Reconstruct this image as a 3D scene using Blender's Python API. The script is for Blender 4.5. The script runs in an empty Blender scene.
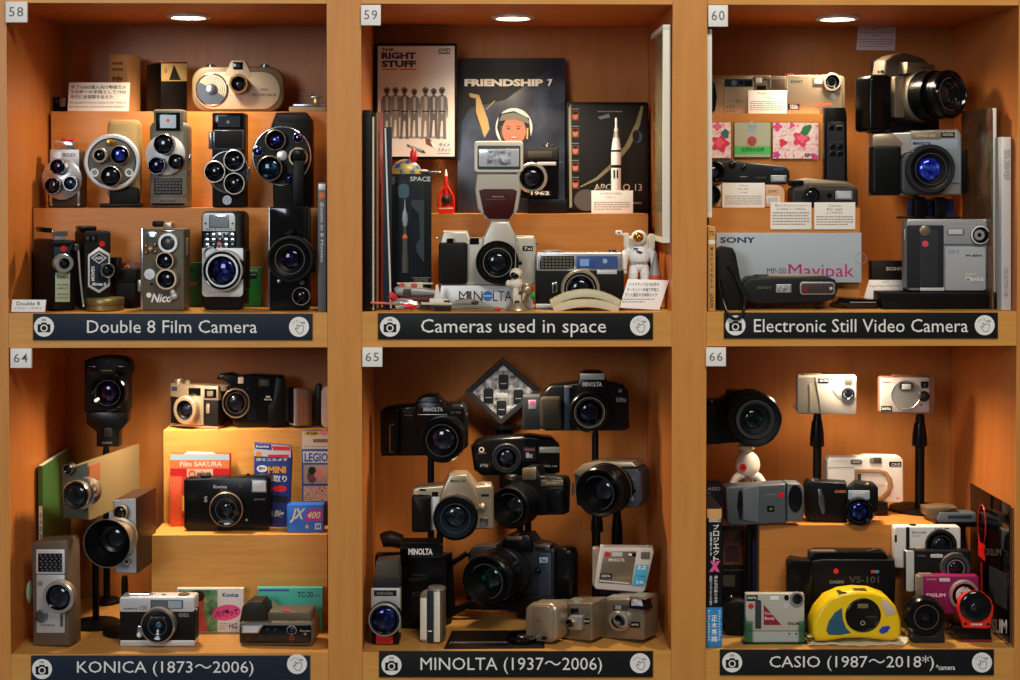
import bpy, math, random
from mathutils import Vector, Matrix, Euler
PI = math.pi
sc = bpy.context.scene
C = sc.collection
F = 1500.0; DC = 2.30
YAW = math.radians(1.2); PIT = math.radians(1.19)
VPX, VPY = 472.0, 187.0
PX = VPX + F*math.tan(YAW); PY = VPY + F*math.tan(PIT)
CAMP = Vector((0, -DC, 1.62))
cam = bpy.data.objects.new('camera', bpy.data.cameras.new('camera')); C.objects.link(cam)
cam.location = CAMP; cam.rotation_euler = (PI/2-PIT, 0, -YAW)
cam.data.sensor_width = 36; cam.data.lens = F*36/1020
cam.data.shift_x = -(PX-510)/1020; cam.data.shift_y = (PY-340)/1020
cam.data.clip_start = .05; sc.camera = cam
RM = Euler((PI/2-PIT, 0, -YAW)).to_matrix()
RX, RU, RF = RM.col[0].copy(), RM.col[1].copy(), -RM.col[2]
def ray(px, py): return RF + RX*((px-PX)/F) - RU*((py-PY)/F)
def at(px, py, Y):
    d = ray(px, py); return CAMP + d*((Y-CAMP.y)/d.y)
def proj(v):
    q = Vector(v)-CAMP; z = q.dot(RF); return (PX+F*q.dot(RX)/z, PY-F*q.dot(RU)/z)

# ---------- materials
def srgb(c):
    if isinstance(c, str): c = [int(c[i:i+2], 16)/255 for i in (0, 2, 4)]
    return tuple((x/12.92 if x <= .04045 else ((x+.055)/1.055)**2.4) for x in c)
MC = {}
SPEC = {  # name: (hex, rough, metal, extra)
 'black': ('0b0b0c', .24, 0), 'blackm': ('070708', .42, 0), 'blackg': ('060608', .1, 0), 'leather': ('0c0c0b', .55, 0, 'bump'),
 'leather_brown': ('3b3226', .55, 0, 'bump'), 'olive': ('5c5442', .5, 0, 'bump'), 'dark': ('26262a', .45, 0), 'rubber': ('1c1c1c', .8, 0),
 'grey': ('6a665c', .5, .1), 'greyd': ('44423e', .5, .1), 'greyb': ('565b63', .42, .3), 'greyl': ('9a9b9c', .4, .2), 'chrome': ('d2d2d4', .16, 1), 'chromed': ('8f9094', .25, 1),
 'silver': ('c0bfbc', .32, .75), 'silverl': ('d6d6d6', .42, .35), 'champ': ('b9a68c', .34, .7), 'champd': ('8a7a66', .36, .6), 'alu': ('c9cacc', .45, .45),
 'brass': ('b98c3c', .28, 1), 'gold': ('c08a4a', .25, 1), 'goldp': ('a58a58', .5, .4), 'tan': ('a08a62', .5, 0), 'beige': ('cfc4ac', .5, 0), 'cream': ('e6ddcc', .5, 0),
 'white': ('f0efec', .5, 0), 'paper': ('efe9df', .7, 0), 'print': ('3a3632', .7, 0), 'ink': ('101010', .6, 0), 'inkg': ('6a6a70', .6, 0), 'red': ('d81e1c', .35, 0), 'redd': ('7c1420', .45, 0),
 'green': ('1f9a3a', .45, 0), 'greend': ('1c5a30', .5, 0), 'blue': ('2448a8', .4, 0), 'bluel': ('35a6dc', .4, 0), 'navy': ('1e2838', .5, 0), 'signblk': ('17181a', .5, 0),
 'yellow': ('f0c818', .28, 0), 'orange': ('e0661c', .4, 0), 'pink': ('e0488c', .4, 0), 'magenta': ('b02070', .3, .3), 'teal': ('3f9f94', .45, 0), 'skin': ('c07c50', .6, 0), 'card': ('c08a50', .7, 0), 'pearl': ('cdc6b8', .36, .35), 'visor': ('c87a30', .2, .9),
 'purple': ('4a3a78', .5, 0), 'window': ('2a3440', .08, 0), 'mirror': ('c4ccd6', .12, 1), 'flash': ('dfe3e6', .18, .35), 'cell': ('3a3a36', .3, .3),
}
def nodes(m):
    m.use_nodes = True; return m.node_tree.nodes, m.node_tree.links, m.node_tree.nodes['Principled BSDF']
def setp(b, **k):
    for a, v in k.items():
        n = a.replace('_', ' ')
        if n in b.inputs: b.inputs[n].default_value = v
def M(name):
    if name in MC: return MC[name]
    m = bpy.data.materials.new(name); N, L, b = nodes(m)
    def tc(scale, stretch=(1, 1, 1), det=3, rough=.55):
        t = N.new('ShaderNodeTexCoord'); mp = N.new('ShaderNodeMapping'); mp.inputs['Scale'].default_value = stretch
        n = N.new('ShaderNodeTexNoise'); n.inputs['Scale'].default_value = scale; n.inputs['Detail'].default_value = det; n.inputs['Roughness'].default_value = rough
        L.new(t.outputs['Object'], mp.inputs[0]); L.new(mp.outputs[0], n.inputs['Vector']); return n
    def ramp(n, stops):
        r = N.new('ShaderNodeValToRGB'); e = r.color_ramp.elements
        while len(e) < len(stops): e.new(.5)
        for i, (p, c) in enumerate(stops): e[i].position = p; e[i].color = (*srgb(c), 1)
        L.new(n.outputs['Fac'], r.inputs[0]); return r
    def bump(n, s, d=.001):
        q = N.new('ShaderNodeBump'); q.inputs['Strength'].default_value = s; q.inputs['Distance'].default_value = d
        L.new(n.outputs['Fac'], q.inputs['Height']); L.new(q.outputs[0], b.inputs['Normal'])
    if name.startswith('wood'):
        cols = {'wood_front': ('c6843e', 'cf8c45', 'd5944c'), 'wood_in': ('b4662c', 'bc6e32', 'c27638'), 'wood_riser': ('bc7634', 'c67e3a', 'cd8640'),  # wood_in, wood_back: same ply as the front, warm lamplight tinted into the colour
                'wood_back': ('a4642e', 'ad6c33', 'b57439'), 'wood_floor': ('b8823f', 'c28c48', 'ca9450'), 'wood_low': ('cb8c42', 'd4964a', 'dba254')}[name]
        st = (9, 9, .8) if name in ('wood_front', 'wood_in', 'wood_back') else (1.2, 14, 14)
        n = tc(9, st, 5); r = ramp(n, ((.25, cols[0]), (.5, cols[1]), (.8, cols[2]))); L.new(r.outputs[0], b.inputs['Base Color'])
        n2 = tc(60, st, 2); bump(n2, .06)
        setp(b, Roughness=.42, Specular_IOR_Level=.4)
    elif name.startswith('gl_'):
        cc = {'gl_blue': ('03040c', '0c1860', '5a6cf0'), 'gl_dark': ('05060a', '11141e', '2a2e40'), 'gl_purple': ('040308', '160e34', '7a5cc0'), 'gl_green': ('04080a', '0e2a2a', '3a8a6a'),
              'gl_cyan': ('04080e', '10304a', '6aa8d8'), 'gl_vivid': ('0a18a0', '2a50f0', '90a0ff')}[name]
        n = tc(90, (1, 1, 1), 2, .5); r = ramp(n, ((.38, cc[0]), (.55, cc[1]), (.72, cc[2]))); L.new(r.outputs[0], b.inputs['Base Color'])  # tinted patches paint small reflections into the glass colour
        setp(b, Metallic=0 if name == 'gl_dark' else .7, Roughness=.08, Coat_Weight=.5, Coat_Roughness=.01, Specular_IOR_Level=.35)
    elif name == 'lamp':
        setp(b, Base_Color=(1, 1, 1, 1), Emission_Color=(1, .86, .66, 1), Emission_Strength=14)
    elif name in ('clear', 'clearg', 'glassp'):     # thin clear plastic or glass: mostly see-through with a gloss on top
        N.remove(b); o = N['Material Output']; tr = N.new('ShaderNodeBsdfTransparent'); g = N.new('ShaderNodeBsdfGlossy'); mx = N.new('ShaderNodeMixShader'); lw = N.new('ShaderNodeLayerWeight')
        tr.inputs[0].default_value = (*{'clear': (.86, .9, .92), 'clearg': (.6, .8, .7), 'glassp': (.95, .97, .97)}[name], 1); g.inputs['Roughness'].default_value = .05; lw.inputs[0].default_value = .25 if name == 'glassp' else .4
        mr = N.new('ShaderNodeMapRange'); mr.inputs['To Max'].default_value = .45; L.new(lw.outputs['Fresnel'], mr.inputs['Value'])
        L.new(mr.outputs[0], mx.inputs[0]); L.new(tr.outputs[0], mx.inputs[1]); L.new(g.outputs[0], mx.inputs[2]); L.new(mx.outputs[0], o.inputs['Surface'])
    elif name == 'grid':
        t = N.new('ShaderNodeTexCoord'); mp = N.new('ShaderNodeMapping'); mp.inputs['Scale'].default_value = (230, 230, 230); mp.inputs['Rotation'].default_value = (0, .78, 0)
        k = N.new('ShaderNodeTexChecker'); k.inputs['Scale'].default_value = 1; k.inputs[1].default_value = (*srgb('6a6a66'), 1); k.inputs[2].default_value = (*srgb('0c0c0c'), 1)
        L.new(t.outputs['Object'], mp.inputs[0]); L.new(mp.outputs[0], k.inputs[0]); L.new(k.outputs[0], b.inputs['Base Color']); setp(b, Roughness=.25)
    elif name.startswith('mix_'):   # printed picture surfaces
        cs = {'mix_space': ('14161e', '262c3c', '3c4656'), 'mix_mag': ('2e3a20', '6a4a34', '5a3028'), 'mix_photo': ('1a1410', '5a3222', '8a5a44'), 'mix_floral': ('f0e4dc', 'f6d8d4', 'e88a90'),
              'mix_green': ('2a5a40', '6a9a70', 'b0c8a0'), 'mix_shiny': ('4a4440', 'a8acb4', 'e8e8ee'), 'mix_cover': ('1e3a1c', '3c6a34', '6a7a44'), 'mix_dark': ('0c0c10', '1c1a1e', '302a2c'), 'mix_globe': ('1c5aa0', 'e0c040', '3a9a50'), 'mix_album': ('6a5a4a', '9a8a76', 'b8ac98'), 'mix_crowd': ('c03a30', 'e8c8a8', '5a3a30')}[name]
        sc_ = {'mix_space': 12, 'mix_mag': 30, 'mix_floral': 160, 'mix_shiny': 90, 'mix_globe': 60, 'mix_crowd': 200}.get(name, 40)
        n = tc(sc_, (1, 1, 1), 4, .6); r = ramp(n, ((.36, cs[0]), (.52, cs[1]), (.66, cs[2]))); L.new(r.outputs[0], b.inputs['Base Color'])
        setp(b, Roughness=.3, Metallic=.2 if name == 'mix_shiny' else 0)
    elif name == 'ivory_':
        pass
    elif name == 'brushed':
        n = tc(40, (1, 1, 30), 3); r = ramp(n, ((.3, 'a8a8ac'), (.7, 'dcdcde'))); L.new(r.outputs[0], b.inputs['Base Color']); setp(b, Metallic=.8, Roughness=.3)
    else:
        if name in SPEC: s = SPEC[name]
        else: s = (name.split('_')[0], .45, 0)       # raw hex, optional _r
        setp(b, Base_Color=(*srgb(s[0]), 1), Roughness=s[1], Metallic=s[2])
        if sum(srgb(s[0])) < .1 and s[1] > .2: setp(b, Specular_IOR_Level=.22)
        if len(s) > 3: bump(tc(900, (1, 1, 1), 2), .5, .0006)
        elif s[0] and s[1] > .3 and s[2] < .5 and name in SPEC: bump(tc(1500, (1, 1, 1), 1), .08, .0003)
    MC[name] = m; return m

# ---------- mesh builder (one builder = one part)
def rr(x0, y0, x1, y1, r=0, n=5):
    if not isinstance(r, (tuple, list)): r = (r,)*4      # tl tr br bl
    if x1 < x0: x0, x1 = x1, x0
    if y1 < y0: y0, y1 = y1, y0
    m = min(x1-x0, y1-y0)/2*.98; out = []
    for (cx, cy, sx, sy, q, a0) in ((x0, y0, 1, 1, r[0], 180), (x1, y0, -1, 1, r[1], 270), (x1, y1, -1, -1, r[2], 0), (x0, y1, 1, -1, r[3], 90)):
        q = min(q, m)
        if q <= .05: out.append((cx, cy)); continue
        for i in range(n+1):
            a = math.radians(a0 + 90*i/n); out.append((cx+sx*q+q*math.cos(a), cy+sy*q+q*math.sin(a)))
    return out
def ell(cx, cy, rx, ry=None, n=28, a0=0, a1=360):
    ry = rx if ry is None else ry; full = abs(a1-a0) >= 360
    return [(cx+rx*math.cos(math.radians(a0+(a1-a0)*i/(n if full else n-1))), cy+ry*math.sin(math.radians(a0+(a1-a0)*i/(n if full else n-1)))) for i in range(n)]
def area2(p): return sum(p[i][0]*p[(i+1) % len(p)][1]-p[(i+1) % len(p)][0]*p[i][1] for i in range(len(p)))
def inset(p, d):
    n = len(p); out = []
    for i in range(n):
        a, b, c = p[i-1], p[i], p[(i+1) % n]
        e1 = (b[0]-a[0], b[1]-a[1]); e2 = (c[0]-b[0], c[1]-b[1])
        l1 = math.hypot(*e1) or 1; l2 = math.hypot(*e2) or 1
        n1 = (-e1[1]/l1, e1[0]/l1); n2 = (-e2[1]/l2, e2[0]/l2)
        s = (n1[0]+n2[0], n1[1]+n2[1]); q = 1+n1[0]*n2[0]+n1[1]*n2[1]
        if q < .3: q = .3
        out.append((b[0]+s[0]*d/q, b[1]+s[1]*d/q))
    return out
TXT = {}
def text_mesh(s, bold=0, shear=0, spacing=1):
    key = (s, bold, shear, spacing)
    if key not in TXT:
        cu = bpy.data.curves.new('t', 'FONT'); cu.body = s; cu.size = 1; cu.resolution_u = 2; cu.offset = bold; cu.shear = shear; cu.space_character = spacing
        cu.fill_mode = 'FRONT'
        o = bpy.data.objects.new('t', cu); C.objects.link(o); bpy.context.view_layer.update()
        me = bpy.data.meshes.new_from_object(o.evaluated_get(bpy.context.evaluated_depsgraph_get()))
        vs = [(v.co.x, v.co.y) for v in me.vertices]; fs = [tuple(p.vertices) for p in me.polygons]
        bpy.data.objects.remove(o); bpy.data.curves.remove(cu); bpy.data.meshes.remove(me)
        TXT[key] = (vs, fs)
    return TXT[key]

class Part:
    def __init__(s, t, name, up=None, label=None): s.t, s.name, s.up, s.label = t, name, up, label; s.v, s.f, s.m, s.mats = [], [], [], []; s.flatf = set()
    def mi(s, mat):
        if mat not in s.mats: s.mats.append(mat)
        return s.mats.index(mat)
    def add(s, vs, fs, mat):
        o = len(s.v); s.v += [tuple(v) for v in vs]
        for i, f in enumerate(fs):
            s.f.append(tuple(a+o for a in f)); s.m.append(s.mi(mat[i] if isinstance(mat, list) else mat))
        return s
    # prism whose FRONT face (at w1) is the outline in photo pixels
    def prism(s, pts, w0, w1, mat, bev=0, seg=2, side=None, w_ref=None):
        t = s.t; P = [t.P(x, y, w1 if w_ref is None else w_ref) for x, y in pts]
        if area2(P) < 0: P.reverse()
        k = t.k; rings = []
        def Y(w): return -w*k
        b = bev
        b = min(b, abs(w1-w0)/2.01)
        prof = []
        if b > 0:
            for i in range(seg+1): a = PI/2*i/seg; prof.append((b*(1-math.sin(a)), w0+b*(1-math.cos(a))))
            for i in range(seg+1): a = PI/2*i/seg; prof.append((b*(1-math.cos(a)), w1-b*(1-math.sin(a))))
        else: prof = [(0, w0), (0, w1)]
        n = len(P); vs = []
        for d, w in prof:
            for (x, z) in (inset(P, d*k) if d > 1e-6 else P): vs.append((x, Y(w), z))
        fs = []; ms = []
        for r in range(len(prof)-1):
            for i in range(n):
                j = (i+1) % n; fs.append((r*n+i, r*n+j, (r+1)*n+j, (r+1)*n+i)); ms.append(side or mat)
        fs.append(tuple(range(n-1, -1, -1))); ms.append(side or mat)
        fs.append(tuple((len(prof)-1)*n+i for i in range(n))); ms.append(mat)
        s.flatf |= {len(s.f)+len(fs)-1, len(s.f)+len(fs)-2}
        return s.add(vs, fs, ms)
    def box(s, x0, y0, x1, y1, w0, w1, mat, bev=.6, r=0, side=None): return s.prism(rr(x0, y0, x1, y1, r), w0, w1, mat, bev, side=side)
    def flat(s, pts, w, mat):
        t = s.t; P = [t.P(x, y, w) for x, y in pts]
        if area2(P) < 0: P.reverse()
        return s.add([(x, -w*t.k, z) for x, z in P], [tuple(range(len(P)))], mat)
    def disc(s, cx, cy, r, w, mat, n=24): return s.flat(ell(cx, cy, r, n=n), w, mat)
    def ring(s, cx, cy, r0, r1, w, mat, n=32, th=.25):   # flat raised ring
        return s.lathe(cx, cy, [(r0, w-.05), (r0, w+th), (r1, w+th), (r1, w-.05)], mat, n)
    # lathe about the local forward axis through pixel (cx,cy) of plane wr
    def lathe(s, cx, cy, prof, mat, n=36, wr=None):
        t = s.t; k = t.k; wr = max(p[1] for p in prof) if wr is None else wr
        X, Z = t.P(cx, cy, wr); vs = []; fs = []; ms = []
        for p in prof:
            for i in range(n): a = 2*PI*i/n; vs.append((X+p[0]*k*math.cos(a), -p[1]*k, Z+p[0]*k*math.sin(a)))
        for r in range(len(prof)-1):
            for i in range(n):
                j = (i+1) % n; fs.append((r*n+i, r*n+j, (r+1)*n+j, (r+1)*n+i)); ms.append(prof[r+1][2] if len(prof[r+1]) > 2 else mat)
        for r, rev in ((0, True), (len(prof)-1, False)):
            if prof[r][0] > 1e-6 and (len(prof[r]) > 3 or (r and prof[r][0] < .6)): fs.append(tuple(r*n+i for i in range(n))); ms.append(mat)
        return s.add(vs, fs, ms)
    # lathe about vertical axis; prof = [(r_px, y_px)], at depth w
    def vlathe(s, cx, w, prof, mat, n=24, sq=1.0):
        t = s.t; k = t.k; vs = []; fs = []; ms = []
        X, _ = t.P(cx, prof[0][1], w)
        for p in prof:
            z = t.P(cx, p[1], w)[1]
            for i in range(n): a = 2*PI*i/n; vs.append((X+p[0]*k*math.cos(a), -w*k+p[0]*k*sq*math.sin(a), z))
        for r in range(len(prof)-1):
            for i in range(n):
                j = (i+1) % n; fs.append((r*n+i, r*n+j, (r+1)*n+j, (r+1)*n+i)); ms.append(prof[r+1][2] if len(prof[r+1]) > 2 else mat)
        fs.append(tuple(range(n-1, -1, -1))); ms.append(mat)
        fs.append(tuple((len(prof)-1)*n+i for i in range(n))); ms.append(prof[-1][2] if len(prof[-1]) > 2 else mat)
        return s.add(vs, fs, ms)
    def tube(s, pts, r, mat, n=8, rz=None):     # pts = [(px,py,w)] ; r px or list
        t = s.t; k = t.k; q = []
        for p in pts: X, Z = t.P(p[0], p[1], p[2]); q.append(Vector((X, -p[2]*k, Z)))
        # smooth the path (catmull)
        out = []; rad = []
        R = r if isinstance(r, (list, tuple)) else [r]*len(q)
        for i in range(len(q)-1):
            a, b, c, d = q[max(i-1, 0)], q[i], q[i+1], q[min(i+2, len(q)-1)]
            m = 1 if len(q) == 2 else 5
            for j in range(m):
                u = j/m; out.append(.5*((2*b)+(c-a)*u+(2*a-5*b+4*c-d)*u*u+(3*b-a-3*c+d)*u**3)); rad.append(R[i]*(1-u)+R[i+1]*u)
        out.append(q[-1]); rad.append(R[-1]); vs = []; fs = []
        up = Vector((0, 1, 0.01))
        for i, p in enumerate(out):
            d = (out[min(i+1, len(out)-1)]-out[max(i-1, 0)]).normalized()
            a = d.cross(up)
            if a.length < .05: a = d.cross(Vector((1, 0, 0)))
            a.normalize(); b = d.cross(a).normalized()
            for j in range(n): an = 2*PI*j/n; vs.append(p+a*math.cos(an)*rad[i]*k+b*math.sin(an)*rad[i]*k*(rz or 1))
        for i in range(len(out)-1):
            for j in range(n):
                l = (j+1) % n; fs.append((i*n+j, i*n+l, (i+1)*n+l, (i+1)*n+j))
        fs.append(tuple(range(n-1, -1, -1))); fs.append(tuple((len(out)-1)*n+j for j in range(n)))
        return s.add(vs, fs, mat)
    def ball(s, cx, cy, w, rx, mat, rz=None, ry=None, n=20, m=12):   # w = centre
        t = s.t; k = t.k; X, Z = t.P(cx, cy, w); rz = rz or rx; ry = ry or rx; vs = []; fs = []
        for i in range(m+1):
            th = PI*i/m
            for j in range(n): a = 2*PI*j/n; vs.append((X+rx*k*math.sin(th)*math.cos(a), -w*k-ry*k*math.sin(th)*math.sin(a), Z+rz*k*math.cos(th)))
        for i in range(m):
            for j in range(n): l = (j+1) % n; fs.append((i*n+j, (i+1)*n+j, (i+1)*n+l, i*n+l))
        return s.add(vs, fs, mat)
    def text(s, st, x0, y0, x1, y1, w, mat='ink', bold=0, shear=0, rot=0, spacing=1):
        vs, fs = text_mesh(st, bold, shear, spacing)
        if not vs: return s
        a0 = min(v[0] for v in vs); a1 = max(v[0] for v in vs); b0 = min(v[1] for v in vs); b1 = max(v[1] for v in vs)
        a1 = max(a1, a0+1e-3); b1 = max(b1, b0+1e-3); t = s.t; out = []
        cx, cy = (x0+x1)/2, (y0+y1)/2; W, H = x1-x0, y1-y0
        if rot in (90, -90): W, H = H, W
        c, sn = math.cos(math.radians(rot)), math.sin(math.radians(rot))
        for x, y in vs:
            u = ((x-a0)/(a1-a0)-.5)*W; v = ((y-b0)/(b1-b0)-.5)*H
            px, py = cx+u*c-v*sn*-1*-1, cy-(v*c+u*sn)
            X, Z = t.P(px, py, w); out.append((X, -w*t.k, Z))
        return s.add(out, fs, mat)
    def lines(s, x0, y0, x1, y1, n, w, mat='8e8a84', fill=.42):  # unreadable small print as rows of short dashes
        h = (y1-y0)/n; rnd = random.Random(int(x0*7+y0*13))
        for i in range(n):
            x = x0; e = x1-(rnd.random()*.3*(x1-x0) if i == n-1 else 0)
            while x < e-.6:
                l = rnd.uniform(1.0, 3.2); s.flat([(x, y0+i*h), (min(x+l, e), y0+i*h), (min(x+l, e), y0+i*h+h*fill), (x, y0+i*h+h*fill)], w, mat); x += l+.7
        return s
    def build(s, parent, col=C):
        me = bpy.data.meshes.new(s.name); me.from_pydata(s.v, [], s.f); me.update()
        for m in s.mats: me.materials.append(M(m))
        me.polygons.foreach_set('material_index', s.m); me.polygons.foreach_set('use_smooth', [i not in s.flatf for i in range(len(s.f))])
        try: me.set_sharp_from_angle(angle=math.radians(38))
        except Exception: pass
        o = bpy.data.objects.new(s.name, me); col.objects.link(o)
        if parent: o.parent = parent
        if s.label: o['label'] = s.label
        return o

ALL = []; DIAG = False
class T:
    """a thing; x,y = photo pixel of its base centre, Y = distance of its front behind the cabinet front"""
    def __init__(s, name, label, cat, Y, x, y, yaw=0, tilt=0, roll=0, group=None, rest=None, kind=None, gap=.0004, rigid=False, off=0):
        s.rigid = rigid; s.off = off
        s.name, s.label, s.cat, s.group, s.rest, s.kind, s.gap = name, label, cat, group, rest, kind, gap
        s.loc = at(x, y, Y); s.rot = Euler((math.radians(tilt), math.radians(roll), math.radians(yaw)))
        s.M = Matrix.Translation(s.loc) @ s.rot.to_matrix().to_4x4(); s.I = s.M.inverted()
        s.k = (DC+Y)/F; s.parts = []; ALL.append(s)
        s.c = s.I @ CAMP; s.R = s.I.to_3x3()
    def P(s, px, py, w=0):
        d = s.R @ ray(px, py); q = (-(w-s.off)*s.k - s.c.y)/d.y; v = s.c + d*q; return (v.x, v.z)
    def p(s, name, up=None, label=None):
        q = Part(s, name, up, label); s.parts.append(q); return q
    def lens(s, cx, cy, r, w0, w1, ring='chrome', barrel=None, glass='gl_dark', rim=.12, gr=.6, name='lens', inner='blackg', dome=.3, steps=True, gdep=None):
        q = s.p(name); ba = barrel or ring; e = max(.4, r*.06); ri = r*(1-rim); g = r*gr
        dep = gdep if gdep is not None else min(r*.45, (w1-w0)*.8)
        pr = [(r, w0)]
        if w1-w0 > 13:      # focusing rings on a long barrel
            L = w1-w0; a = w0+L*.3; z = w0+L*.72
            pr += [(r*.97, w0+.3, ba), (r*.97, a, ba), (r, a+.3, ba)]
            m = int((z-a)/1.6)
            for i in range(m): u = a+.6+i*1.6; pr += [(r, u, ba), (r, u+.8, ba), (r*.975, u+.9, ba), (r*.975, u+1.4, ba)]
            pr += [(r, z+.3, ba)]
        pr += [(r, w1-e, ba), (r-e, w1, ring), (ri, w1, ring), (ri-.3, w1-.8, inner)]
        if steps: 
            m = 3
            for i in range(1, m+1):
                rr_ = ri+(g-ri)*i/m; wz = w1-.8-dep*i/m; pr += [(rr_+.35, wz+dep*.12, inner), (rr_, wz, inner)]
        else: pr.append((g, w1-dep, inner))
        q.lathe(cx, cy, pr, ba, wr=w1)
        if r > 11 and steps: q.ring(cx, cy, g+(ri-g)*.42, g+(ri-g)*.5, w1-.8-dep*.42, '3a3a3c', 40, .35)
        gq = s.p('glass', up=q); gp = []
        for i in range(7): a = i/6; gp.append((g*math.cos(a*PI/2)+1e-4, w1-dep-.3+g*dome*math.sin(a*PI/2)))
        gq.lathe(cx, cy, gp, glass, wr=w1, n=28)
        return q
    def done(s):
        if not s.parts: return
        single = len(s.parts) == 1
        allv = [s.M @ Vector(v) for p in s.parts for v in p.v]
        if s.rest is not None:
            dz = s.rest + s.gap - min(v.z for v in allv)
            if DIAG and abs(dz/s.k) > 1.5: print('SHIFT %5.1f px up  Y %.3f  %s | %s' % (dz/s.k, (s.loc.y), s.name, s.label[:50]))
            zl, zh = min(v.z for v in allv), max(v.z for v in allv)
            if zh-zl > 3.2*abs(dz) and not s.rigid:      # the foot of the thing meets its support
                i = 0
                for p in s.parts:
                    nv = []
                    for v in p.v:
                        wv = allv[i]; i += 1; nv.append(tuple(s.I @ (wv+Vector((0, 0, dz*(1-(wv.z-zl)/(zh-zl))**2.5)))))
                    p.v = nv
            else: s.loc = s.loc + Vector((0, 0, dz))
        # the origin of a thing sits at the bottom of it
        if single:
            root = s.parts[0].build(None)
            root.name = s.name
        else:
            root = bpy.data.objects.new(s.name, None); root.empty_display_size = .02; C.objects.link(root)
            mp = {}
            for p in s.parts:
                if p.up is None and p.v: mp[id(p)] = p.build(root)
            for p in s.parts:
                if p.up is not None and p.v: p.build(mp[id(p.up)])
        root.location = s.loc; root.rotation_euler = s.rot
        root['label'] = s.label; root['category'] = s.cat
        if s.group: root['group'] = s.group
        if s.kind: root['kind'] = s.kind
        s.root = root
def finish():
    for t in ALL: t.done()
# ---------- cabinet, in metres from pixels of its front edges (plane Y = 0)
DEP = .315
XS = [at(-40, 330, 0).x, at(8.5, 330, 0).x, at(327.5, 330, 0).x, at(361.7, 330, 0).x, at(672, 330, 0).x, at(706.5, 330, 0).x, at(1016.7, 330, 0).x, at(1060, 330, 0).x]
ZT = at(510, 4.0, 0).z; ZM1 = at(510, 312.2, 0).z; ZM0 = at(510, 346.8, 0).z; ZB = at(510, 651.2, 0).z; ZTT = ZT+.06; ZBB = ZB-.053
F0, F1 = ZM1, ZB      # the two shelf floors
def raw(mb, x0, x1, y0, y1, z0, z1, mat):   # world-space box into a builder with identity frame
    vs = [(x, y, z) for z in (z0, z1) for y in (y0, y1) for x in (x0, x1)]
    mb.add(vs, [(0, 2, 3, 1), (4, 5, 7, 6), (0, 1, 5, 4), (2, 6, 7, 3), (0, 4, 6, 2), (1, 3, 7, 5)], mat); return mb
def rawpart(name, parent, boxes):
    class _T: k = 1
    q = Part(_T, name)
    for b in boxes: raw(q, *b)
    o = q.build(parent); return o
cab = bpy.data.objects.new('display_cabinet', None); C.objects.link(cab)
cab['label'] = 'large pale wooden display cabinet with two rows of open compartments'; cab['category'] = 'cabinet'
for a, b in ((0, 1), (2, 3), (4, 5), (6, 7)):
    m = .0016
    rawpart('upright', cab, [(XS[a], XS[b], 0, m, .02, ZTT, 'wood_front'), (XS[a], XS[b], m, DEP+.02, .02, ZTT, 'wood_in')])
for a, b in ((1, 2), (3, 4), (5, 6)):
    x0, x1 = XS[a], XS[b]; e = .0004
    for z0, z1, nm in ((ZT, ZTT, 'top_board'), (ZM0, ZM1, 'shelf_board'), (ZBB, ZB, 'bottom_board')):
        rawpart(nm, cab, [(x0+e, x1-e, .0, .0016, z0, z1, 'wood_low'), (x0+e, x1-e, .0016, DEP, z0, z1-.001, 'wood_in'), (x0+e, x1-e, .0016, DEP, z1-.001, z1, 'wood_floor')])
    rawpart('back_panel', cab, [(x0+e, x1-e, DEP+.0005, DEP+.012, ZBB, ZM0, 'wood_back')])
    rawpart('back_panel', cab, [(x0+e, x1-e, DEP+.0005, DEP+.012, ZM1, ZTT, 'wood_back')])
    rawpart('kick_panel', cab, [(x0+e, x1-e, .002, .02, .02, ZBB-.0005, 'wood_front')])
def struct(name, box):
    o = rawpart(name, None, [box]); o['kind'] = 'structure'; o['label'] = name.replace('_', ' ')+' of the museum room'; return o
struct('floor', (-3, 3, -4, DEP+.1, -.05, .019, 'greyl')); struct('wall_back', (-3, 3, DEP+.05, DEP+.1, .02, 2.9, 'cream'))

# lamps
def lamp(px, py, Yl, zc, who, e=1):
    t = T('ceiling_light', who, 'light', Yl, px, py, group='round downlights in the compartment ceilings')
    t.loc = Vector((at(px, py, Yl).x, Yl, zc-.0002)); t.M = Matrix.Translation(t.loc); t.k = .001
    X = 0
    a = t.p('trim_ring'); n = 40
    def lz(part, prof, mat):
        vs = []; fs = []
        for r, z in prof:
            for i in range(n): an = 2*PI*i/n; vs.append((r*math.cos(an), r*math.sin(an), z))
        for k in range(len(prof)-1):
            for i in range(n): j = (i+1) % n; fs.append((k*n+i, k*n+j, (k+1)*n+j, (k+1)*n+i))
        if prof[-1][0] < .026: fs.append(tuple((len(prof)-1)*n+i for i in range(n)))
        part.add(vs, fs, mat)
    lz(a, [(.036, 0), (.036, -.003), (.034, -.0055), (.028, -.0058), (.0265, -.002), (.0265, 0)], 'silverl')
    lz(t.p('diffuser'), [(.0262, -.0022), (.025, -.004)], 'lamp')
    l = bpy.data.lights.new('spot', 'SPOT'); l.energy = SPOT_E*e; l.color = (1, .79, .54); l.spot_size = math.radians(152); l.spot_blend = .85; l.shadow_soft_size = .022
    o = bpy.data.objects.new('downlight_lamp', l); C.objects.link(o); o.location = (t.loc.x, Yl-.0, zc-.012); o.rotation_euler = (math.radians(-12), 0, 0)
SPOT_E = 8.6
LY = .155
for px, nm in ((188.5, 'above the old film cameras'), (513, 'above the space themed compartment'), (837.5, 'above the electronic still cameras')):
    lamp(px, 18, LY, ZT, 'round recessed downlight with silver ring '+nm, {513: 1.05}.get(px, .92))
for px, nm in ((178, 'lower left compartment'), (513, 'lower middle compartment'), (850, 'lower right compartment')):
    lamp(px, 340, LY, ZM0, 'round recessed downlight under the shelf of the '+nm, {513: .66}.get(px, 1))
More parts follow.
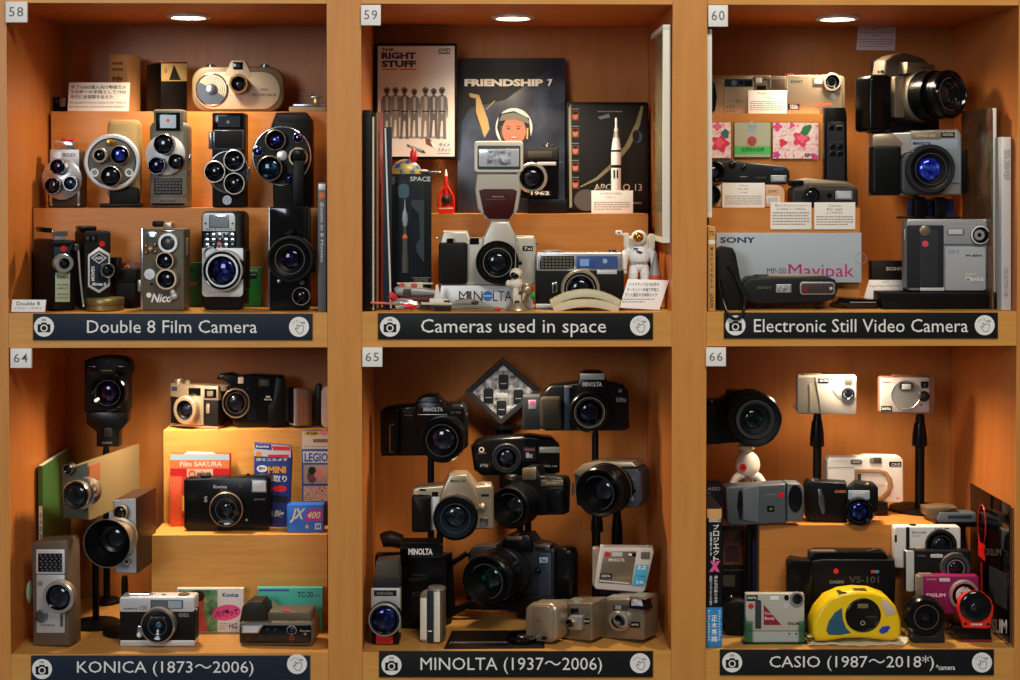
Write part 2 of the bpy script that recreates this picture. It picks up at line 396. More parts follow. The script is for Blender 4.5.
# ambient room light before the cabinet, by unseen panels added and sized for crisp highlights
def area(name, loc, rot, size, e, col, sy=None):
    l = bpy.data.lights.new(name, 'AREA'); l.shape = 'RECTANGLE'; l.size = size; l.size_y = sy or size; l.energy = e; l.color = col
    o = bpy.data.objects.new(name, l); C.objects.link(o); o.location = loc; o.rotation_euler = [math.radians(a) for a in rot]
area('room_window_light', (-1.6, -3.6, 2.3), (70, 0, -22), 0.9, 40, (.85, .93, 1), 1.0)
area('room_ceiling_light', (.6, -1.9, 3.1), (38, 0, 8), 1.0, 36, (1, .9, .76), .5)
w = bpy.data.worlds.new('world'); sc.world = w; w.use_nodes = True
w.node_tree.nodes['Background'].inputs[0].default_value = (.9, .86, .8, 1); w.node_tree.nodes['Background'].inputs[1].default_value = .09

# ---------- signs and numbers on the cabinet
def number(n, x0, y0, x1, y1, where):
    t = T('number_sign', 'small white square number plate reading %s %s' % (n, where), 'sign', -.0005, (x0+x1)/2, y1, group='compartment number plates')
    t.p('plate').box(x0, y0, x1, y1, .2, 4.2, 'white', .4).text(n, x0+(x1-x0)*.16, y0+(y1-y0)*.26, x1-(x1-x0)*.17, y0+(y1-y0)*.72, 4.3, 'inkg', .004, spacing=1.15)
number('58', 5.5, 1.5, 27, 22.3, 'at the top left compartment'); number('59', 361, 4.8, 380.7, 25.2, 'above the space compartment')
number('60', 708.5, 5, 728, 26.5, 'above the electronic camera compartment'); number('64', 10.3, 348.5, 31.3, 368, 'below the film camera sign')
number('65', 362.3, 347.5, 382.3, 366.8, 'at the lower middle compartment'); number('66', 706.2, 347.5, 726, 366.3, 'at the lower right compartment')
def sign(x0, y0, x1, y1, txt, tx0, ty0, tx1, ty1, ic, col, extra=None, lab=None):
    t = T('category_sign', lab or 'dark name strip reading %s in white letters' % txt, 'sign', -.0005, (x0+x1)/2, y1, group='dark name strips below the compartments')
    q = t.p('strip').box(x0, y0, x1, y1, .1, 1.6, col, .3)
    q.text(txt, tx0, ty0, tx1, ty1, 1.7, 'white', .0)
    if extra: q.text(*extra, 1.7, 'white', .01)
    (ax, ay), (bx, by) = ic; r = 10
    c = t.p('camera_icon', label='round white badge with a camera symbol and OK'); c.disc(ax, ay, r, 1.75, 'white', 32)
    c.flat(rr(ax-6.4, ay-2.6, ax+6.4, ay+5.6, 1), 1.85, 'signblk'); c.flat(rr(ax-2.8, ay-4.2, ax+2.6, ay-2, .6), 1.85, 'signblk')
    c.lathe(ax, ay+1.4, [(3.6, 1.9), (3.6, 1.95), (2.4, 1.95), (2.4, 1.9)], 'white'); c.text('OK', ax-2.6, ay-8, ax+2.6, ay-5.6, 1.85, 'signblk', .02)
    h = t.p('touch_icon', label='round white badge with a touching hand symbol and OK'); h.disc(bx, by, r, 1.75, 'white', 32)
    hand = [(-4, 1.5), (-2.2, 1.2), (-1, 2.2), (-2.2, -1.5), (-1.2, -2.4), (.2, .2), (1, -1.4), (2.2, -.9), (3, -1.6), (4.2, -.8), (4.8, 0), (4.2, 4.2), (2.8, 6.4), (-.5, 6.4), (-2.4, 4)]
    hw = [(bx+a, by+b, 1.95) for a, b in hand]+[(bx-4, by+1.5, 1.95)]
    for i in range(len(hw)-1): h.tube(hw[i:i+2], .28, 'inkg', 4)
    for a in range(-160, 0, 32):
        ca, sa = math.cos(math.radians(a)), math.sin(math.radians(a)); h.tube([(bx-2+3*ca, by-2.4+2.6*sa, 1.95), (bx-2+5*ca, by-2.4+4.6*sa, 1.95)], .22, 'inkg', 4)
    h.text('OK', bx+2, by-5, bx+6.4, by-2.8, 1.9, 'ink', .02)
sign(33, 313.7, 312.5, 340.2, 'Double 8 Film Camera', 87, 320.2, 257, 333, ((44, 326.7), (299, 326.8)), 'navy')
sign(378, 313.2, 653, 339.4, 'Cameras used in space', 421, 319, 606, 337, ((390, 326.7), (640, 325.6)), 'signblk')
sign(724, 312.6, 998, 338.4, 'Electronic Still Video Camera', 754, 319, 968, 332.2, ((735.5, 325.4), (984.7, 325.2)), 'signblk')
sign(31, 655.8, 310, 680.5, 'KONICA (1873～2006)', 77, 661.2, 253.5, 676.5, ((42, 669), (297, 664)), 'navy', lab='navy name strip with the years 1873～2006 below the lower left compartment')
sign(379, 651.3, 653, 677.4, 'MINOLTA (1937～2006)', 420.5, 657.5, 602, 674, ((391.5, 665), (640, 663.2)), 'signblk', lab='black name strip with the years 1937～2006 below the lower middle compartment')
sign(720, 649.7, 994, 675.3, 'CASIO (1987～2018*)', 769.5, 655.5, 934, 671, ((732.2, 662.3), (982, 662.5)), 'signblk', ('*camera', 936, 664.5, 955, 670), lab='black name strip with the years 1987～2018 below the lower right compartment')

# risers inside the compartments
def riser(Y, x0, x1, ytop, zf, who, D1=None, mat='wood_riser'):
    """box standing on shelf zf; front face at Y; ytop = pixel row of its top front edge"""
    zt = at((x0+x1)/2, ytop, Y).z; a = at(x0, ytop, Y).x; b = at(x1, ytop, Y).x; D1 = D1 or DEP-.001
    o = rawpart('display_riser', None, [(a, b, Y, D1, zf+.0003, zt, mat)]); o['label'] = who; o['category'] = 'riser'; o['group'] = 'wooden risers inside the compartments'
    return zt
Y1, Y2 = .126, .217
SPEC['tinbrass'] = ('8c7a48', .42, .8)
R58a = riser(Y1, 33.5, 327, 208, F0, 'low wooden riser carrying the five turret cameras', D1=Y2-.001)
R58b = riser(Y2, 51, 327, 111.5, F0, 'tall wooden riser at the back of the top left compartment')
t = T('information_card', 'cream card with Japanese text about Double 8, on the tall riser', 'card', .222, 99, 111, tilt=-6, rest=R58b)
c = t.p('card').prism([(69, 82.5), (130, 82.5), (128.5, 111), (67.5, 111)], -1, 0, 'paper', .1)
for i, s in enumerate(('ダブル8は個人向け動画カメ', 'ラの唯一の手段として1950', '年代に全盛期を迎えた')): c.text(s, 71-i*.4, 85.2+i*4.8, (126, 126, 113)[i], 89+i*4.8, .12, 'print', .012)
c.text('The double 8 had its heyday in the 1950s as', 69, 101.5, 126, 104, .12, 'print'); c.text('the only means of personal movie cameras.', 69, 105.5, 124, 108, .12, 'print')
t = T('film_box', 'plain brown cardboard box standing behind the cream card', 'box', .252, 124, 110, yaw=-32, rest=R58b)
b = t.p('carton').box(109, 54.5, 127.5, 110.5, -18, 0, 'card', .3); 
for y in (62, 68, 77): b.flat(rr(112, y, 123, y+2.6), .1, '8a5a30')
b.text('10', 113, 76, 121, 83, .12, '6a4020', .02)
t = T('film_box', 'black and gold carton with a pointed black pattern', 'box', .232, 166, 110, yaw=44, rest=R58b)
b = t.p('carton'); b.box(161, 62.5, 187, 110.5, -26, 0, 'blackm', .3); b.flat(rr(161.3, 63, 186.8, 81), .15, 'goldp'); b.flat([(174, 64.5), (169, 80), (181, 80)], .25, 'ink')
b.box(160.6, 62, 187.4, 63.5, -26.3, .3, 'gold', .2); b.text('0', 164.5, 68, 167, 73, .25, 'ink')
t = T('exposure_meter', 'tiny dark instrument left of the cream card', 'meter', .25, 59, 110, rest=R58b)
t.p('body').box(53, 97, 66, 110.4, -8, 0, 'black', 1, 1); t.p('dial').box(59.5, 97.5, 66, 106, 0, 1, 'chromed', .4); t.p('knob').lathe(56, 101, [(2, 0), (2, 1.2), (.1, 1.4)], 'window')
# wide ivory camera
t = T('movie_camera', 'wide ivory and tan movie camera with a round film dial', 'camera', .235, 238, 110, yaw=3, rest=R58b)
b = t.p('body'); b.box(191.5, 66.5, 284, 110.5, -22, 0, '6e5e40', 3, 15)
b = t.p('front_plate'); b.prism(rr(195.5, 72, 280, 108, 17.5, 8), 0, 1.2, 'aca08c', .5); b.prism([(224, 76), (231.5, 60.5), (245, 60.5), (252.5, 76)], -14, 1.4, 'aca08c', .5)
b.text('MOVIKON 8', 252, 93, 276, 95.8, 1.5, 'print'); b.text('ZEISS', 260, 88, 268, 90.5, 1.5, 'print')
for a in range(0, 360, 45): b.disc(240+13*math.cos(math.radians(a)), 86+13*math.sin(math.radians(a)), .5, 1.6, 'ink', 8)
t.p('viewfinder').box(233, 62, 243, 69.5, 1.3, 1.8, 'blackg', .3).disc(238, 65.7, 2, 1.9, 'window')
d = t.p('film_dial'); d.lathe(212, 89, [(16, 1), (16, 2), (15.2, 2.4), (14.8, 1.6), (0, 1.6)], 'chrome', wr=2); d.flat(ell(212, 89, 14.2, 14.2, 20, -150, 30)+[(212, 89)], 1.75, 'aca08c')
for r in (6, 8, 10, 12): d.ring(212, 89, r, r+.5, 1.75, 'chromed')
d.lathe(212, 89, [(5.5, 1.6), (5, 3.5), (3, 3.8), (.1, 3.8)], 'chrome')
t.lens(238.5, 83.5, 9.2, 0, 10, 'gold', 'chromed', 'gl_dark', rim=.2, gr=.45)
for x in (211, 265): t.p('button').vlathe(x, -8, [(5, 67), (5, 65.5), (2.5, 64.8), (2.5, 64)], 'chromed')
t = T('film_splicer', 'small tan film splicer with a metal clamp beside the ivory camera', 'splicer', .235, 308, 110, rest=R58b)
t.p('base').box(289, 106, 326.5, 110.5, -14, 0, 'tan', .5, 1)
t.p('guide').box(293, 103.5, 325, 106, -9, -3, 'chromed', .5); t.p('clamp').box(311, 96, 321, 98, -9, -3, 'chromed', .5).box(314, 98, 318, 104, -8, -4, 'brass', .4).box(307, 93.5, 313, 95.5, -8, -4, 'chromed', .5, 1)

# --- turret cameras on the low riser
t = T('movie_camera', 'small chrome movie camera with a three lens turret and red shoe', 'camera', .152, 63, 205, yaw=0, rest=R58a)
b = t.p('body'); b.box(49, 150, 81, 205.5, -26, 0, 'leather_brown', 2.5, 3); b.box(50, 149.5, 79, 165, 0, 1, 'alu', .4, 1); b.box(50, 165, 79, 176, 0, .8, 'silver', .4); b.box(49.5, 176, 52.5, 204, 0, 1, 'chrome', .3).box(77, 176, 80, 204, 0, 1, 'chrome', .3)
b.flat(rr(51.5, 151.5, 61, 158), 1.1, 'silver'); b.text('BOLEX', 63, 153, 76, 156.5, 1.15, 'print', .02)
t.p('viewfinder').box(54, 141, 74, 149.5, -16, -2, 'chrome', .8, 1.5).box(61, 138, 73, 141, -15, -3, 'red', .5)
d = t.p('turret'); d.lathe(61.5, 178.5, [(19.6, 1), (19.6, 3.4), (18.8, 4), (0, 4)], 'brushed', n=48)
t.lens(57.5, 166.5, 7.8, 4, 12, 'chromed', 'chromed', 'gl_purple', rim=.08, gr=.8); t.lens(52.5, 185, 8, 4, 13, 'chromed', 'champd', 'gl_dark', rim=.08, gr=.8); t.lens(70, 182.5, 7.4, 4, 12, 'chromed', 'champd', 'gl_cyan', rim=.15, gr=.7)

t = T('movie_camera', 'round faced grey turret camera with a silver rim on a pistol stand', 'camera', .15, 116, 205, yaw=6, rest=R58a)
b = t.p('body'); b.box(107, 119.5, 141, 197, -22, -8, 'goldp', 4, 6); b.box(109, 186, 139, 204, -18, -4, 'leather', 3, 4).box(99, 201.5, 141, 205.5, -26, 0, 'blackm', 1.2, 2)
d = t.p('turret'); d.lathe(112, 161.5, [(26.2, -8), (27.4, 0), (27.4, 3), (26, 4.2), (23.6, 4.2), (23, 2.5), (0, 2.5, 'grey')], 'alu', n=56)
d.ring(112, 161.5, 22.2, 23.2, 2.5, 'ink', 56)
for x, y in ((94.5, 172), (129, 172)): d.lathe(x, y, [(4, 2.5), (4, 3.6), (2.8, 3.6), (2.5, 2.9)], 'white').disc(x, y, 2.6, 3, 'chromed')
t.p('release_knob').lathe(109.5, 142, [(3, 2.5), (3, 6), (1.5, 6.4), (.1, 6.4)], 'brass').box(111, 140, 115.5, 146, 2.5, 4, 'brass', .4)
t.lens(99.5, 155, 7.6, 2.5, 11, 'champd', 'champd', 'gl_dark', rim=.3, gr=.55); t.lens(119.5, 154.5, 9, 2.5, 13, 'silver', 'champd', 'gl_blue', rim=.06, gr=.8); t.lens(110.5, 175.5, 10, 2.5, 15, 'silver', 'champd', 'gl_dark', rim=.06, gr=.82)

t = T('movie_camera', 'tall olive grey turret camera with a window on top and a grille below', 'camera', .15, 167, 205, rest=R58a)
b = t.p('body'); b.box(149, 122, 187.5, 205.5, -26, 0, 'grey', 4, (6, 6, 2, 2)); b.box(153.5, 109.5, 182.5, 131.5, -24, 1, 'grey', 1.2, 1.5); b.text('SEKONIC', 160, 198.5, 176, 200.3, .25, 'ink'); b.box(149.5, 194.2, 187, 194.8, 0, .3, 'greyd', .1)
b.disc(180.5, 139.5, .7, .2, 'ink', 8)
q = t.p('viewfinder'); q.box(156, 112.5, 180, 130.5, 1, 1.5, 'blackg', .3).disc(168, 120.5, 2, 1.6, 'orange', 10); q.flat(rr(160, 115, 176, 128), 1.55, 'window')
q = t.p('grille'); q.box(154, 177.5, 182, 193, 0, .6, 'blackm', .2)
for j in range(5):
    for i in range(8): q.box(155+i*3.3+(j % 2)*.8, 178.4+j*2.9, 157.6+i*3.3+(j % 2)*.8, 180.4+j*2.9, .6, 1, '4a4842', .1)
t.p('turret').lathe(165, 154.5, [(19.8, .2), (19.8, 2), (19, 2.6), (0, 2.6)], 'silverl', n=48)
t.lens(163.5, 144, 10.2, 2.6, 12, 'chromed', 'black', 'gl_dark', rim=.05, gr=.8); t.lens(156.3, 165, 8.6, 2.6, 11, 'chromed', 'black', 'gl_purple', rim=.08, gr=.8); t.lens(175.8, 161, 7.6, 2.6, 10, 'blackm', 'black', 'gl_dark', rim=.08, gr=.7)
t.p('winding_knob').box(187.5, 154, 191, 163, -14, -6, 'chrome', 1, 1.5).box(187.5, 168, 190, 174, -12, -8, 'chromed', .8, 1)

t = T('movie_camera', 'black turret camera with three chrome rimmed lenses side by side', 'camera', .15, 230, 205, rest=R58a)
b = t.p('body'); b.box(212, 112.5, 244.5, 205.5, -26, 0, 'blackm', 1.6, 2); b.box(213.5, 130, 243.5, 149, 0, .8, 'chrome', .3).box(214.3, 130.8, 242.7, 148.2, .5, 1, 'leather', .1)
b.box(244.5, 166, 250, 180, -10, -4, 'chrome', 1, 3).box(208.5, 132, 212.5, 149, -8, -4, 'chromed', .8, 1)
b.lathe(227, 198.5, [(4.5, 0), (4.5, 1.4), (2.8, 1.4), (2.8, .8), (1.2, .8), (1, 1.6), (.1, 1.6)], 'chromed')
q = t.p('viewfinder'); q.box(213.5, 113.8, 243, 128.8, 0, .8, 'blackg', .3).flat(rr(218, 116, 240, 127), .9, 'window').disc(228, 122, 1.6, 1, 'tan', 8)
d = t.p('turret'); d.lathe(228, 171, [(20.8, .2), (20.8, 1.6), (20, 2), (19.4, 2), (19.2, 1.6), (0, 1.6, 'blackm')], 'chromed', n=48)
for x, y in ((214.5, 171), (234, 160), (234, 182.5)): t.lens(x, y, 10.7, 1.6, 9, 'silver', 'blackm', 'gl_dark', rim=.1, gr=.5)

t = T('movie_camera', 'black movie camera with a large five lens disc and a hanging grip', 'camera', .15, 287, 205, rest=R58a)
b = t.p('body'); b.prism([(276, 112.5), (305, 112), (311, 120), (311, 206), (273, 206), (271, 125)], -30, 0, 'blackm', 2); b.box(279, 115, 301, 122, 0, .6, 'dark', .2, 1)
d = t.p('turret'); d.lathe(281.5, 155.5, [(29.5, 0), (29.5, 1.6), (28.8, 2), (28.3, 2), (28, 1.5), (0, 1.5, 'blackm')], 'chrome', n=64); d.lathe(282, 155.3, [(5.4, 1.5), (5, 3.4), (2, 3.8), (.1, 3.8)], 'silver')
t.lens(275.3, 140, 10.3, 1.5, 10, 'champd', 'black', 'gl_blue', rim=.08, gr=.45); t.lens(269.5, 168, 12.5, 1.5, 15, 'champd', 'black', 'gl_cyan', rim=.07, gr=.8); t.lens(298, 137.7, 5.2, 1.5, 4, 'chromed', 'black', 'gl_purple', rim=.1, gr=.75, name='small_lens')
t.lens(258, 151.3, 5.2, 1.5, 4, 'chromed', 'black', 'gl_blue', rim=.1, gr=.75, name='small_lens'); t.lens(289, 178, 5, 1.5, 4, 'black', 'black', 'gl_blue', rim=.1, gr=.6, name='small_lens'); t.lens(298, 157, 9.8, 1.5, 8, 'champ', 'champd', 'gl_dark', rim=.2, gr=.6)
g = t.p('grip'); g.box(293, 149, 304, 160, 8, 16, 'black', 1.5, 2).prism([(293, 160), (303.5, 160), (304, 204), (300, 206.5), (292, 206)], 9, 16, 'blackm', 1.5)

# --- front row on the shelf
t = T('movie_camera', 'black box movie camera with a pale green maker plate, far left', 'camera', .035, 64, 310, yaw=34, rest=F0)
b = t.p('body'); b.box(52, 240, 76, 310.5, -58, 0, 'leather', 2.5, 3); b.box(53, 243, 75, 309, 0, .5, 'black', .3, 1); b.box(54, 247, 70, 259, .5, .8, '24303a', .2); b.disc(63.5, 248.5, 3, 1.1, 'red', 18)
q = t.p('name_plate', label='pale green maker plate'); q.box(55.3, 272.5, 70, 302, .5, 1, 'a9b59a', .2)
for i, (y, s) in enumerate(((275, 'Revere'), (284, 'THE REVERE'), (287.5, 'CAMERA CO.'), (293.5, 'EIGHT MOVIE'), (297, 'CHICAGO'))): q.text(s, 57, y, 68.5, y+(4 if i == 0 else 1.6), 1.1, 'ink', .01)
t.lens(64.5, 263.5, 9.3, .5, 9, 'silver', 'silver', 'gl_dark', rim=.42, gr=.5, steps=False)
t.p('viewfinder').box(52, 231, 68, 236.5, -10, -1, 'chrome', .8, 1).box(55, 236, 65, 240, -9, -2, 'silver', .5).prism([(40, 227), (52, 228), (52, 233), (42, 232)], -24, -8, 'black', .5)
t.p('handle').tube([(77.5, 248, 9), (78.5, 252, 10), (80.5, 280, 12), (83.5, 307, 13)], 1, 'silver').ball(83.5, 306, 13, 1.6, 'chrome').box(75.5, 244, 79.5, 251, -1, 11, 'chromed', .6, 1)
t = T('movie_camera', 'black box movie camera with a silver hexagonal diamond badge', 'camera', .055, 98, 310, yaw=28, rest=F0)
b = t.p('body'); b.box(84, 231, 111, 310, -40, 0, 'leather', 2.2, 3); b.box(84.5, 236, 97, 241.5, 0, .8, 'black', .4).box(86, 237, 89, 240.5, .8, 1, 'chromed', .2).box(92, 237, 95, 240.5, .8, 1, 'chromed', .2); b.disc(102, 243.8, 3, .5, 'red', 18)
b.box(80, 226, 97, 231, -24, -4, 'black', 1.5, 2)
q = t.p('badge', label='silver hexagonal badge with dark panels'); hx = [(99, 247), (110, 254), (110, 286), (99, 293.5), (88, 287), (88, 255)]; q.prism(hx, 0, .7, 'silverl', .2); q.flat([(99, 250.5), (108.3, 256), (108.3, 284), (99, 290.5), (89.7, 285), (89.7, 257)], .8, '26303c')
q.flat([(99, 252), (107, 258), (99, 264), (91, 258)], .9, 'silverl'); q.flat([(99, 253.6), (104.8, 258), (99, 262.4), (93.2, 258)], 1, '26303c'); q.text('AGFA', 95, 256.6, 103, 259.6, 1.1, 'white', .03)
q.text('MOVEX', 91.2, 266, 94.6, 281, 1, 'white', .02, rot=90); q.text('Movex 8', 92, 282.5, 106, 286, 1, 'white', .03, .3)
t.lens(107.8, 270.5, 7.4, .5, 10, 'chrome', 'chromed', 'gl_dark', rim=.25, gr=.5)
t = T('film_tin', 'round brass film tin lying in front of the hexagon badge camera', 'tin', .022, 105, 311, rest=F0)
t.p('tin').vlathe(105, -18, [(18, 311.5), (18.6, 310.5), (18.6, 305), (18.2, 304.6), (18.2, 304)], 'tinbrass', 48); t.p('lid').vlathe(105, -18, [(18.9, 304), (19.1, 303), (19.1, 298.5), (18.4, 297.6)], 'tinbrass', 48)
t = T('leather_case', 'small black camera case behind the brass tin', 'case', .085, 124, 310, rest=F0)
t.p('pouch').box(114, 271, 136.5, 310.5, -14, 0, 'leather', 2, 3); t.p('flap').box(109, 257.5, 119.5, 282, -13, -1, 'blackm', 1, 1.5).box(118, 269, 137, 283, -14.5, 1.5, 'leather', 1.2, 2)
t = T('film_box', 'small red carton between the black case and a grey camera', 'box', .11, 132, 309, rest=F0)
t.p('carton').box(121, 263, 143, 309, -8, 0, '8c1418', .3).ring(127, 267.5, 1.4, 2.6, .1, 'yellow')
t = T('movie_camera', 'olive grey movie camera with three stacked lenses and white script', 'camera', .04, 163, 310, yaw=-5, rest=F0)
b = t.p('body'); b.box(141, 228.5, 184, 311, -24, 0, 'olive', 1.4, 2); b.box(140.5, 228, 143, 311, -24, .6, 'chrome', .4, 1); b.box(160, 230.5, 175, 231.5, 0, .6, 'chrome', .2)
b.text('Nico', 151, 294, 172, 303, .3, 'white', .03, .3); b.disc(148.8, 295.5, 2.6, .5, 'white'); b.disc(151.5, 284.5, 1.6, .3, 'ink', 12); b.lathe(149.5, 274.5, [(5.6, 0), (5.4, 1.5), (1, 1.6), (1, 1), (.1, 1)], 'alu')
q = t.p('viewfinder'); q.box(144.5, 232, 157, 242, 0, 1, 'chrome', .3).box(146, 233.3, 156, 241, .8, 1.3, 'mirror', .2); q.box(163, 222, 172, 230, -12, 0, 'champ', 1, 2).box(152, 221, 162, 227, -20, -10, 'blackm', 1, 2)
q = t.p('knob'); q.ball(150.5, 249, 1.5, 3, 'champ')
for x, y in ((146, 246), (155, 245), (146, 252.5), (155, 252)): q.ball(x, y, 1, 2, 'gold')
t.lens(167.7, 243, 10.2, 0, 4, 'silver', 'silver', 'cell', rim=.3, gr=.66, steps=False, gdep=1)
q = t.parts[-1]
for a in range(0, 360, 60): q.disc(167.7+3.6*math.cos(math.radians(a)), 243+3.6*math.sin(math.radians(a)), 1.5, 3.8, 'ink', 10)
t.lens(164.5, 261, 9.2, 0, 8, 'champ', 'champd', 'gl_dark', rim=.14, gr=.66); t.lens(166, 279.5, 11, 0, 9, 'champ', 'silver', 'gl_dark', rim=.2, gr=.6)
t.p('lens_lever').ball(174, 296.5, 2.5, 3.8, 'alu').tube([(171, 288, 2), (174, 296, 2.5)], 2.6, 'alu')
t.p('winding_key').box(184, 238, 187.5, 256, -16, -8, 'champ', .8, 1.5); t.p('side_button').box(137.5, 280, 141, 292, -10, -4, 'champ', .6, 1)
t = T('film_box', 'dark green film carton between the olive and the chrome fronted camera', 'box', .11, 196, 308, rest=F0)
t.p('carton').box(184.5, 262.5, 206, 307.8, -6, 0, 'greend', .3).text('FILM', 186, 282, 197, 286, .1, 'orange', .02).flat(ell(190, 269.5, 4, 2), .1, 'navy')
t = T('film_box', 'bright green film carton right of the chrome fronted camera', 'box', .11, 250, 308, rest=F0)
t.p('carton').box(236, 267.5, 261, 307.8, -6, 0, '209040', .3).flat(rr(244, 272.5, 257, 279), .1, 'navy').text('CHROME', 244.5, 269, 257.5, 271.2, .15, 'white', .01).text('KODACHROME', 245, 274, 256, 275.5, .15, 'white')
t = T('movie_camera', 'chrome fronted movie camera with one large blue lens', 'camera', .045, 222, 309, yaw=-6, rest=F0)
b = t.p('body'); b.box(201, 211, 242.5, 309.5, -28, 0, 'blackm', 2, 7); q = t.p('front_plate', label='silver front plate'); q.box(202.5, 213, 235, 231, 0, 1, 'silverl', .3, (4, 4, 0, 0)); q.box(202, 248, 243, 296.5, 0, 1.2, 'silverl', .4, (0, 0, 4, 4))
q.text('Bell & Howell', 206, 228.5, 232, 230, 1.1, 'ink'); q.text('AUTOLOAD', 209, 291.5, 230, 293, 1.3, 'gold')
b.box(235, 249, 246.5, 290, -16, 0, 'blackm', 1.5, 3)
q = t.p('viewfinder'); q.box(209, 215, 229, 228, 1, 1.6, 'chrome', .2).flat(rr(210, 216, 228, 227), 1.7, 'mirror').disc(205.5, 223.5, 1, 1.2, 'ink', 10).disc(232.5, 223.5, 1, 1.2, 'ink', 10)
q = t.p('meter_cell'); q.box(203, 232, 236, 248.5, 0, .8, 'blackg', .3)
for j in range(3):
    for i in range(5): q.box(204+i*6.3, 233+j*5.1, 209.6+i*6.3, 237.4+j*5.1, .8, 1.4, 'mirror' if (i+j) % 3 else 'window', .4)
q.disc(219, 243.5, 2, 1.6, 'orange')
t.p('focus_ring').lathe(210, 254, [(7.5, 1), (7.5, 5), (6.5, 5), (6.5, 2)], 'chromed')
t.lens(221.8, 270.5, 20.6, 1, 12, 'alu', 'blackg', 'gl_blue', rim=.07, gr=.58, gdep=5, inner='blackg'); t.parts[-2].ring(221.8, 270.5, 14.5, 16.4, 9.3, 'silver', 48)
t = T('movie_camera', 'all black movie camera with one wide black lens hood', 'camera', .03, 292, 310, rest=F0)
b = t.p('body'); b.box(269.5, 207, 308, 309.5, -30, -1, 'black', 1.4, 1.5); b.box(270.5, 208, 303, 241, -1, 0, 'blackg', .3, 1); b.box(268.8, 207, 270, 309, -4, -.5, 'chromed', .3)
b.box(308, 248, 314.5, 273, -16, -4, 'black', 1, 2).box(305, 222, 309, 231, -10, -5, 'chromed', .8, 1)
t.lens(289.8, 259, 22.4, -1, 24, 'rubber', 'blackm', 'gl_purple', rim=.1, gr=.42, gdep=9, inner='blackm')
t.lens(301, 295.5, 9, -1, 4, 'silver', 'blackm', 'gl_dark', rim=.08, gr=.5, name='small_lens'); t.p('screw').lathe(302, 282, [(2.4, -1), (2.4, .5), (.1, .7)], 'chromed').lathe(279, 281, [(1.8, -1), (1.8, .5), (.1, .7)], 'chromed')
t = T('disc_case', 'thin grey plastic disc case on edge against the right side', 'case', .02, 322, 310, rest=F0)
q = t.p('case'); q.box(317.8, 182.5, 326.3, 310.5, -70, 0, '5a6066', .5, .8); q.box(318.6, 184, 325.4, 190, 0, .2, 'silverl', .05).flat(rr(319, 192.5, 325, 198, 2), .15, 'orange'); q.text('Zoom in 8 Movies', 320.5, 202, 323.5, 262, .15, 'silverl', .01, rot=-90)
t = T('label_card', 'small white card reading Double 8 beside the sign', 'card', .008, 28, 312, tilt=-8, rest=F0)
t.p('card').prism([(12, 299.5), (46, 299.8), (44.8, 312), (10.8, 311.8)], -2, 0, 'white', .2).text('Double 8', 16.5, 301.5, 40, 305.5, .12, 'inkg', .02).text('(1932～1970*)', 15, 307, 41, 309.8, .12, 'inkg')
R59 = riser(.16, 384, 648, 214, F0, 'wooden riser behind the white camera in the space compartment')
# booklets on edge along the left side
def plate(px0, px1, py0, Y0, Y1, mat, name, label, cat, edge=None, z0=None, group=None, rest=None, py1=None, lean=0):
    """upright thin plate standing on edge, front edge at depth Y0, running back to Y1"""
    t = T(name, label, cat, Y0, (px0+px1)/2, py1 or 309, rest=rest, roll=lean, group=group)
    dep = (Y1-Y0)/t.k; q = t.p('cover'); q.box(px0, py0, px1, py1 or 309, -dep, 0, mat, .3)
    if edge: t.p('page_block').box(px0+(px1-px0)*.25, py0+.8, px1-(px1-px0)*.25, (py1 or 309)-.8, -dep+1, .15, edge, .1)
    return t
plate(363, 370.5, 110, .02, .15, 'blackm', 'booklet', 'thick black booklet on edge against the left side of the space compartment', 'booklet', None, rest=F0, group='booklets on edge beside the SPACE box')
plate(371.3, 375, 116, .03, .15, '2a2620', 'booklet', 'thin dark booklet with cream page edges, second from the left side', 'booklet', 'cream', rest=F0, group='booklets on edge beside the SPACE box')
plate(375.8, 379, 112, .05, .16, '7a2a22', 'booklet', 'thin booklet with a reddish cover between the dark one and the navy one', 'booklet', 'tan', rest=F0, group='booklets on edge beside the SPACE box')
t = plate(383, 391.5, 127, .05, .07, '1c2838', 'booklet', 'navy booklet leaning with a pale cream edge beside the SPACE box', 'booklet', None, rest=F0, lean=-3, group='booklets on edge beside the SPACE box')
t.p('page_block').prism([(384.5, 128), (386, 128), (391.8, 308), (390, 308)], -3, .3, 'cream', .1)
# DVD case
t = T('disc_case', 'upright DVD case with a row of seven people in flight suits and a blue title', 'case', .255, 415, 158, tilt=-3)
t.p('case').box(374.5, 43, 457, 159, -9, 0, 'blackm', .8, 1.5)
c = t.p('cover_sheet', label='pale cover sheet with the title and seven standing figures'); c.box(377.7, 46, 454.6, 156.5, 0, .3, 'd8cfc6', 0)
c.text('THE', 381.5, 48.3, 394, 51.3, .4, '241c50', .03); c.text('RIGHT', 381.5, 52.3, 416, 59, .4, '241c50', .05); c.text('STUFF', 381.5, 60.5, 416, 67.3, .4, '241c50', .05); c.flat(rr(381.5, 68.6, 397, 69.8), .4, 'red').flat(rr(400, 68.6, 416, 69.8), .4, 'red').disc(398.5, 69.2, .6, .4, 'red', 8)
c.text('DVD', 438, 48.3, 450.5, 51.6, .4, 'ink', .03, .4).flat(rr(438, 52.6, 450, 53.8, .5), .4, 'ink')
c.flat(rr(386, 136.5, 444, 138.5), .38, '8a8a9a')
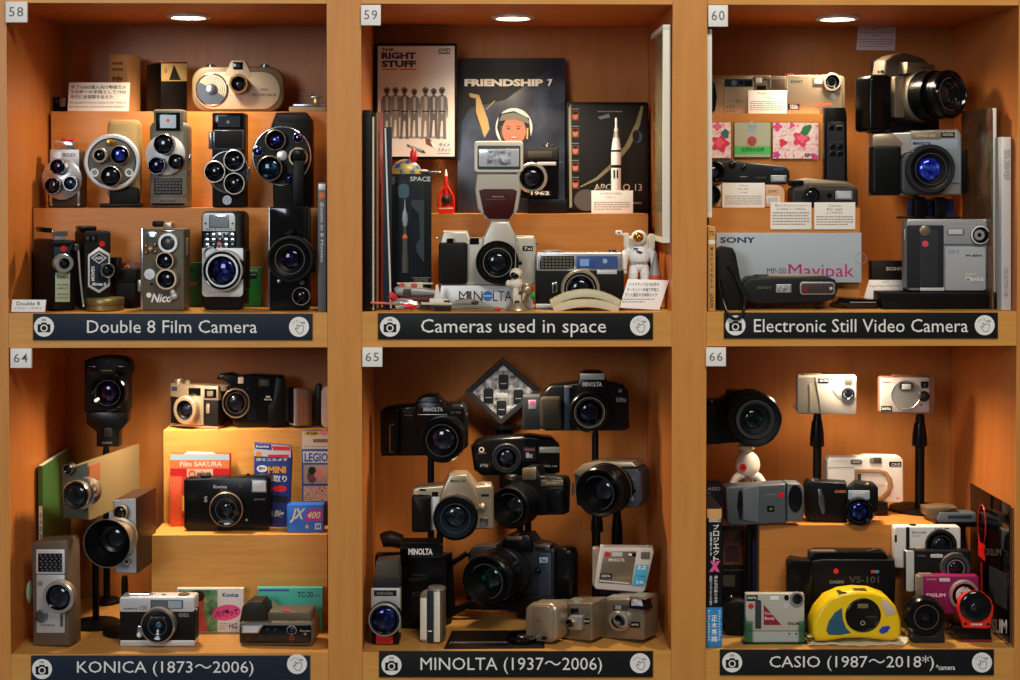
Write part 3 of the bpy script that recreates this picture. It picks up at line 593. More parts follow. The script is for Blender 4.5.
def figure(c, x, y0, y1, col, w=.45):   # printed standing figure
    h = y1-y0; s = h/52
    c.flat(ell(x, y0+4*s, 3*s, 3.6*s, 14), w+.1, '6a6662'); c.flat(ell(x, y0+4.9*s, 1.7*s, 1.9*s, 10), w+.15, '3a302c'); c.flat(rr(x-3.4*s, y0+2.6*s, x+3.4*s, y0+3.3*s), w+.17, '34302e'); c.flat(rr(x-1.4*s, y0+7.4*s, x+1.4*s, y0+9.4*s), w+.08, '4a4642')
    c.flat([(x-3, y0+9*s), (x+3, y0+9*s), (x+5.2*s, y0+11.5*s), (x+6*s, y0+22*s), (x+5.4*s, y0+31*s), (x+4.4*s, y0+31*s), (x+4.2*s, y0+20*s), (x+3.8*s, y0+28*s), (x+4*s, y0+50*s), (x+4.6*s, y0+52*s), (x+1.2*s, y0+52*s), (x+.8*s, y0+34*s), (x-.8*s, y0+34*s), (x-2.2*s, y0+52*s), (x-5.4*s, y0+52*s), (x-4.4*s, y0+49*s), (x-3.9*s, y0+28*s), (x-4.2*s, y0+20*s), (x-4.6*s, y0+31*s), (x-5.4*s, y0+31*s), (x-6*s, y0+22*s), (x-5.2*s, y0+11.5*s)], w, col)
    c.flat([(x-1.2*s, y0+10*s), (x+1.6*s, y0+10*s), (x+1*s, y0+27*s), (x-.6*s, y0+27*s)], w+.06, 'a8a098'); c.flat([(x-3.6*s, y0+24*s), (x+3.6*s, y0+24*s), (x+3.6*s, y0+25.2*s), (x-3.6*s, y0+25.2*s)], w+.08, '2a2826')
for i, (x, y) in enumerate(((386.8, 86.5), (395.5, 86.5), (404.5, 86.5), (414.3, 88), (425.5, 86.5), (433.8, 87.5), (442, 86.5))): figure(c, x, y, 139-(i % 2)*1.5, ('6a6460', '7a736c', '5c5652')[i % 3], .42+.02*i)
c.flat([(407, 144), (424, 150.5), (426, 153.5), (422, 153), (407, 146.5)], .45, '3a3a3c'); c.flat([(409, 145.3), (422, 150.3), (422, 151.5), (409, 146.5)], .5, 'b0a8a0'); c.flat([(425, 137), (430, 139), (437, 149), (432, 147), (426, 144)], .5, '6a4030'); c.flat([(430, 141), (435, 144), (437, 149), (433, 147)], .55, 'e8e4dc')
c.text('ライト', 439, 143, 450, 147, .45, 'purple', .03, .2); c.text('スタッフ', 437.5, 148, 450.5, 152, .45, 'purple', .03, .2); c.flat(rr(437, 153, 450, 153.8), .45, 'pink')
t = T('acrylic_stand', 'clear plastic block holding up the pale DVD case', 'stand', .262, 422, 214, rest=R59)
t.p('stand').box(401, 161, 440, 214, -8, 0, 'clear', .4, 1)
# record sleeve
t = T('record_sleeve', 'dark blue record sleeve with white capitals above a helmeted face', 'sleeve', .262, 511, 213, tilt=-7, rest=R59)
c = t.p('sleeve'); c.box(457.5, 58, 565, 213, -2.5, 0, 'mix_space', .3); c.flat([(458, 58.5), (564, 58.5), (536, 78), (505, 100), (470, 108), (458, 128)], .1, '1c1c20')
c.text('FRIENDSHIP', 464.5, 79, 543, 86.3, .3, 'cream', .05); c.text('7', 547.5, 79, 552.5, 86.3, .3, 'cream', .05)
c.flat([(476, 96), (479, 95), (488, 120), (489.5, 129), (484.5, 138), (476, 112)], .25, 'goldp'); c.flat([(469, 93), (479, 95), (478, 99), (470, 97)], .25, 'goldp'); c.flat([(486, 110), (495, 101), (494.6, 100.5), (485.5, 109.5)], .25, 'goldp'); c.flat([(477, 99), (486, 127), (484.5, 138), (474, 112)], .22, '3a3428')
c.flat(ell(514, 128, 18.5, 20, 32), .3, 'b4b6b4'); c.flat([(497, 128), (499, 114), (514, 111), (529, 118), (531, 140), (520, 148), (503, 146)], .36, '1c1a1a'); c.flat(ell(514, 131, 12, 14.5, 24), .42, '9c5f44')
c.flat([(499, 121), (502, 114.5), (514, 112.5), (527, 117), (530, 124), (514, 119.5)], .48, '5c5850'); 
for x in (508.5, 518.5): c.flat(ell(x, 128.8, 1.7, .7, 10), .5, '2a1c18'); c.flat(ell(x, 126.6, 2.6, .6, 10), .5, '6a3c24')
c.flat([(513, 128), (514.5, 128), (516, 134), (512, 134)], .5, 'a2604a').flat(ell(514, 137.6, 4.2, 1.3, 12), .52, '6a2c24').flat(ell(514, 137.3, 3.2, .6, 12), .53, 'c8b8b0'); c.flat([(526.8, 128), (528.4, 128), (528, 139), (526.4, 139)], .54, 'a89040').flat([(500.5, 126), (502, 126), (502.4, 140), (500.8, 140)], .54, '3a3630').flat([(508, 142), (520, 141.5), (525, 146), (504, 147)], .55, '2a2826')
# case with planet limb
t = T('disc_tin', 'flat black case with a planet limb, five small portraits and the number 13', 'case', .262, 608, 213, tilt=-4, rest=R59)
c = t.p('case'); c.box(566.5, 102, 648.5, 213.5, -6, 0, 'blackm', .8, 3); c.box(569.5, 105, 645.5, 211, 0, .3, '1a1814', .1, 1)
arc = [(641, 106), (636, 122), (626, 144), (612, 163), (596, 178), (580, 187)]; inn = [(580.5, 188), (597.5, 180.5), (615, 166), (630, 147), (640, 125), (643.5, 106)]
c.flat(arc+inn, .4, '7a7450'); c.flat([(568.5, 104+4), (571, 104), (572, 208), (569.5, 209)], .42, '8a8a70')
for i in range(5):
    y = 111+i*17.2; c.flat(rr(571.5, y, 579, y+9.5), .45, '5a2c1c'); c.flat(ell(575.3, y+5, 2.7, 3.6, 12), .5, 'b8684a'); c.flat(ell(575.3, y+2.2, 2.8, 1.6, 10), .55, '2a1a14'); c.flat(rr(571.5, y-2.4, 579, y-1.4), .45, 'inkg')
c.flat(ell(638, 137, 4, 6, 16), .42, '2c4a66').flat(ell(636, 136, 3.6, 6, 16), .46, '1a1814'); c.text('HOUSTON, WE HAVE A PROBLEM', 598, 111, 622, 112.2, .4, 'beige'); c.flat([(598, 117), (609, 113.5), (610, 117.5), (600, 119.5)], .4, '6a7078')
c.text('APOLLO 13', 594, 184.5, 642, 191.5, .45, 'c8bca8'); c.flat(ell(586, 201, 12, 11, 24), .36, '4a443c'); c.text('UNIVERSAL', 632, 203, 642, 205, .4, 'beige')
t = T('rocket_model', 'white moon rocket model with black bands standing before the black case', 'model', .222, 616, 212, rest=R59)
q = t.p('stage'); q.vlathe(616, -8, [(4.6, 213), (4.6, 196), (5, 194), (5, 168, 'white'), (5, 165, 'ink'), (5, 152, 'white'), (5, 150, 'ink'), (4.9, 149.5, 'white'), (3.1, 138, 'white'), (2.2, 131, 'silver'), (1.2, 126, 'white'), (1.1, 119, 'white'), (.4, 117.5, 'white')], 'white', 24)
for a in (0, 1): q.box(613.5+a*3.2, 170, 615+a*3.2, 178, -5, -2.8, 'ink', .1)
for x in (610.5, 621.5): t.p('fin').box(x-1.2, 205, x+1.2, 213, -9, -7, 'white', .2)
t.p('engine').ball(601, 190, -8, 4, '3a3430', 3).tube([(603, 190, -8), (612, 190, -8)], 1.5, '3a3430')
t = T('information_card', 'small white card with print in front of the white rocket model', 'card', .185, 611, 213, tilt=-5, rest=R59)
c = t.p('card').prism(rr(591.5, 190.5, 633, 213.5), -1, 0, 'paper', .1); c.text('AUTOMATIC CAMERA', 600, 192.5, 622, 194.5, .1, 'inkg').text('(1962～)', 606, 196.5, 615, 198.5, .1, 'inkg').lines(594, 202, 630, 211, 4, .1)
# 1962 camera
t = T('display_block', 'long black base under the camera marked 1962', 'block', .195, 540, 213, rest=R59)
t.p('base').box(528, 199.5, 567, 213.5, -16, 0, 'blackm', .6, 1)
zb = t.M @ Vector((0, 0, 0)); Z62 = at(540, 199.5, .195).z
t = T('rangefinder_camera', 'black and chrome rangefinder camera marked 1962 behind the tall flash unit', 'camera', .2, 540, 199, rest=Z62)
t.p('body').box(521, 147, 559, 199.8, -13, 0, 'black', 1.5, 2).box(521, 149, 558, 160, 0, .8, '2a2622', .3).box(537, 162, 556, 165.5, 0, 1, 'silverl', .3).box(558, 162, 563, 163.4, -4, -2, 'chrome', .3)
t.p('winding_dial').vlathe(548, -6, [(6, 147), (6, 144.5), (2.5, 144), (2.5, 142.8)], 'chromed'); t.p('viewfinder').box(528, 151, 552, 158, .8, 1.2, '3c3830', .2)
t.lens(532, 178, 15.5, 0, 8, 'silver', 'chromed', 'gl_dark', rim=.2, gr=.62, gdep=5)
t.p('number_strip').box(529.5, 191, 551, 196, 8.5, 9.4, 'ink', .2).text('1962', 531, 191.6, 549.5, 195.5, 9.5, 'white', .03)
# main white SLR with flash
t = T('slr_camera', 'large silver white camera with a tall flash unit mounted on top', 'camera', .075, 487, 287, rest=None)
b = t.p('body'); b.prism([(439, 246), (443, 231), (468, 231), (470, 238), (482, 238), (489, 231), (492, 222.5), (508, 222.5), (514, 232), (518, 236), (534, 236), (536.5, 242), (536.5, 284), (531, 285.5), (442, 285.5), (439, 283)], -20, 0, 'pearl', 2.5, seg=3)
b.prism([(483, 238), (491, 221), (509, 221), (517, 238), (522, 262), (480, 262)], -10, 5, 'pearl', 2.5, seg=3)
t.p('grip').box(438.7, 242.5, 467.5, 284, -14, 7, 'leather', 2.5, 3); t.p('shutter_button').vlathe(454, -3, [(4, 235), (3.6, 233.5), (1, 233)], 'ink', sq=.6)
q = t.p('window'); q.box(469.5, 238, 479, 244.5, 0, .5, 'blackg', .2).box(446.5, 238.5, 453.5, 242, 0, 7.3, 'blackg', .2); b.box(522.5, 246, 533, 251, 0, .4, 'ink', .1).text('7xi', 524, 247, 532, 250, .5, 'white')
t.lens(497.5, 262.5, 21.4, 3, 20, 'blackg', 'black', 'gl_dark', rim=.1, gr=.45, gdep=7); t.parts[-2].ring(497.5, 262.5, 14, 14.4, 17.2, 'silver', 40)
t.p('release_button').box(519, 259.5, 522, 264.5, 0, 1.5, 'black', .3); t.p('strap_lug').box(536, 243, 539, 246, -8, -5, 'chrome', .4).box(436.5, 237, 440, 239, -8, -5, 'chrome', .4)
fl = t.p('flash_unit', label='tall pale flash unit with a dark red panel'); fl.prism([(477, 174), (519, 174), (521, 190), (518, 210), (511, 218.5), (505, 221), (491, 221), (485, 218.5), (477.5, 208), (475, 190)], -12, 2, 'b4ac9e', 2, seg=3)
fh = t.p('flash_head', up=fl); fh.box(474, 141, 523.5, 172.5, -16, 5, 'cream', 2.2, 4)
q = t.p('flash_window', up=fl); q.box(477.5, 145.5, 520.5, 169.5, 5, 5.6, '3a4448', .3, 1.5).box(479, 149, 519, 166.5, 5.5, 6, 'flash', .2, 1); q.box(487, 151, 511, 165, 6, 6.3, 'mix_shiny', .1, 2)
q = t.p('flash_panel', up=fl); q.prism([(479, 190.5), (484, 189), (513, 189), (517, 191), (513.5, 213), (509, 219), (489, 219), (484, 214)], 2, 3, '3c0a0c', .5); q.text('MINOLTA', 492, 195.8, 504, 197.6, 3.1, 'a08868', .02).lines(486, 199.4, 509, 200.4, 1, 3.1, '8a6848')
t = T('display_stand', 'silver counter stand with black capitals under the large silver camera', 'stand', .062, 487, 306, rest=F0)
q = t.p('stand'); q.prism([(441, 285.5), (530, 285.5), (534, 306), (438, 306)], -26, 0, 'silverl', 1); q.text('MIN', 459, 291, 482.5, 300, .15, 'signblk', -.005); q.text('LTA', 493, 291, 512, 300, .15, 'signblk', -.005); q.flat(ell(487.7, 295.5, 5.2, 4.6, 24), .2, '2a70b8').flat(rr(483, 295, 492.4, 296), .3, 'silverl')
# SPACE box and the things on it
t = T('toy_box', 'tall black box lettered SPACE with a rocket behind its window', 'box', .08, 410, 286, yaw=2, rest=F0)
b = t.p('carton'); b.box(388.5, 174, 431.5, 306, -18, 0, '0e1216', .3); b.text('SPACE', 410, 176.6, 430.5, 181.4, .15, 'silverl', .02); b.lines(411, 183, 428, 184.4, 1, .1); b.lines(389.5, 177, 395, 185, 4, .1)
b.text('COLLECTION', 414, 278, 428, 280.5, .15, 'greyl'); b.flat(rr(412, 276.6, 430.5, 277.1), .1, 'greyl')
q = t.p('window'); q.box(396, 181, 425, 274, 0, .4, '121a22', .1, 3); q.flat(rr(398, 184, 409, 198, 4), .5, '3a5a68'); q.flat([(411, 200), (424, 200), (424, 262), (417, 252)], .5, '26343e'); q.flat([(412, 206), (419, 214), (420, 238), (413, 250)], .55, '10161e')
q = t.p('rocket_toy'); q.vlathe(405, 1.5, [(3.4, 272), (3.4, 256, 'greyd'), (2.8, 250, 'greyd'), (2.8, 238, 'greyd'), (1.8, 234, 'orange'), (1.8, 226, 'greyd'), (3, 220, 'greyl'), (2.6, 214, 'greyl'), (.8, 208, 'greyl'), (.4, 199, 'greyl')], 'greyd', 14, sq=.45)
t = T('globe_toy', 'small globe with yellow and blue land, a red rocket on it, atop the SPACE box', 'globe', .09, 406, 176)
zs = at(410, 174, .08).z; t.rest = zs
q = t.p('globe'); q.vlathe(406, -12, [(15.5, 177)]+[(15.6*math.cos(a), 175-15.6*math.sin(a)) for a in (.05, .3, .55, .8, 1.05, 1.3, 1.5)], 'mix_globe', 28, sq=.6)
q = t.p('rocket'); q.vlathe(413.5, -10, [(2.4, 163), (3.6, 158), (3.2, 152), (1.4, 149), (.2, 148)], 'red', 14).prism([(409.5, 158), (413, 153), (413, 162), (407, 162)], -11, -9, 'red', .2)
t = T('plane_model', 'tiny grey aircraft lying on the top right corner of the SPACE box', 'model', .085, 432, 176, rest=zs)
t.p('fuselage').ball(430, 174.5, -6, 11, 'chromed', 1.8, 2.4).ball(424, 173.5, -6, 5, 'beige', 1.6, 3); t.p('wing').box(428, 175, 436, 176, -11, -1, 'greyd', .2)
t = T('rocket_toy', 'bright red toy rocket with three legs on the riser', 'toy', .18, 446, 213, rest=R59)
q = t.p('body'); q.vlathe(446, -6, [(5, 208), (4.6, 203), (2.2, 188), (2.4, 185), (1.7, 176, 'red'), (1.3, 173, 'cream'), (.3, 169, 'cream')], 'red', 16); q.ball(446, 200, -2, 5, '2a1c1a')
q = t.p('stand'); q.box(437.5, 207, 454.5, 213.5, -12, 0, 'red', 1, 2).tube([(445, 186, -5), (439, 197, -4), (438.5, 208, -4)], 1.3, 'red').tube([(447, 186, -5), (453, 197, -4), (453.5, 208, -4)], 1.3, 'red').box(439, 208, 453, 209, 0, .5, 'cream', .1)
# little space models at the front
t = T('spacecraft_model', 'small grey and red space station model at the foot of the SPACE box', 'model', .052, 415, 303, rest=F0)
t.p('base').box(404, 303, 430, 308.5, -9, -5, '3a3636', .4)
q = t.p('hull'); q.tube([(395, 292, -5), (400, 291, -5), (420, 291.5, -5), (437, 293, -5)], [3.5, 5.5, 5, 2.6], 'greyl', 12); 
for x in (402, 408, 414, 420): q.lathe(x, 286, [(3, -8), (3, -2), (.1, -1.8)], 'c8503c' if x % 4 else 'beige', 12)
q.box(397, 282.8, 433, 284.4, -9, -3, 'beige', .4).box(403, 289, 411, 295, -1, 1.4, '3a3434', .4); t.p('truss').box(401, 296, 434, 304, -10, -4, '3a3636', .8, 1).box(406, 298, 430, 300, -4, -3, 'redd', .2)
t = T('plane_model', 'small red and silver rocket plane with swept tail at the front left', 'model', .018, 396, 310, rest=F0)
q = t.p('fuselage'); q.tube([(392, 303.5, -4), (400, 303, -4), (408, 304.5, -2), (417, 306, -1), (420, 306.5, -1)], [1.5, 5, 5.4, 3.6, .6], 'silver', 14, rz=.8).tube([(401, 306, 0), (410, 306.5, 0), (418.5, 306.5, 0)], [2, 3.6, 1.2], 'red', 10)
t.p('wing').prism([(368, 302), (395, 303.2), (396, 305), (369, 303.8)], -9, -2, 'd0685a', .3).prism([(395, 307), (406, 305), (404, 309), (397, 309.5)], -2, 3, 'silver', .3)
t.p('tail').prism([(389, 292), (393, 292.5), (400, 300), (391, 303)], -5, -3.6, 'red', .2).prism([(388, 297), (396, 299), (395, 301), (389, 299)], -9, -2, 'redd', .2); t.p('landing_leg').tube([(411, 308, -1), (411.5, 312, -1)], .8, 'chromed')
t = T('shuttle_model', 'small white space shuttle model pointing right beside the red plane', 'model', .022, 437, 310, rest=F0)
q = t.p('hull'); q.tube([(430, 302, -5), (436, 302, -4), (446, 302.5, -2), (452, 304.5, -1)], [3.4, 4.4, 4, 1], 'cream', 14); q.prism([(424, 305.5), (452, 305.5), (451, 310.5), (436, 311), (432, 307)], -9, 1, '2a2624', .6); q.box(444, 300.5, 450, 302, 1, 2.6, 'ink', .3)
t.p('tail_fin').prism([(436, 284.5), (438, 284.5), (441, 299), (434, 299)], -5.4, -3.8, 'cream', .2); t.p('wing').prism([(421, 303), (434, 303.4), (434, 305), (421, 304.6)], -10, 0, 'beige', .3)
t = T('plane_model', 'small grey delta winged jet before the silver counter stand', 'model', .022, 476, 310, rest=F0)
q = t.p('fuselage'); q.tube([(455, 303, -4), (468, 302, -3), (482, 305, -1), (495, 309, 1)], [2.5, 3.6, 3, .6], '8a8478', 12, rz=.8); q.ball(475, 302.5, 0, 4, '3a3c40', 1.8)
t.p('wing').prism([(452, 305), (482, 305), (497, 308.5), (494, 309.5), (454, 307)], -10, 2, '7a7468', .3); t.p('tail_fin').prism([(468, 291), (469.5, 291), (473, 302), (468, 302)], -4, -3, '5a4a40', .2).prism([(459, 298), (464, 298), (468, 303), (459, 303)], -5, -4, '1c2028', .2)
t.p('nose').ball(498, 309, .5, 3.6, 'red', 1.8, 2)
t = T('lander_model', 'small white astronaut and gold lander model with a thin antenna', 'model', .035, 517, 310, rest=F0)
q = t.p('astronaut'); q.ball(516, 274, -4, 6.5, 'cream', 6); q.ball(515, 275.5, 0, 4.4, 'blackg', 4, 3); q.ball(516, 284, -4, 7, 'cream', 6, 5).ball(508.5, 284, -2, 3, 'cream', 3.5); q.tube([(516, 288, -4), (515, 300, -4)], 3.4, 'cream', 10)
q = t.p('lander'); q.ball(527, 290, -8, 6, 'champ', 6).tube([(527, 290, -8), (522, 302, -6)], 3.5, 'champ', 10).vlathe(517, -5, [(13, 311.5), (12.5, 310), (8, 305), (4, 299)], 'champ', 16); q.box(513, 296, 521, 308, -1, 1.5, 'beige', .8, 1).box(514.5, 302, 519.5, 305, 1.5, 2, 'ink', .2)
t.p('antenna').tube([(515.6, 233, -6), (515.6, 262, -5), (513.5, 300, -3)], .5, 'greyl', 6); t.p('marker').ball(533, 297, -6, 2.6, 'green', 4)
# rangefinder
t = T('rangefinder_camera', 'chrome and black rangefinder camera with a blue window and a long grille', 'camera', .055, 580, 307, yaw=-2, rest=F0)
b = t.p('body'); b.box(535.5, 270, 624, 306.5, -18, 0, 'leather', 1.5, 2); b.box(536.5, 252.5, 622.5, 271, -18, .6, 'silver', 1.2, 2); b.box(536, 303, 624.5, 307.5, -18, .8, 'silver', .5, 1); b.box(597, 270, 617, 274, .4, 1.2, 'silverl', .2)
q = t.p('meter_grille'); q.box(540, 256, 574, 269, .6, 1.2, 'blackg', .3)
for j in range(4):
    for i in range(9): q.box(541.2+i*3.6, 257.2+j*2.9, 544+i*3.6, 259.4+j*2.9, 1.2, 1.6, '5a5448', .1)
q = t.p('viewfinder', label='blue tinted viewfinder window'); q.box(576.5, 256, 617.5, 268.5, .6, 1.2, '2a4a90', .3).flat(rr(580, 259, 589, 266), 1.3, '86a8e0').flat(rr(596, 257, 616, 267.5), 1.3, '33508a').disc(605, 261, 2.5, 1.4, '9ab0d0', 12)
t.p('top_dial').vlathe(552, -8, [(12, 252.6), (12, 250.6), (4, 250)], 'silver', sq=.6).vlathe(612, -8, [(5.5, 252.6), (5.5, 249.5), (1.5, 249)], 'chrome'); t.p('self_timer').box(552, 282, 557.5, 293, 0, 1.6, 'chrome', .5, 2).box(553.5, 284.5, 556, 292, 1.5, 1.9, 'ink', .2)
t.lens(580.5, 289, 19.6, 0, 9, 'champ', 'silver', 'gl_dark', rim=.16, gr=.5, gdep=6); t.parts[-2].ring(580.5, 289, 13.8, 14.4, 6.5, 'silver', 40)
def strap(cx, y0, y1, x0, x1, Y, lab):
    t = T('curved_strip', lab, 'strip', Y, cx, 311, group='curved ivory strips in front of the rangefinder camera')
    n = 14; up = [(x0+(x1-x0)*i/n, y0+(y1-y0)*(abs(2*i/n-1)**2)) for i in range(n+1)]; lo = [(x+(2 if i == 0 else -2 if i == n else 0), y+8.5) for i, (x, y) in enumerate(up)][::-1]
    t.p('strip').prism(up+lo, -5, 0, 'beige', .6, side='a09a50'); return t
strap(583, 289, 300, 549.5, 621, .03, 'upper of two curved ivory strips before the blue windowed camera')
strap(586, 299, 306, 552, 620, .018, 'lower of two curved ivory strips resting on the shelf edge')
# astronaut figure
t = T('astronaut_figure', 'white astronaut figure with jet pack and an orange gold visor', 'figure', .075, 639, 306, rest=F0)
b = t.p('body'); W = 'white'
b.ball(639, 256, -6, 11, W, 10.5, 7).ball(639, 266, -6, 9, W, 6, 6)
for sgn in (-1, 1):
    b.tube([(639+sgn*9, 249, -6), (639+sgn*14, 255, -5), (639+sgn*15, 264, -1), (639+sgn*14.5, 270, 2)], [4, 4.2, 3.4, 2.2], W, 12).ball(639+sgn*14.5, 272, 2, 2.6, 'cream')
    b.tube([(639+sgn*5, 266, -6), (639+sgn*6, 276, -4), (639+sgn*6, 288, -5), (639+sgn*6, 303, -5)], [5, 4.8, 4.2, 3.8], W, 12).ball(639+sgn*6, 304, -3, 4.6, 'greyl', 2.4, 6)
    for y in (273, 279, 285): b.tube([(639+sgn*6-4.6, y, -4), (639+sgn*6, y+.8, .6), (639+sgn*6+4.6, y, -4)], .5, 'cream', 6)
b.box(631, 261.5, 647, 263, 0, 1.6, 'greyl', .3).box(633.5, 248, 638, 249.4, .5, 1.4, 'ink', .1).prism([(636, 250), (643, 252), (641, 254), (637, 252.5)], .5, 1.5, '2a3040', .1)
h = t.p('helmet'); h.ball(639, 237.5, -5, 8, W, 7.5); t.p('visor', up=h, label='orange gold mirrored visor').ball(638.5, 237.3, -1.2, 5.8, 'visor', 5.4, 6)
q = t.p('jet_pack'); q.box(626, 236, 652, 262, -16, -9, 'cream', 1.5, 3).box(624, 233, 629, 248, -10, -4, 'cream', 1, 1.5).box(649, 234, 655, 250, -10, -4, 'cream', 1, 1.5).box(616, 230.5, 622.5, 235, -8, -3, W, .8, 1.5).tube([(621, 233, -6), (627, 238, -7)], 1.2, W); q.disc(619, 232.8, 1, -2.9, 'ink', 10)
t = T('capsule_model', 'small grey cone model with an orange band behind the tilted white card', 'model', .06, 657, 306, rest=F0)
t.p('cone').vlathe(655, -8, [(6.5, 307), (7, 292), (6.6, 281), (6.2, 275, 'c8502c'), (4, 264, 'greyl'), (1, 254, 'greyl'), (.3, 252, 'greyl')], 'greyl', 20)
t = T('information_card', 'tilted white card with black Japanese text leaning beside the astronaut figure', 'card', .022, 644, 311, tilt=-14, rest=F0)
c = t.p('card').prism([(628, 279), (669, 280.2), (659.5, 311), (619.5, 308.5)], -3, 0, 'white', .3)
for i, s in enumerate(('ハイマチックは1962年の', 'マーキュリー計画で宇宙に', '行った最初の日本製カメラ')): c.text(s, 629-i*1.9, 282.3+i*5.4, (659, 659, 657)[i], 286.2+i*5.4, .15, 'print', .012, .15)
c.lines(622, 299, 655, 304.5, 2, .15)
# framed picture on the right side wall
def side_frame(px_front, px_wall, py0, py1, Y0, Y1, label, left=True):
    t = T('hanging_picture', label, 'frame', Y0, px_front, py1); k = t.k; dep = (Y1-Y0)/k
    f = t.p('frame'); th = abs(px_wall-px_front)
    x0, x1 = min(px_front, px_wall), max(px_front, px_wall); b = 5
    b=5/1; f.box(x0, py0, x1, py0+b, -dep, 0, 'ivory', .4); f.box(x0, py1-b, x1, py1, -dep, 0, 'ivory', .4); f.box(x0, py0+b, x1, py1-b, -b, 0, 'ivory', .4); f.box(x0, py0+b, x1, py1-b, -dep, -dep+b, 'ivory', .4)
    if left: f.box(x0+3, py0+b, x1, py1-b, -dep+b, -b, 'c8b890', 0); t.p('picture').box(x0+2, py0+17, x0+3, py1-17, -dep+17, -17, 'mix_album', 0); t.p('glazing').box(x0+1, py0+b, x0+1.4, py1-b, -dep+b, -b, 'glassp', 0)
    else: f.box(x0, py0+b, x1-3, py1-b, -dep+b, -b, 'b8904e', 0)
SPEC['ivory'] = ('e8e6d8', .4, 0)
side_frame(662.8, 670.4, 24.5, 243, .012, .165, 'tall white picture frame hung on the right side of the space compartment')
R60a = riser(.10, 709, 860, 207.8, F0, 'wooden riser behind the long pale blue box', D1=.1695)
R60b = riser(.17, 709, 824, 113.5, F0, 'tall wooden riser carrying two champagne coloured cameras')
side_frame(712, 707.2, 29, 217.5, .01, .15, 'thin white frame hung on the left side below number 60', left=False)
t = T('still_video_camera', 'champagne flat camera with a blue black window strip, on the tall riser', 'camera', .2, 740, 112, rest=R60b)
b = t.p('body'); b.box(711.5, 75, 771, 112.7, -14, 0, 'champ', 1.5, 1.5); b.box(724, 78.5, 753.5, 112.4, 0, 1.4, 'champ', .4, 1); b.text('DC-1', 736, 99.5, 742.5, 102, 1.5, 'ink')
q = t.p('window_strip', label='glossy blue black window strip'); q.box(724.5, 79, 753, 86.5, 1.4, 1.9, 'window', .2, .5).disc(734, 82.8, 2.8, 2, 'mirror', 16).disc(741.5, 82.3, 2.2, 2, 'blackg', 16); q.box(745.5, 80, 752, 85.5, 1.9, 2.3, 'blackg', .2)
for j in range(2):
    for i in range(3): b.disc(727.5+i*3.2, 106+j*4, .7, 1.5, 'greyd', 8)
b.box(755, 76, 770, 90, 0, 1, 'champd', .4, .6).box(756, 77.5, 762, 83, 1, 1.4, 'flash', .2).box(757, 85.5, 766, 90, 1, 1.5, 'black', .2).box(763, 78, 768, 80, 1, 1.4, 'brass', .2).box(750, 74.2, 753, 76, -6, -2, 'red', .2)
t.p('grip').prism([(712, 81), (715, 84), (717, 96), (715.5, 109), (712, 112)], -6, 5, 'black', .8)
t = T('still_video_camera', 'champagne camera with dark capitals and a round lens at its upper right', 'camera', .198, 808, 112, rest=R60b)
b = t.p('body'); b.box(769.5, 75.5, 845.5, 112.7, -14, -2, 'champd', 2, 4); b.box(787, 75, 842, 112.3, -2, 1, 'champ', .8, (1, 6, 1, 1)); b.box(770, 76, 787, 90, -2, 1, 'champd', .8, 3).box(772, 79, 785, 89.5, 1, 1.6, '4a3a2a', .3, .6)
b.text('SONY', 790.5, 80.3, 803, 83, 1.1, 'ink', .02); b.text('SYBER-SHOT', 815.5, 102.2, 832, 105, 1.1, 'c8502c', .02); b.box(788, 103.2, 799.5, 108.6, 1, 1.3, 'ink', .1).text('STILL', 790, 104, 798, 106, 1.4, 'white').text('VIDEO', 789.5, 106.3, 798.5, 108, 1.4, 'white'); b.flat(ell(833.5, 96, 3, 2.8, 14), 1.1, 'a8b8b8')
b.box(813, 77.5, 824, 85.5, 1, 2, 'champd', .4, .6).box(814.5, 79, 822, 83.5, 2, 2.4, 'flash', .2); b.box(784, 73.5, 794, 76, -10, -4, 'redd', .5, 1)
t.lens(832.5, 81.8, 9, 0, 5, 'silver', 'champ', 'gl_dark', rim=.22, gr=.45)
t = T('information_card', 'peach lit card with print standing between the two champagne cameras', 'card', .181, 767, 112, tilt=-5, rest=R60b)
c = t.p('card').prism(rr(748.3, 90.3, 787, 113), -.8, 0, 'paper', .1); c.text('FUJIX DS-1', 758, 92.3, 777, 94.8, .1, 'inkg').text('(1988)', 763, 97, 772, 99, .1, 'inkg').lines(750, 101, 785, 111, 5, .1)
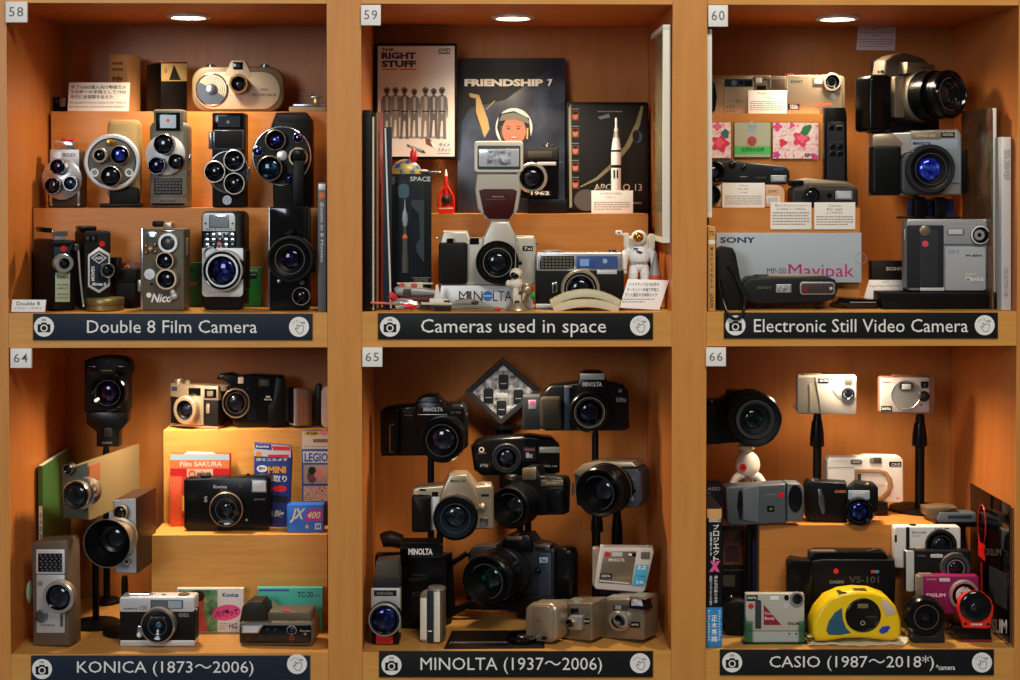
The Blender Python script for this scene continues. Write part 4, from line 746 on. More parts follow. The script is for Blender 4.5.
# flat picture discs in clear cases, leaning on the front of the tall riser
def case60(x0, y0, x1, y1, label, kind):
    t = T('picture_card', label, 'card', .164, (x0+x1)/2, y1, group='square picture cards in clear cases on the riser front')
    q = t.p('case'); q.box(x0-1, y0-1, x1+1, y1+1, -2.6, 0, 'clear', .3, .8); c = t.p('picture')
    c.box(x0, y0, x1, y1, .05, .3, {'floral': 'mix_floral', 'green': 'b4b496'}[kind], 0)
    rnd = random.Random(int(x0))
    if kind == 'floral':
        def P(cx, cy, r, n, mat, w): c.flat([(cx+r*(1+.22*math.cos(n*a))*math.cos(a), cy+r*(1+.22*math.cos(n*a))*math.sin(a)) for a in [2*PI*i/40 for i in range(40)]], w, mat)
        X = lambda u: x0+u*(x1-x0)
        wide = x1-x0 > 30
        for i in range(26 if wide else 10):
            x = rnd.uniform(x0+2, x1-3); y = rnd.uniform(y0+2, y1-3); a = rnd.uniform(0, 3); dx, dy = 2*math.cos(a), 2*math.sin(a); c.flat([(x-dx, y-dy), (x-dx+.5, y-dy+.5), (x+dx+.5, y+dy+.5), (x+dx, y+dy)], .36, rnd.choice(['c84a5a', 'e08a70', '3a6a50', 'd05a80']))
        if wide:
            P(X(.62), y0+16, 7.6, 5, 'e03c60', .45); P(X(.64), y0+15, 4.4, 4, 'f06a80', .5); P(X(.22), y0+20, 3.6, 3, 'd83048', .45); P(X(.1), y0+4, 4, 4, 'e0488c', .4); P(X(.08), y0+32, 3.4, 5, 'c83a90', .45); P(X(.42), y0+2.6, 2.4, 3, 'e0488c', .45); P(X(.92), y0+34, 3, 5, 'e0488c', .45)
            c.flat([(X(.6), y0+10), (X(.66), y0+4), (X(.82), y0+1.5), (X(.86), y0+4), (X(.76), y0+12), (X(.68), y0+13)], .55, '2a7a4a'); c.text('&', X(.44), y0+31.5, X(.48), y0+34.5, .6, 'ink', .03).text('EPC', X(.7), y0+30.5, X(.9), y0+34, .6, 'ink', .04)
        else:
            P(X(.45), y0+21, 8, 5, 'd8304e', .45); P(X(.4), y0+20, 4.6, 4, 'ec5a70', .5); P(X(.3), y0+4, 4, 4, 'e0688c', .4); c.flat([(X(.45), y0+11), (X(.7), y0+6), (X(.9), y0+9), (X(.85), y0+16), (X(.6), y0+15)], .55, '3a6a70')
    else:
        c.flat(rr(x0, y1-11, x1, y1-2.5), .36, '52c05a'); c.flat(rr(x0+13, y0+2, x0+23, y0+11), .36, 'a4b8c0').lines(x0+14, y0+5, x0+22, y0+10, 2, .4); c.text('Canon', x0+13.5, y0+2.4, x0+22, y0+4.2, .42, 'ink')
        c.lathe(x0+17.5, y0+18.5, [(4.8, .3), (4.8, .6), (0.1, .6)], 'd0303a', 24).lathe(x0+17.5, y0+18.5, [(2.2, .6), (2.2, .8), (.1, .8)], '6a6a5a', 16); c.text('世界初の記録', x0+7, y1-9.5, x0+30, y1-5, .42, 'greend', .02)
case60(711.5, 122.5, 731, 158, 'left floral picture card, half cut by the compartment edge', 'floral')
case60(734.5, 122.5, 770.5, 157, 'pale green card with a red disc between two floral cards', 'green')
case60(773, 122.8, 818.5, 158.5, 'right floral picture card with a big pink flower and dark leaf', 'floral')
t = T('remote_control', 'tall black remote control with square buttons beside the floral card', 'remote', .12, 835, 207, rest=R60a)
b = t.p('body'); b.prism([(824.5, 107.5), (845.5, 107.5), (847, 115), (848, 207.8), (824, 207.8)], -8, 0, 'black', 1.2); b.box(827, 122, 844.5, 206, 0, .6, 'dark', .3, 1); b.text('CANON', 831, 121.2, 841, 123, .7, 'champd')
q = t.p('buttons')
for (x, y) in ((829, 125.5), (836.5, 125.5), (830, 144.5), (837.5, 144.5), (830, 151.5), (837.5, 151.5)): q.box(x, y, x+5.6, y+4.8, .6, 1.4, 'blackg', .3, .5)
q.box(836.5, 125, 842.5, 126.6, .6, 1.6, 'champd', .1); q.box(828.5, 141.5, 844, 142, .6, .8, 'greyd', 0)
# cameras on the low riser
t = T('still_video_camera', 'peach coloured camera lying under the long black camera', 'camera', .115, 748, 207, rest=R60a)
b = t.p('body'); b.box(711, 184, 785.5, 207.5, -20, 0, 'e0b48c', 3, (2, 9, 4, 2)); b.text('Q-PIC', 768, 190, 777.5, 193, .15, 'ink'); b.box(766, 196, 780, 203.5, 0, .6, 'cream', .3).box(768, 197.5, 778, 202, .5, .9, 'flash', .2)
t.lens(711, 195, 10, -2, 6, 'blackm', 'black', 'gl_dark', rim=.1, gr=.6)
zq = at(748, 184, .115).z
t = T('still_video_camera', 'long black rounded camera resting on the peach coloured one', 'camera', .112, 750, 184, roll=3, rest=zq, gap=-.001)
b = t.p('body'); b.prism([(712, 161), (726, 159.5), (786, 166), (790, 171), (790.5, 178), (787, 185), (780, 185.3), (712, 182)], -22, 0, '1c2024', 3, seg=3); b.text('Canon', 756, 176.4, 766, 178.6, .15, 'champd').text('ION', 774, 168, 783, 170.5, .15, '3a5aa0', .02).lines(740, 176.5, 749, 179, 1, .1)
t.p('flash').box(771, 175.5, 786.5, 182.5, 0, .8, 'silver', .3, .5).box(773, 177, 784.5, 181, .8, 1.1, 'flash', .1)
t.lens(714.5, 172, 11, 0, 6, 'blackm', 'black', 'gl_dark', rim=.12, gr=.55); t.lens(732.5, 164.5, 3.6, 0, 2, 'black', 'black', 'gl_dark', rim=.2, name='small_lens'); t.lens(743.5, 167.5, 2.8, 0, 1.5, 'black', 'black', 'gl_dark', rim=.2, name='small_lens')
t = T('information_card', 'cream card with print before the peach coloured camera', 'card', .106, 743, 207, tilt=-4, rest=R60a, gap=.0002)
c = t.p('card').prism(rr(722.3, 182.8, 764.8, 208), -.8, 0, 'paper', .1); c.text('Canon', 740, 184.5, 748, 186.2, .1, 'inkg').text('RC-250', 738.5, 188, 748.5, 190, .1, 'inkg').text('(1988)', 739.5, 191.8, 747.5, 193.6, .1, 'inkg').lines(725, 195.8, 762, 206, 5, .1)
t = T('still_video_camera', 'dark wedge shaped camera with a champagne top at the right of the riser', 'camera', .108, 826, 207, rest=R60a)
b = t.p('body'); b.box(792, 187, 858.5, 207.5, -24, 0, '2c2a2a', 3, (4, 4, 4, 4)); b.prism([(791, 181), (806, 178), (846, 181), (858, 187.5), (806, 188.5), (792, 186)], -24, -3, 'champd', 1.5)
b.box(790, 180, 804, 186, -16, -2, 'black', 1, 2); t.lens(812, 195.5, 9, -1, 3.5, 'dark', 'dark', 'gl_dark', rim=.15, gr=.62); b.disc(829.5, 195.5, 2.6, .2, 'blackg')
t.p('flash').box(835.5, 191, 852.5, 199.5, 0, .8, 'silver', .3, .5).box(837, 192.3, 851, 198.3, .7, 1.1, 'flash', .1)
for x0, x1, s, lab, lines in ((770.5, 811.5, ('電子スチルビデオカメラ', '(1986～1993)'), 'white card about still video cameras taped to the low riser, left one', 5), (814.3, 855.3, ('Canon', 'RC-260', '(1992)'), 'white card taped to the low riser below the wedge shaped camera', 4)):
    t = T('information_card', lab, 'card', .0975, (x0+x1)/2, 229, tilt=-3)
    c = t.p('card').prism(rr(x0, 202.3, x1, 229.3), -.8, 0, 'paper', .1)
    for i, q in enumerate(s): c.text(q, (x0+x1)/2-min(16, len(q)*1.3*(1.6 if i == 0 and x0 < 800 else 1)), 204.3+i*3.8, (x0+x1)/2+min(16, len(q)*1.3*(1.6 if i == 0 and x0 < 800 else 1)), 206.8+i*3.8, .1, 'inkg')
    c.lines(x0+2, 204.5+len(s)*3.9, x1-2, 226.5, lines, .1)
t = T('film_pack_box', 'long pale blue grey box with large magenta lettering', 'box', .0855, 790, 284)
b = t.p('carton'); b.box(716.5, 233, 861.5, 282.5, -9, 0, 'b2bcc4', .3); b.text('SONY', 720, 237, 755.5, 243, .15, '1c3a60', .03); b.text('MP-50', 767, 268, 786, 273.5, .15, '3a4a60'); b.text('Mavipak', 788.5, 264, 854, 281, .15, 'b01c70')
b.lathe(861, 258.5, [(5.6, .05), (5.6, .2), (5.1, .2), (5.1, .05)], '8a949c')
t = T('disc_box', 'orange spined booklet with vertical text at the left of the pale blue box', 'booklet', .012, 711.5, 311, rest=F0)
q = t.p('cover'); q.box(708, 226.5, 715.3, 311, -50, 0, 'd09a54', .3, .4); q.text('SONY', 710, 293, 713.5, 308, .15, 'ink', .02, rot=90); q.text('ビデオカメラの本', 710, 246, 713.5, 288, .15, 'ink', .01, rot=90); q.flat(rr(708.4, 240, 715, 244), .15, 'paper'); q.text('72', 709.5, 231, 714, 235.5, .15, 'ink', .02)
t = T('camera_case', 'black leather pouch with a looped strap left of the black rounded camera', 'pouch', .03, 730, 311)
q = t.p('pouch'); q.prism([(717, 250), (724, 246.5), (733, 248), (736, 254), (742, 285), (748, 310), (717, 311)], -24, 0, 'leather', 2); t.p('strap').tube([(719, 278, 1), (722, 298, 8), (728, 314, 24), (736, 319, 25), (743, 313, 24), (744, 296, 8), (735, 276, 1), (727, 266, 0)], 1.6, 'blackm', 8)
t = T('still_video_camera', 'black rounded camera with a silver framed window before the pale blue box', 'camera', .035, 788, 308, rest=F0)
b = t.p('body'); b.prism([(742, 283), (750, 277), (776, 275.5), (826, 276), (836, 280), (838.5, 290), (835, 300), (822, 304), (760, 306), (744, 303), (740, 292)], -26, 0, '1a1e22', 3.5, seg=3); b.text('SONY', 757, 286.3, 772, 289.3, .2, 'champd', .02); b.box(768, 274.5, 824, 278, -24, -6, 'champd', 1, 1.5)
t.p('flash').box(776, 284.5, 791.5, 293, 0, .9, 'silver', .4, .5).box(777.5, 286, 790, 291.8, .9, 1.2, 'mix_shiny', .1)
q = t.p('lens_window'); q.box(800, 282, 835, 295, 0, .8, 'silver', .3, 3).box(801.5, 283.3, 833.5, 293.8, .7, 1.1, '3a3034', .2, 2.5).disc(805, 288.5, 3, 1.3, 'redd').disc(831, 288.5, 1.6, 1.3, 'flash'); t.p('foot').box(816, 303, 820, 311, -10, -4, 'black', .6, 1); t.p('foot').box(756, 303, 762, 311, -14, -6, 'black', .6, 1)
t.p('eyepiece').vlathe(762, -12, [(9, 279), (9, 276), (8, 274.6)], '1a1e22', sq=.7)
t = T('card_case', 'flat black plastic case lying between the black rounded camera and the black block', 'case', .05, 858, 311, rest=F0)
t.p('case').prism([(837, 303), (842, 298), (878, 300), (878, 311), (850, 311)], -28, 0, 'blackg', .8); t.p('label').box(850, 302, 876, 303, 0, .2, 'greyl', 0)
t = T('camera_box', 'small black carton with white capitals left of the grey card camera', 'box', .13, 890, 308, rest=F0)
t.p('carton').box(872, 261, 912, 309, -14, 0, '1a1614', .4).text('SONY', 886, 267, 903.5, 270.6, .15, 'beige', .03)
t = T('information_card', 'white card with print leaning on the small black carton', 'card', .12, 884, 307, tilt=-7, rest=F0)
c = t.p('card').prism([(869, 280), (903, 280), (902, 308), (862, 308)], -.8, 0, 'paper', .1); c.text('SONY', 882, 281, 889, 282.6, .1, 'inkg').text('Digital Mavica MVC-FD5', 869.5, 285, 900, 287.6, .1, 'inkg').lines(868, 291, 900, 305, 4, .1)
# right hand side
t = T('information_card', 'small white card with print fixed high on the back wall of compartment 60', 'card', .3135, 877, 50)
c = t.p('card').prism([(858, 26.5), (896, 27), (895, 50.5), (856.5, 50)], -.6, 0, 'e0d8e4', .1); c.text('SONY', 872, 28.5, 880, 30, .1, 'inkg').text('ProMavica MVC-5000', 861, 31.5, 893, 33.5, .1, 'inkg').text('(1989)', 872, 35, 881, 37, .1, 'inkg').lines(859, 39, 893, 48, 4, .1)
t = T('slr_camera', 'big bronze and black camera facing right with a wide black hood, top right', 'camera', .15, 900, 132, yaw=30, tilt=-2)
b = t.p('body'); b.prism([(884, 76), (886, 60), (894, 54.5), (905, 52), (925, 58), (936, 70), (940, 80), (940, 128), (884, 128)], -18, 0, '54483a', 3, seg=3)
g = t.p('grip'); g.prism(rr(871, 74, 893, 131, (6, 6, 3, 4)), -12, 12, 'black', 4, seg=3); b.box(895, 76, 905, 118, 0, 8, 'champd', 1.5, 2); b.box(880, 120, 940, 132, -16, 6, 'black', 2, 2)
b.prism([(908, 62), (935, 64), (937, 74), (907, 73)], -14, 12, 'champd', 1.5); b.text('OLYMPUS', 912, 66, 934, 70, 12.1, '4a3a2c', .02); t.p('eyepiece').box(880, 57, 892, 72, -30, -16, 'blackm', 2, 3)
t.p('shutter_button').vlathe(881, 3, [(4, 73), (3.6, 70.6), (1, 70)], 'chromed', sq=.7)
q = t.p('lens_barrel'); q.lathe(925, 96, [(27, 0), (27, 3, 'champ'), (25, 10, 'champd'), (25, 16, '8a7a66'), (24, 17, 'black'), (24, 32, 'black')], 'champ', wr=16, n=48)
t.lens(951, 94, 24, 22, 46, 'blackg', 'black', 'gl_dark', rim=.06, gr=.45, gdep=10, inner='blackg')
s = T('camera_stand', 'black stand with a round foot behind the two upper cameras at right', 'stand', .255, 915, 306, rest=F0)
s.p('pole').vlathe(915, -8, [(3.5, 300), (3.5, 136)], 'blackm', 16); s.p('foot').vlathe(915, -10, [(20, 306), (20, 303), (6, 301)], 'blackm', 32); s.p('platform').box(880, 132, 945, 136, -14, 20, 'blackm', 1, 2)
t = T('slr_camera', 'silver blue camera with a vivid blue lens on a square black front', 'camera', .12, 920, 196)
b = t.p('body'); b.prism([(872, 133), (910, 132), (910, 130.5), (958, 129), (962, 134), (962, 195), (872, 196)], -20, 0, 'silver', 2, seg=3); b.box(911, 139, 958, 150, 0, 1, '9aa6b4', .3, 1); b.box(911, 131, 941, 139.3, 0, 1.6, 'champ', .3).text('DiMAGE 1500', 916, 134.5, 935, 136.8, 1.7, 'cream'); b.box(941.5, 132.2, 955, 137.2, 0, 1.5, 'ink', .2).text('DIGITAL', 943, 133.3, 953.5, 136, 1.6, 'cream')
b.text('MINOLTA', 913, 142, 931, 145, 1.1, 'signblk', .04); t.p('grip').box(872.5, 145, 902, 195.5, -10, 8, 'blackm', 3, 4); t.p('grip_top').prism([(872.5, 134), (893, 133), (903, 143), (901, 148), (872.5, 147)], -8, 7, 'champ', 2); b.box(946, 148, 961, 183, 0, 2, '7e868e', .5, 1); t.p('side_cover').box(955, 148, 968, 193, -12, -1, 'blackm', 1.5, 2)
q = t.p('lens_housing'); q.prism(rr(901.5, 151, 948, 195, (10, 20, 12, 6)), 0, 12, '36383c', 3, seg=3); t.lens(931, 169, 24.6, 4, 17, 'dark', 'blackm', 'gl_vivid', rim=.16, gr=.46, gdep=4, inner='blackm')
t = T('camera_stand', 'black and navy bracket holding up the camera with the vivid blue lens', 'stand', .135, 930, 219)
t.p('bracket').box(915, 197, 926, 219, -14, -2, 'blackm', 1, 2).box(935, 197, 946, 219, -14, -2, 'blackm', 1, 2).box(908, 199, 954, 216, -18, -14, '1a2450', .5, 1); t.p('screw').ball(929, 204, -8, 3, 'dark'); t.p('rail').box(900, 216.5, 962, 218.6, -18, -4, 'blackm', .4, 1)
t = T('display_block', 'long low black block under the grey camera with a red dot', 'block', .04, 938, 310, rest=F0, off=8)
t.p('base').box(880, 292, 1000, 310.5, -34, 0, 'blackm', .8, 1); zb = at(938, 292, .04).z
t = T('disc_camera', 'grey and black upright camera with a red dot and round lens, on the black block', 'camera', .055, 946, 292, rest=zb, off=11)
b = t.p('body'); b.box(903.5, 220, 990.5, 292.5, -20, 0, '8a8e94', 3, (4, 8, 8, 5)); b.box(904, 219, 986, 224.5, -18, -1, 'silver', 1, 2); b.box(904, 225, 940.5, 289, -1, 1.2, '26282c', .8, 2); b.box(916.5, 230, 935, 289, 1, 1.8, '2e3338', .4, 1); b.box(942, 246.5, 982, 292, 0, 2, 'a4a8ac', .6, (1, 3, 3, 1)); b.box(940.5, 225, 984.5, 244, 0, 2.4, '8c9096', .8, (1, 8, 1, 1))
b.disc(922, 243.5, 3.2, 1.9, 'd8404a', 20); b.text('DS-7', 945, 249.5, 956, 253.5, 2.1, '6a8ca0', .03); b.text('FUJIX', 962.5, 254.5, 979, 257, 2.1, 'ink', .04); b.text('Digital', 962, 273.5, 972, 275.8, 2.1, 'cream').text('Mavica', 962, 277, 980, 281.5, 2.1, 'cream', .01); b.lines(968, 283, 980, 285, 1, 2.1); b.box(917, 289, 941, 292.3, 0, 2, 'silverl', .3)
t.p('flash').box(943.5, 228, 961, 235, 2.2, 3, '6a6c70', .3, 2.5).box(945, 229, 959, 234, 3, 3.3, 'flash', .2, .5); t.p('knob').lathe(922, 230.5, [(5.4, 1), (5.4, 3), (4.4, 3.6), (.1, 3.6)], 'champd'); t.p('strap_lug').box(901, 229, 904.5, 240, -10, -5, 'silver', .6, 1)
t.lens(977, 234.8, 9.3, 0, 6, 'white', 'silver', 'gl_dark', rim=.1, gr=.4)
# magazines
t = T('magazine', 'colourful magazine bent against the right side behind the black block', 'magazine', .055, 986, 308, yaw=-90, rest=F0)
c = t.p('cover'); c.prism([(961, 111), (990, 108), (992, 308), (963, 302)], -2, 0, 'mix_mag', .3)
plate(993, 996.5, 108, .05, .14, 'silverl', 'magazine', 'silver edged magazine standing upright beside the colourful one', 'magazine', 'cream', rest=F0, py1=310)
plate(997.3, 999.6, 175, .05, .14, 'greyl', 'booklet', 'thin grey booklet between the magazines and the white book', 'booklet', 'white', rest=F0, py1=310)
t = plate(1001.5, 1011, 137, .02, .13, 'silverl', 'book', 'tall white book with vertical print on its spine at the far right', 'book', None, rest=F0, py1=311)
t.parts[0].text('DIGITAL CAMERA MUSEUM', 1004, 150, 1010, 180, .15, 'inkg', rot=-90).text('COLLECTION 1981', 1004, 268, 1008, 298, .15, 'inkg', rot=-90)
def floor_y(Y, z=None): return proj((at(500, 300, Y).x, Y, F1 if z is None else z))[1]
def pole(cx, ytop, Y, label, foot=16, collar=None, r=3.4, zf=None, bend=0):
    zf = F1 if zf is None else zf; yb = floor_y(Y, zf); t = T('camera_stand', label, 'stand', Y, cx, yb, rest=zf, group='black pole stands holding cameras up')
    t.p('pole').vlathe(cx, -foot, [(r, yb-1), (r, ytop+6), (r*.8, ytop)], 'blackm', 18)
    if collar: t.p('collar').vlathe(cx, -foot, [(r+.2, collar[1]), (r+3, collar[1]-1), (r+2.6, (collar[0]+collar[1])/2), (r+.8, collar[0])], 'black', 18)
    t.p('foot_plate').vlathe(cx, -foot, [(foot, yb), (foot, yb-2.5), (foot*.8, yb-4), (r+1, yb-5.5)], 'blackm', 36); return t
R64a = riser(Y1, 151.5, 327, 535, F1, 'low pale wooden riser on the right of the lower left compartment', D1=Y2-.001, mat='wood_low')
R64b = riser(Y2, 163.5, 327, 430, F1, 'tall wooden riser with three cameras on top in the lower left compartment', mat='wood_low')
t = T('movie_camera', 'all black movie camera with a pistol grip held high at the back left', 'camera', .2, 106, 447)
b = t.p('body'); b.prism([(84, 361), (92, 358), (104, 356.5), (122, 358), (128, 362), (130, 366), (130, 374), (127, 377), (127, 412), (84, 412)], -24, 0, 'blackm', 2); b.box(86, 366, 98, 375, 0, .8, 'blackg', .3, 1).box(116, 366, 126, 375, 0, .8, 'blackg', .3, 1).box(101, 370, 112, 371.2, 0, .6, 'goldp', .2); b.lathe(107, 364, [(4, 0), (4, 1), (3, 1.2), (.1, 1)], 'dark')
t.lens(107.5, 393, 18.5, 0, 12, 'blackg', 'black', 'gl_purple', rim=.12, gr=.5, gdep=6)
t.p('grip').prism([(86, 412), (127, 412), (127, 422), (118.5, 432), (118.5, 447), (96, 447), (96, 432), (86, 424)], -18, 0, 'black', 2).box(104, 428, 112, 437, 0, 1, 'dark', .3, 1).box(102, 442, 112, 444, 0, .6, 'greyd', .2)
pole(107, 446, .262, 'black pole stand under the pistol grip movie camera at the back left', 14)
t = T('book', 'green covered book with worn cream top edge standing at the far left', 'book', .13, 38, 640, yaw=0, rest=F1)
b = t.p('cover'); b.box(38, 466, 43, 628, -104, 0, '3c6430', .3, .6); b.box(42.8, 466.5, 43.05, 627, -103, -1, 'mix_cover', 0); 
for y, h in ((488, 4), (496, 3), (500, 14)): b.box(42.8, y, 43.3, y+h, -50, -24, 'cream', 0)
b.box(42.8, 506, 43.3, 509, -60, -14, 'cream', 0); b.box(38.8, 506, 42.4, 600, 0, .2, 'cream', 0); b.text('マイカメラ', 39.3, 512, 42, 545, .3, 'ink', .02, rot=-90); t.p('page_block').box(38.6, 465.5, 42.6, 467, -102, -1, 'cream', .1)
t = T('movie_camera', 'large tan and grey green movie camera turned left with a gold rimmed lens', 'camera', .07, 88, 520, yaw=-14)
b = t.p('body'); b.prism([(61.5, 470), (88, 462), (89, 520.5), (63, 518.5)], -114, 0, '8e7a54', 3); t.p('front_plate', label='grey green front plate').prism([(62, 470.5), (87, 463), (88, 519.5), (63.2, 517.8)], 0, .8, '4a5044', .3)
b.box(88.4, 466, 89.3, 482, -24, -1, '9a5a3a', 0); b.box(88.4, 489, 89.6, 497, -60, -26, 'ink', .1).box(88.4, 486, 90, 494, -72, -60, 'champd', .6); t.parts[-1].text('KONICA', 66, 515, 83, 517, .95, 'greyd')
b.box(68, 468, 71, 469, -10, -2, 'chromed', .2); t.lens(67, 469.5, 5.6, 0, 9, 'chromed', 'chromed', 'gl_dark', rim=.22, gr=.6, name='viewfinder'); 
t.lens(75.5, 495.5, 14.4, 0, 26, 'chrome', 'champd', 'gl_dark', rim=.06, gr=.68, gdep=2, inner='blackm', steps=False, dome=.2); q = t.parts[-2]
for a in range(0, 360, 15): q.disc(77+12.6*math.cos(math.radians(a)), 495+12.6*math.sin(math.radians(a)), .45, 25.6, 'brass', 6)
q.lathe(77, 495, [(13.6, 16), (15.4, 16.2), (15.4, 19), (13.6, 19.3)], 'chrome', wr=26)
pole(96, 522, .115, 'black stand hidden below the large tan movie camera', 24)
t = T('movie_camera', 'silver movie camera with brown sides and a huge silver lens hood', 'camera', .06, 120, 574, yaw=-8)
b = t.p('body'); b.prism([(113, 501), (136, 498.5), (136.5, 574), (114.5, 573)], -58, -.5, '3c281c', 1.2); t.p('front_plate', label='grey silver front plate').prism([(109, 512), (114, 511), (114, 500.5), (135.5, 498.5), (136, 573), (115.5, 572.5), (115, 560), (109, 556)], -.5, .8, 'a8acb4', .4)
b.box(136.5, 512, 139, 524, -38, -28, 'champ', .8, 2)
t.lens(120, 513, 7.6, 0, 8, 'champ', 'champd', 'blackg', rim=.14, gr=.8, name='viewfinder', steps=False, gdep=.6); t.lens(126, 562, 6, 0, 2, 'chrome', 'champ', 'gl_dark', rim=.3, gr=.5, name='small_lens')
q = t.p('lens'); q.lathe(107, 543.5, [(17, 0), (17, 4), (19.5, 5), (20, 8, 'silver'), (17.5, 9, 'champ'), (17.5, 20, 'champ'), (23.4, 33, 'champ'), (24, 36, 'champ'), (23.2, 36, 'chrome'), (22, 32, 'blackm'), (15, 20, 'blackm'), (13, 17, 'blackg'), (9.5, 16, 'black')], 'champ', n=48)
g = t.p('glass', up=q); g.lathe(107, 543.5, [(12*math.cos(a)+.001, 14+3.5*math.sin(a)) for a in (0, .3, .6, .9, 1.2, 1.57)], 'gl_dark', wr=36)
pole(125, 576, .075, 'black stand hidden below the silver movie camera with the huge hood', 22)
t = T('movie_camera', 'brown box movie camera with a silver face and honeycomb cell, bottom left', 'camera', .035, 52, 649, yaw=-12, rest=F1)
b = t.p('body'); b.prism([(31.5, 546), (34, 542), (66, 540), (68, 544), (69.5, 648), (33, 648)], -26, 0, '5a4a3c', 1.6)
q = t.p('front_plate', label='silver face plate'); q.prism(rr(36, 549.5, 64.5, 574, 1.2), 0, 1.2, 'silverl', .3); q.prism(rr(36.5, 575, 64.5, 634.5, .6), 0, 1, 'alu', .3); q.text('KONICA', 41.5, 625.5, 55, 627.5, 1.1, 'ink', .02); q.box(60, 613, 63, 628, 1, 1.8, 'chromed', .3).disc(40, 583.8, 2.8, 1.2, '8a6a6a', 14)
q = t.p('meter_cell'); q.box(38, 553.5, 62, 572, 1.2, 1.6, 'blackg', .2)
for j in range(6):
    for i in range(5): q.flat([(39.3+i*4.6+(j % 2)*1.6, 555.6+j*2.9), (41+i*4.6+(j % 2)*1.6, 554.2+j*2.9), (42.6+i*4.6+(j % 2)*1.6, 555.6+j*2.9), (41+i*4.6+(j % 2)*1.6, 557+j*2.9)], 1.75, '4a4a50')
t.lens(58, 598, 16.5, 1, 9, 'silver', 'champ', 'gl_dark', rim=.2, gr=.72, gdep=2.5); t.p('knob').lathe(40.5, 617.5, [(6.6, 1), (6.4, 3.5), (5, 3.9), (1.2, 3.7), (.1, 3.7)], 'chromed')
t.p('winding_key').vlathe(69, -6, [(1.4, 565), (1.4, 551)], 'chrome', 10); t.p('side_disc').ball(30.5, 592, -12, 3.2, '9aa88a', 12, 8)
t = T('rangefinder_camera', 'chrome and black rangefinder camera at the front of the shelf', 'camera', .035, 158, 646, yaw=-3, rest=F1)
b = t.p('body'); b.box(119.5, 611, 195, 641, -18, 0, 'leather', 1, 2); b.box(119.5, 597, 194.5, 612, -18, .6, 'silverl', 1, 2.5); b.box(120, 640, 194.5, 645.5, -18, .6, 'silverl', .6, 1); b.text('KONICA', 124, 607.8, 137.5, 609.6, .75, 'ink', .03); b.text('C35', 139.5, 606, 147, 609.8, .75, 'ink', .01, .3); b.text('KONICA', 179, 613, 189, 617, .15, 'greyl', .02)
t.p('viewfinder').box(150.5, 600, 183, 608.8, .6, 1.1, '4a5058', .2).flat(rr(168, 600.8, 181.5, 608), 1.2, '9aa8b4').flat(rr(152, 601, 166, 608), 1.2, '5a6470')
q = t.p('winding_lever'); q.vlathe(135, -8, [(6, 597.5), (6, 595.5), (2, 595)], 'chrome').box(128, 593.5, 150, 595.5, -12, -4, 'chrome', .6, 1); t.p('shutter_button').vlathe(153.5, -8, [(2, 597), (2, 594), (1.4, 593.6)], 'chrome'); t.p('accessory_shoe').vlathe(164, -8, [(2.4, 597), (2.4, 594.5), (1, 594)], 'chrome'); t.p('rewind_knob').vlathe(184, -8, [(6, 597), (6, 594.6), (5, 593.6)], 'chrome')
t.lens(157.3, 626, 17.5, 0, 10, 'chrome', 'champ', 'gl_dark', rim=.1, gr=.22, gdep=2.2); q = t.parts[-2]; q.text('HEXANON 1:2.8', 150, 616.5, 165, 618.3, 8.6, 'greyl'); t.parts[-1].mats[0] = 'gl_cyan'
t.p('self_timer').box(137, 626, 141.5, 636, 0, 3, 'chrome', .6, 1.5).ball(139.5, 634.5, 3, 2.8, 'white'); t.p('strap_lug').ball(196, 609, -5, 1.8, 'chrome')
t = T('film_box', 'film box with a portrait picture and a pink oval lettered in Japanese', 'box', .105, 215, 634, rest=F1)
b = t.p('carton'); b.box(177, 588.5, 243.5, 634, -6, 0, 'd8d2cc', .3); b.flat(rr(178, 590, 217.5, 633), .12, 'mix_green'); b.flat(ell(198, 604, 6.5, 11, 20), .22, 'b8583c').flat(ell(197, 596, 7.5, 6, 20), .26, '3a2218').flat([(192, 612), (204, 612), (208, 633), (186, 633)], .2, 'c04a48')
b.text('Konica', 222.5, 592.8, 238.5, 597, .15, '1c3a9a', .03); b.flat([(x*math.cos(-.15)-y*math.sin(-.15)+226.5, x*math.sin(-.15)+y*math.cos(-.15)+613) for x, y in [(14.5*math.cos(a/30*2*PI), 8*math.sin(a/30*2*PI)) for a in range(30)]], .2, 'pink'); b.text('パパ撮って', 214.5, 610, 238.5, 617, .3, 'ink', .03, .2, rot=9); b.text('HG', 229, 624, 237, 630, .2, 'ink', .02).lines(219.5, 624, 228, 632, 3, .2)
t = T('film_box', 'teal box with a grey triangle and a blue stripe behind the brown compact camera', 'box', .105, 290, 637, rest=F1)
b = t.p('carton'); b.box(257.5, 588, 322.5, 637, -8, 0, '46b0a0', .3); b.flat(rr(259, 589.5, 289.5, 591.2), .12, '3a4ab0').flat([(273, 600), (281, 609), (266, 609)], .12, 'b0b8ac'); b.text('TC-20', 297.5, 591.8, 313, 597.5, .15, '203030', .01).text('super', 314, 594.5, 320, 597.2, .15, '203030')
t = T('compact_camera', 'brown compact camera with a black front and a flash, beside the sign end', 'camera', .03, 277, 647, yaw=-6, rest=F1, off=4)
b = t.p('body'); b.prism(rr(240, 621, 314, 647, (4, 5, 5, 5)), -34, 0, '5e5242', 2.4, seg=3); b.prism([(240, 622), (243, 606), (250, 600.5), (263, 600.5), (268, 607), (268, 622)], -26, -3, '26241f', 2)
b.box(268, 610, 312, 622, -30, -6, '5e5242', 2, 3); q = t.p('front_panel'); q.box(241.5, 624, 312, 644, 0, .8, 'blackg', .3, 3); q.text('Konica', 301, 629.3, 311, 631.3, .9, 'beige').disc(306, 633.8, 1.4, .9, 'goldp').disc(268.5, 629, 1.1, .9, '3a3a3a').disc(276, 629, 1.1, .9, '3a3a3a')
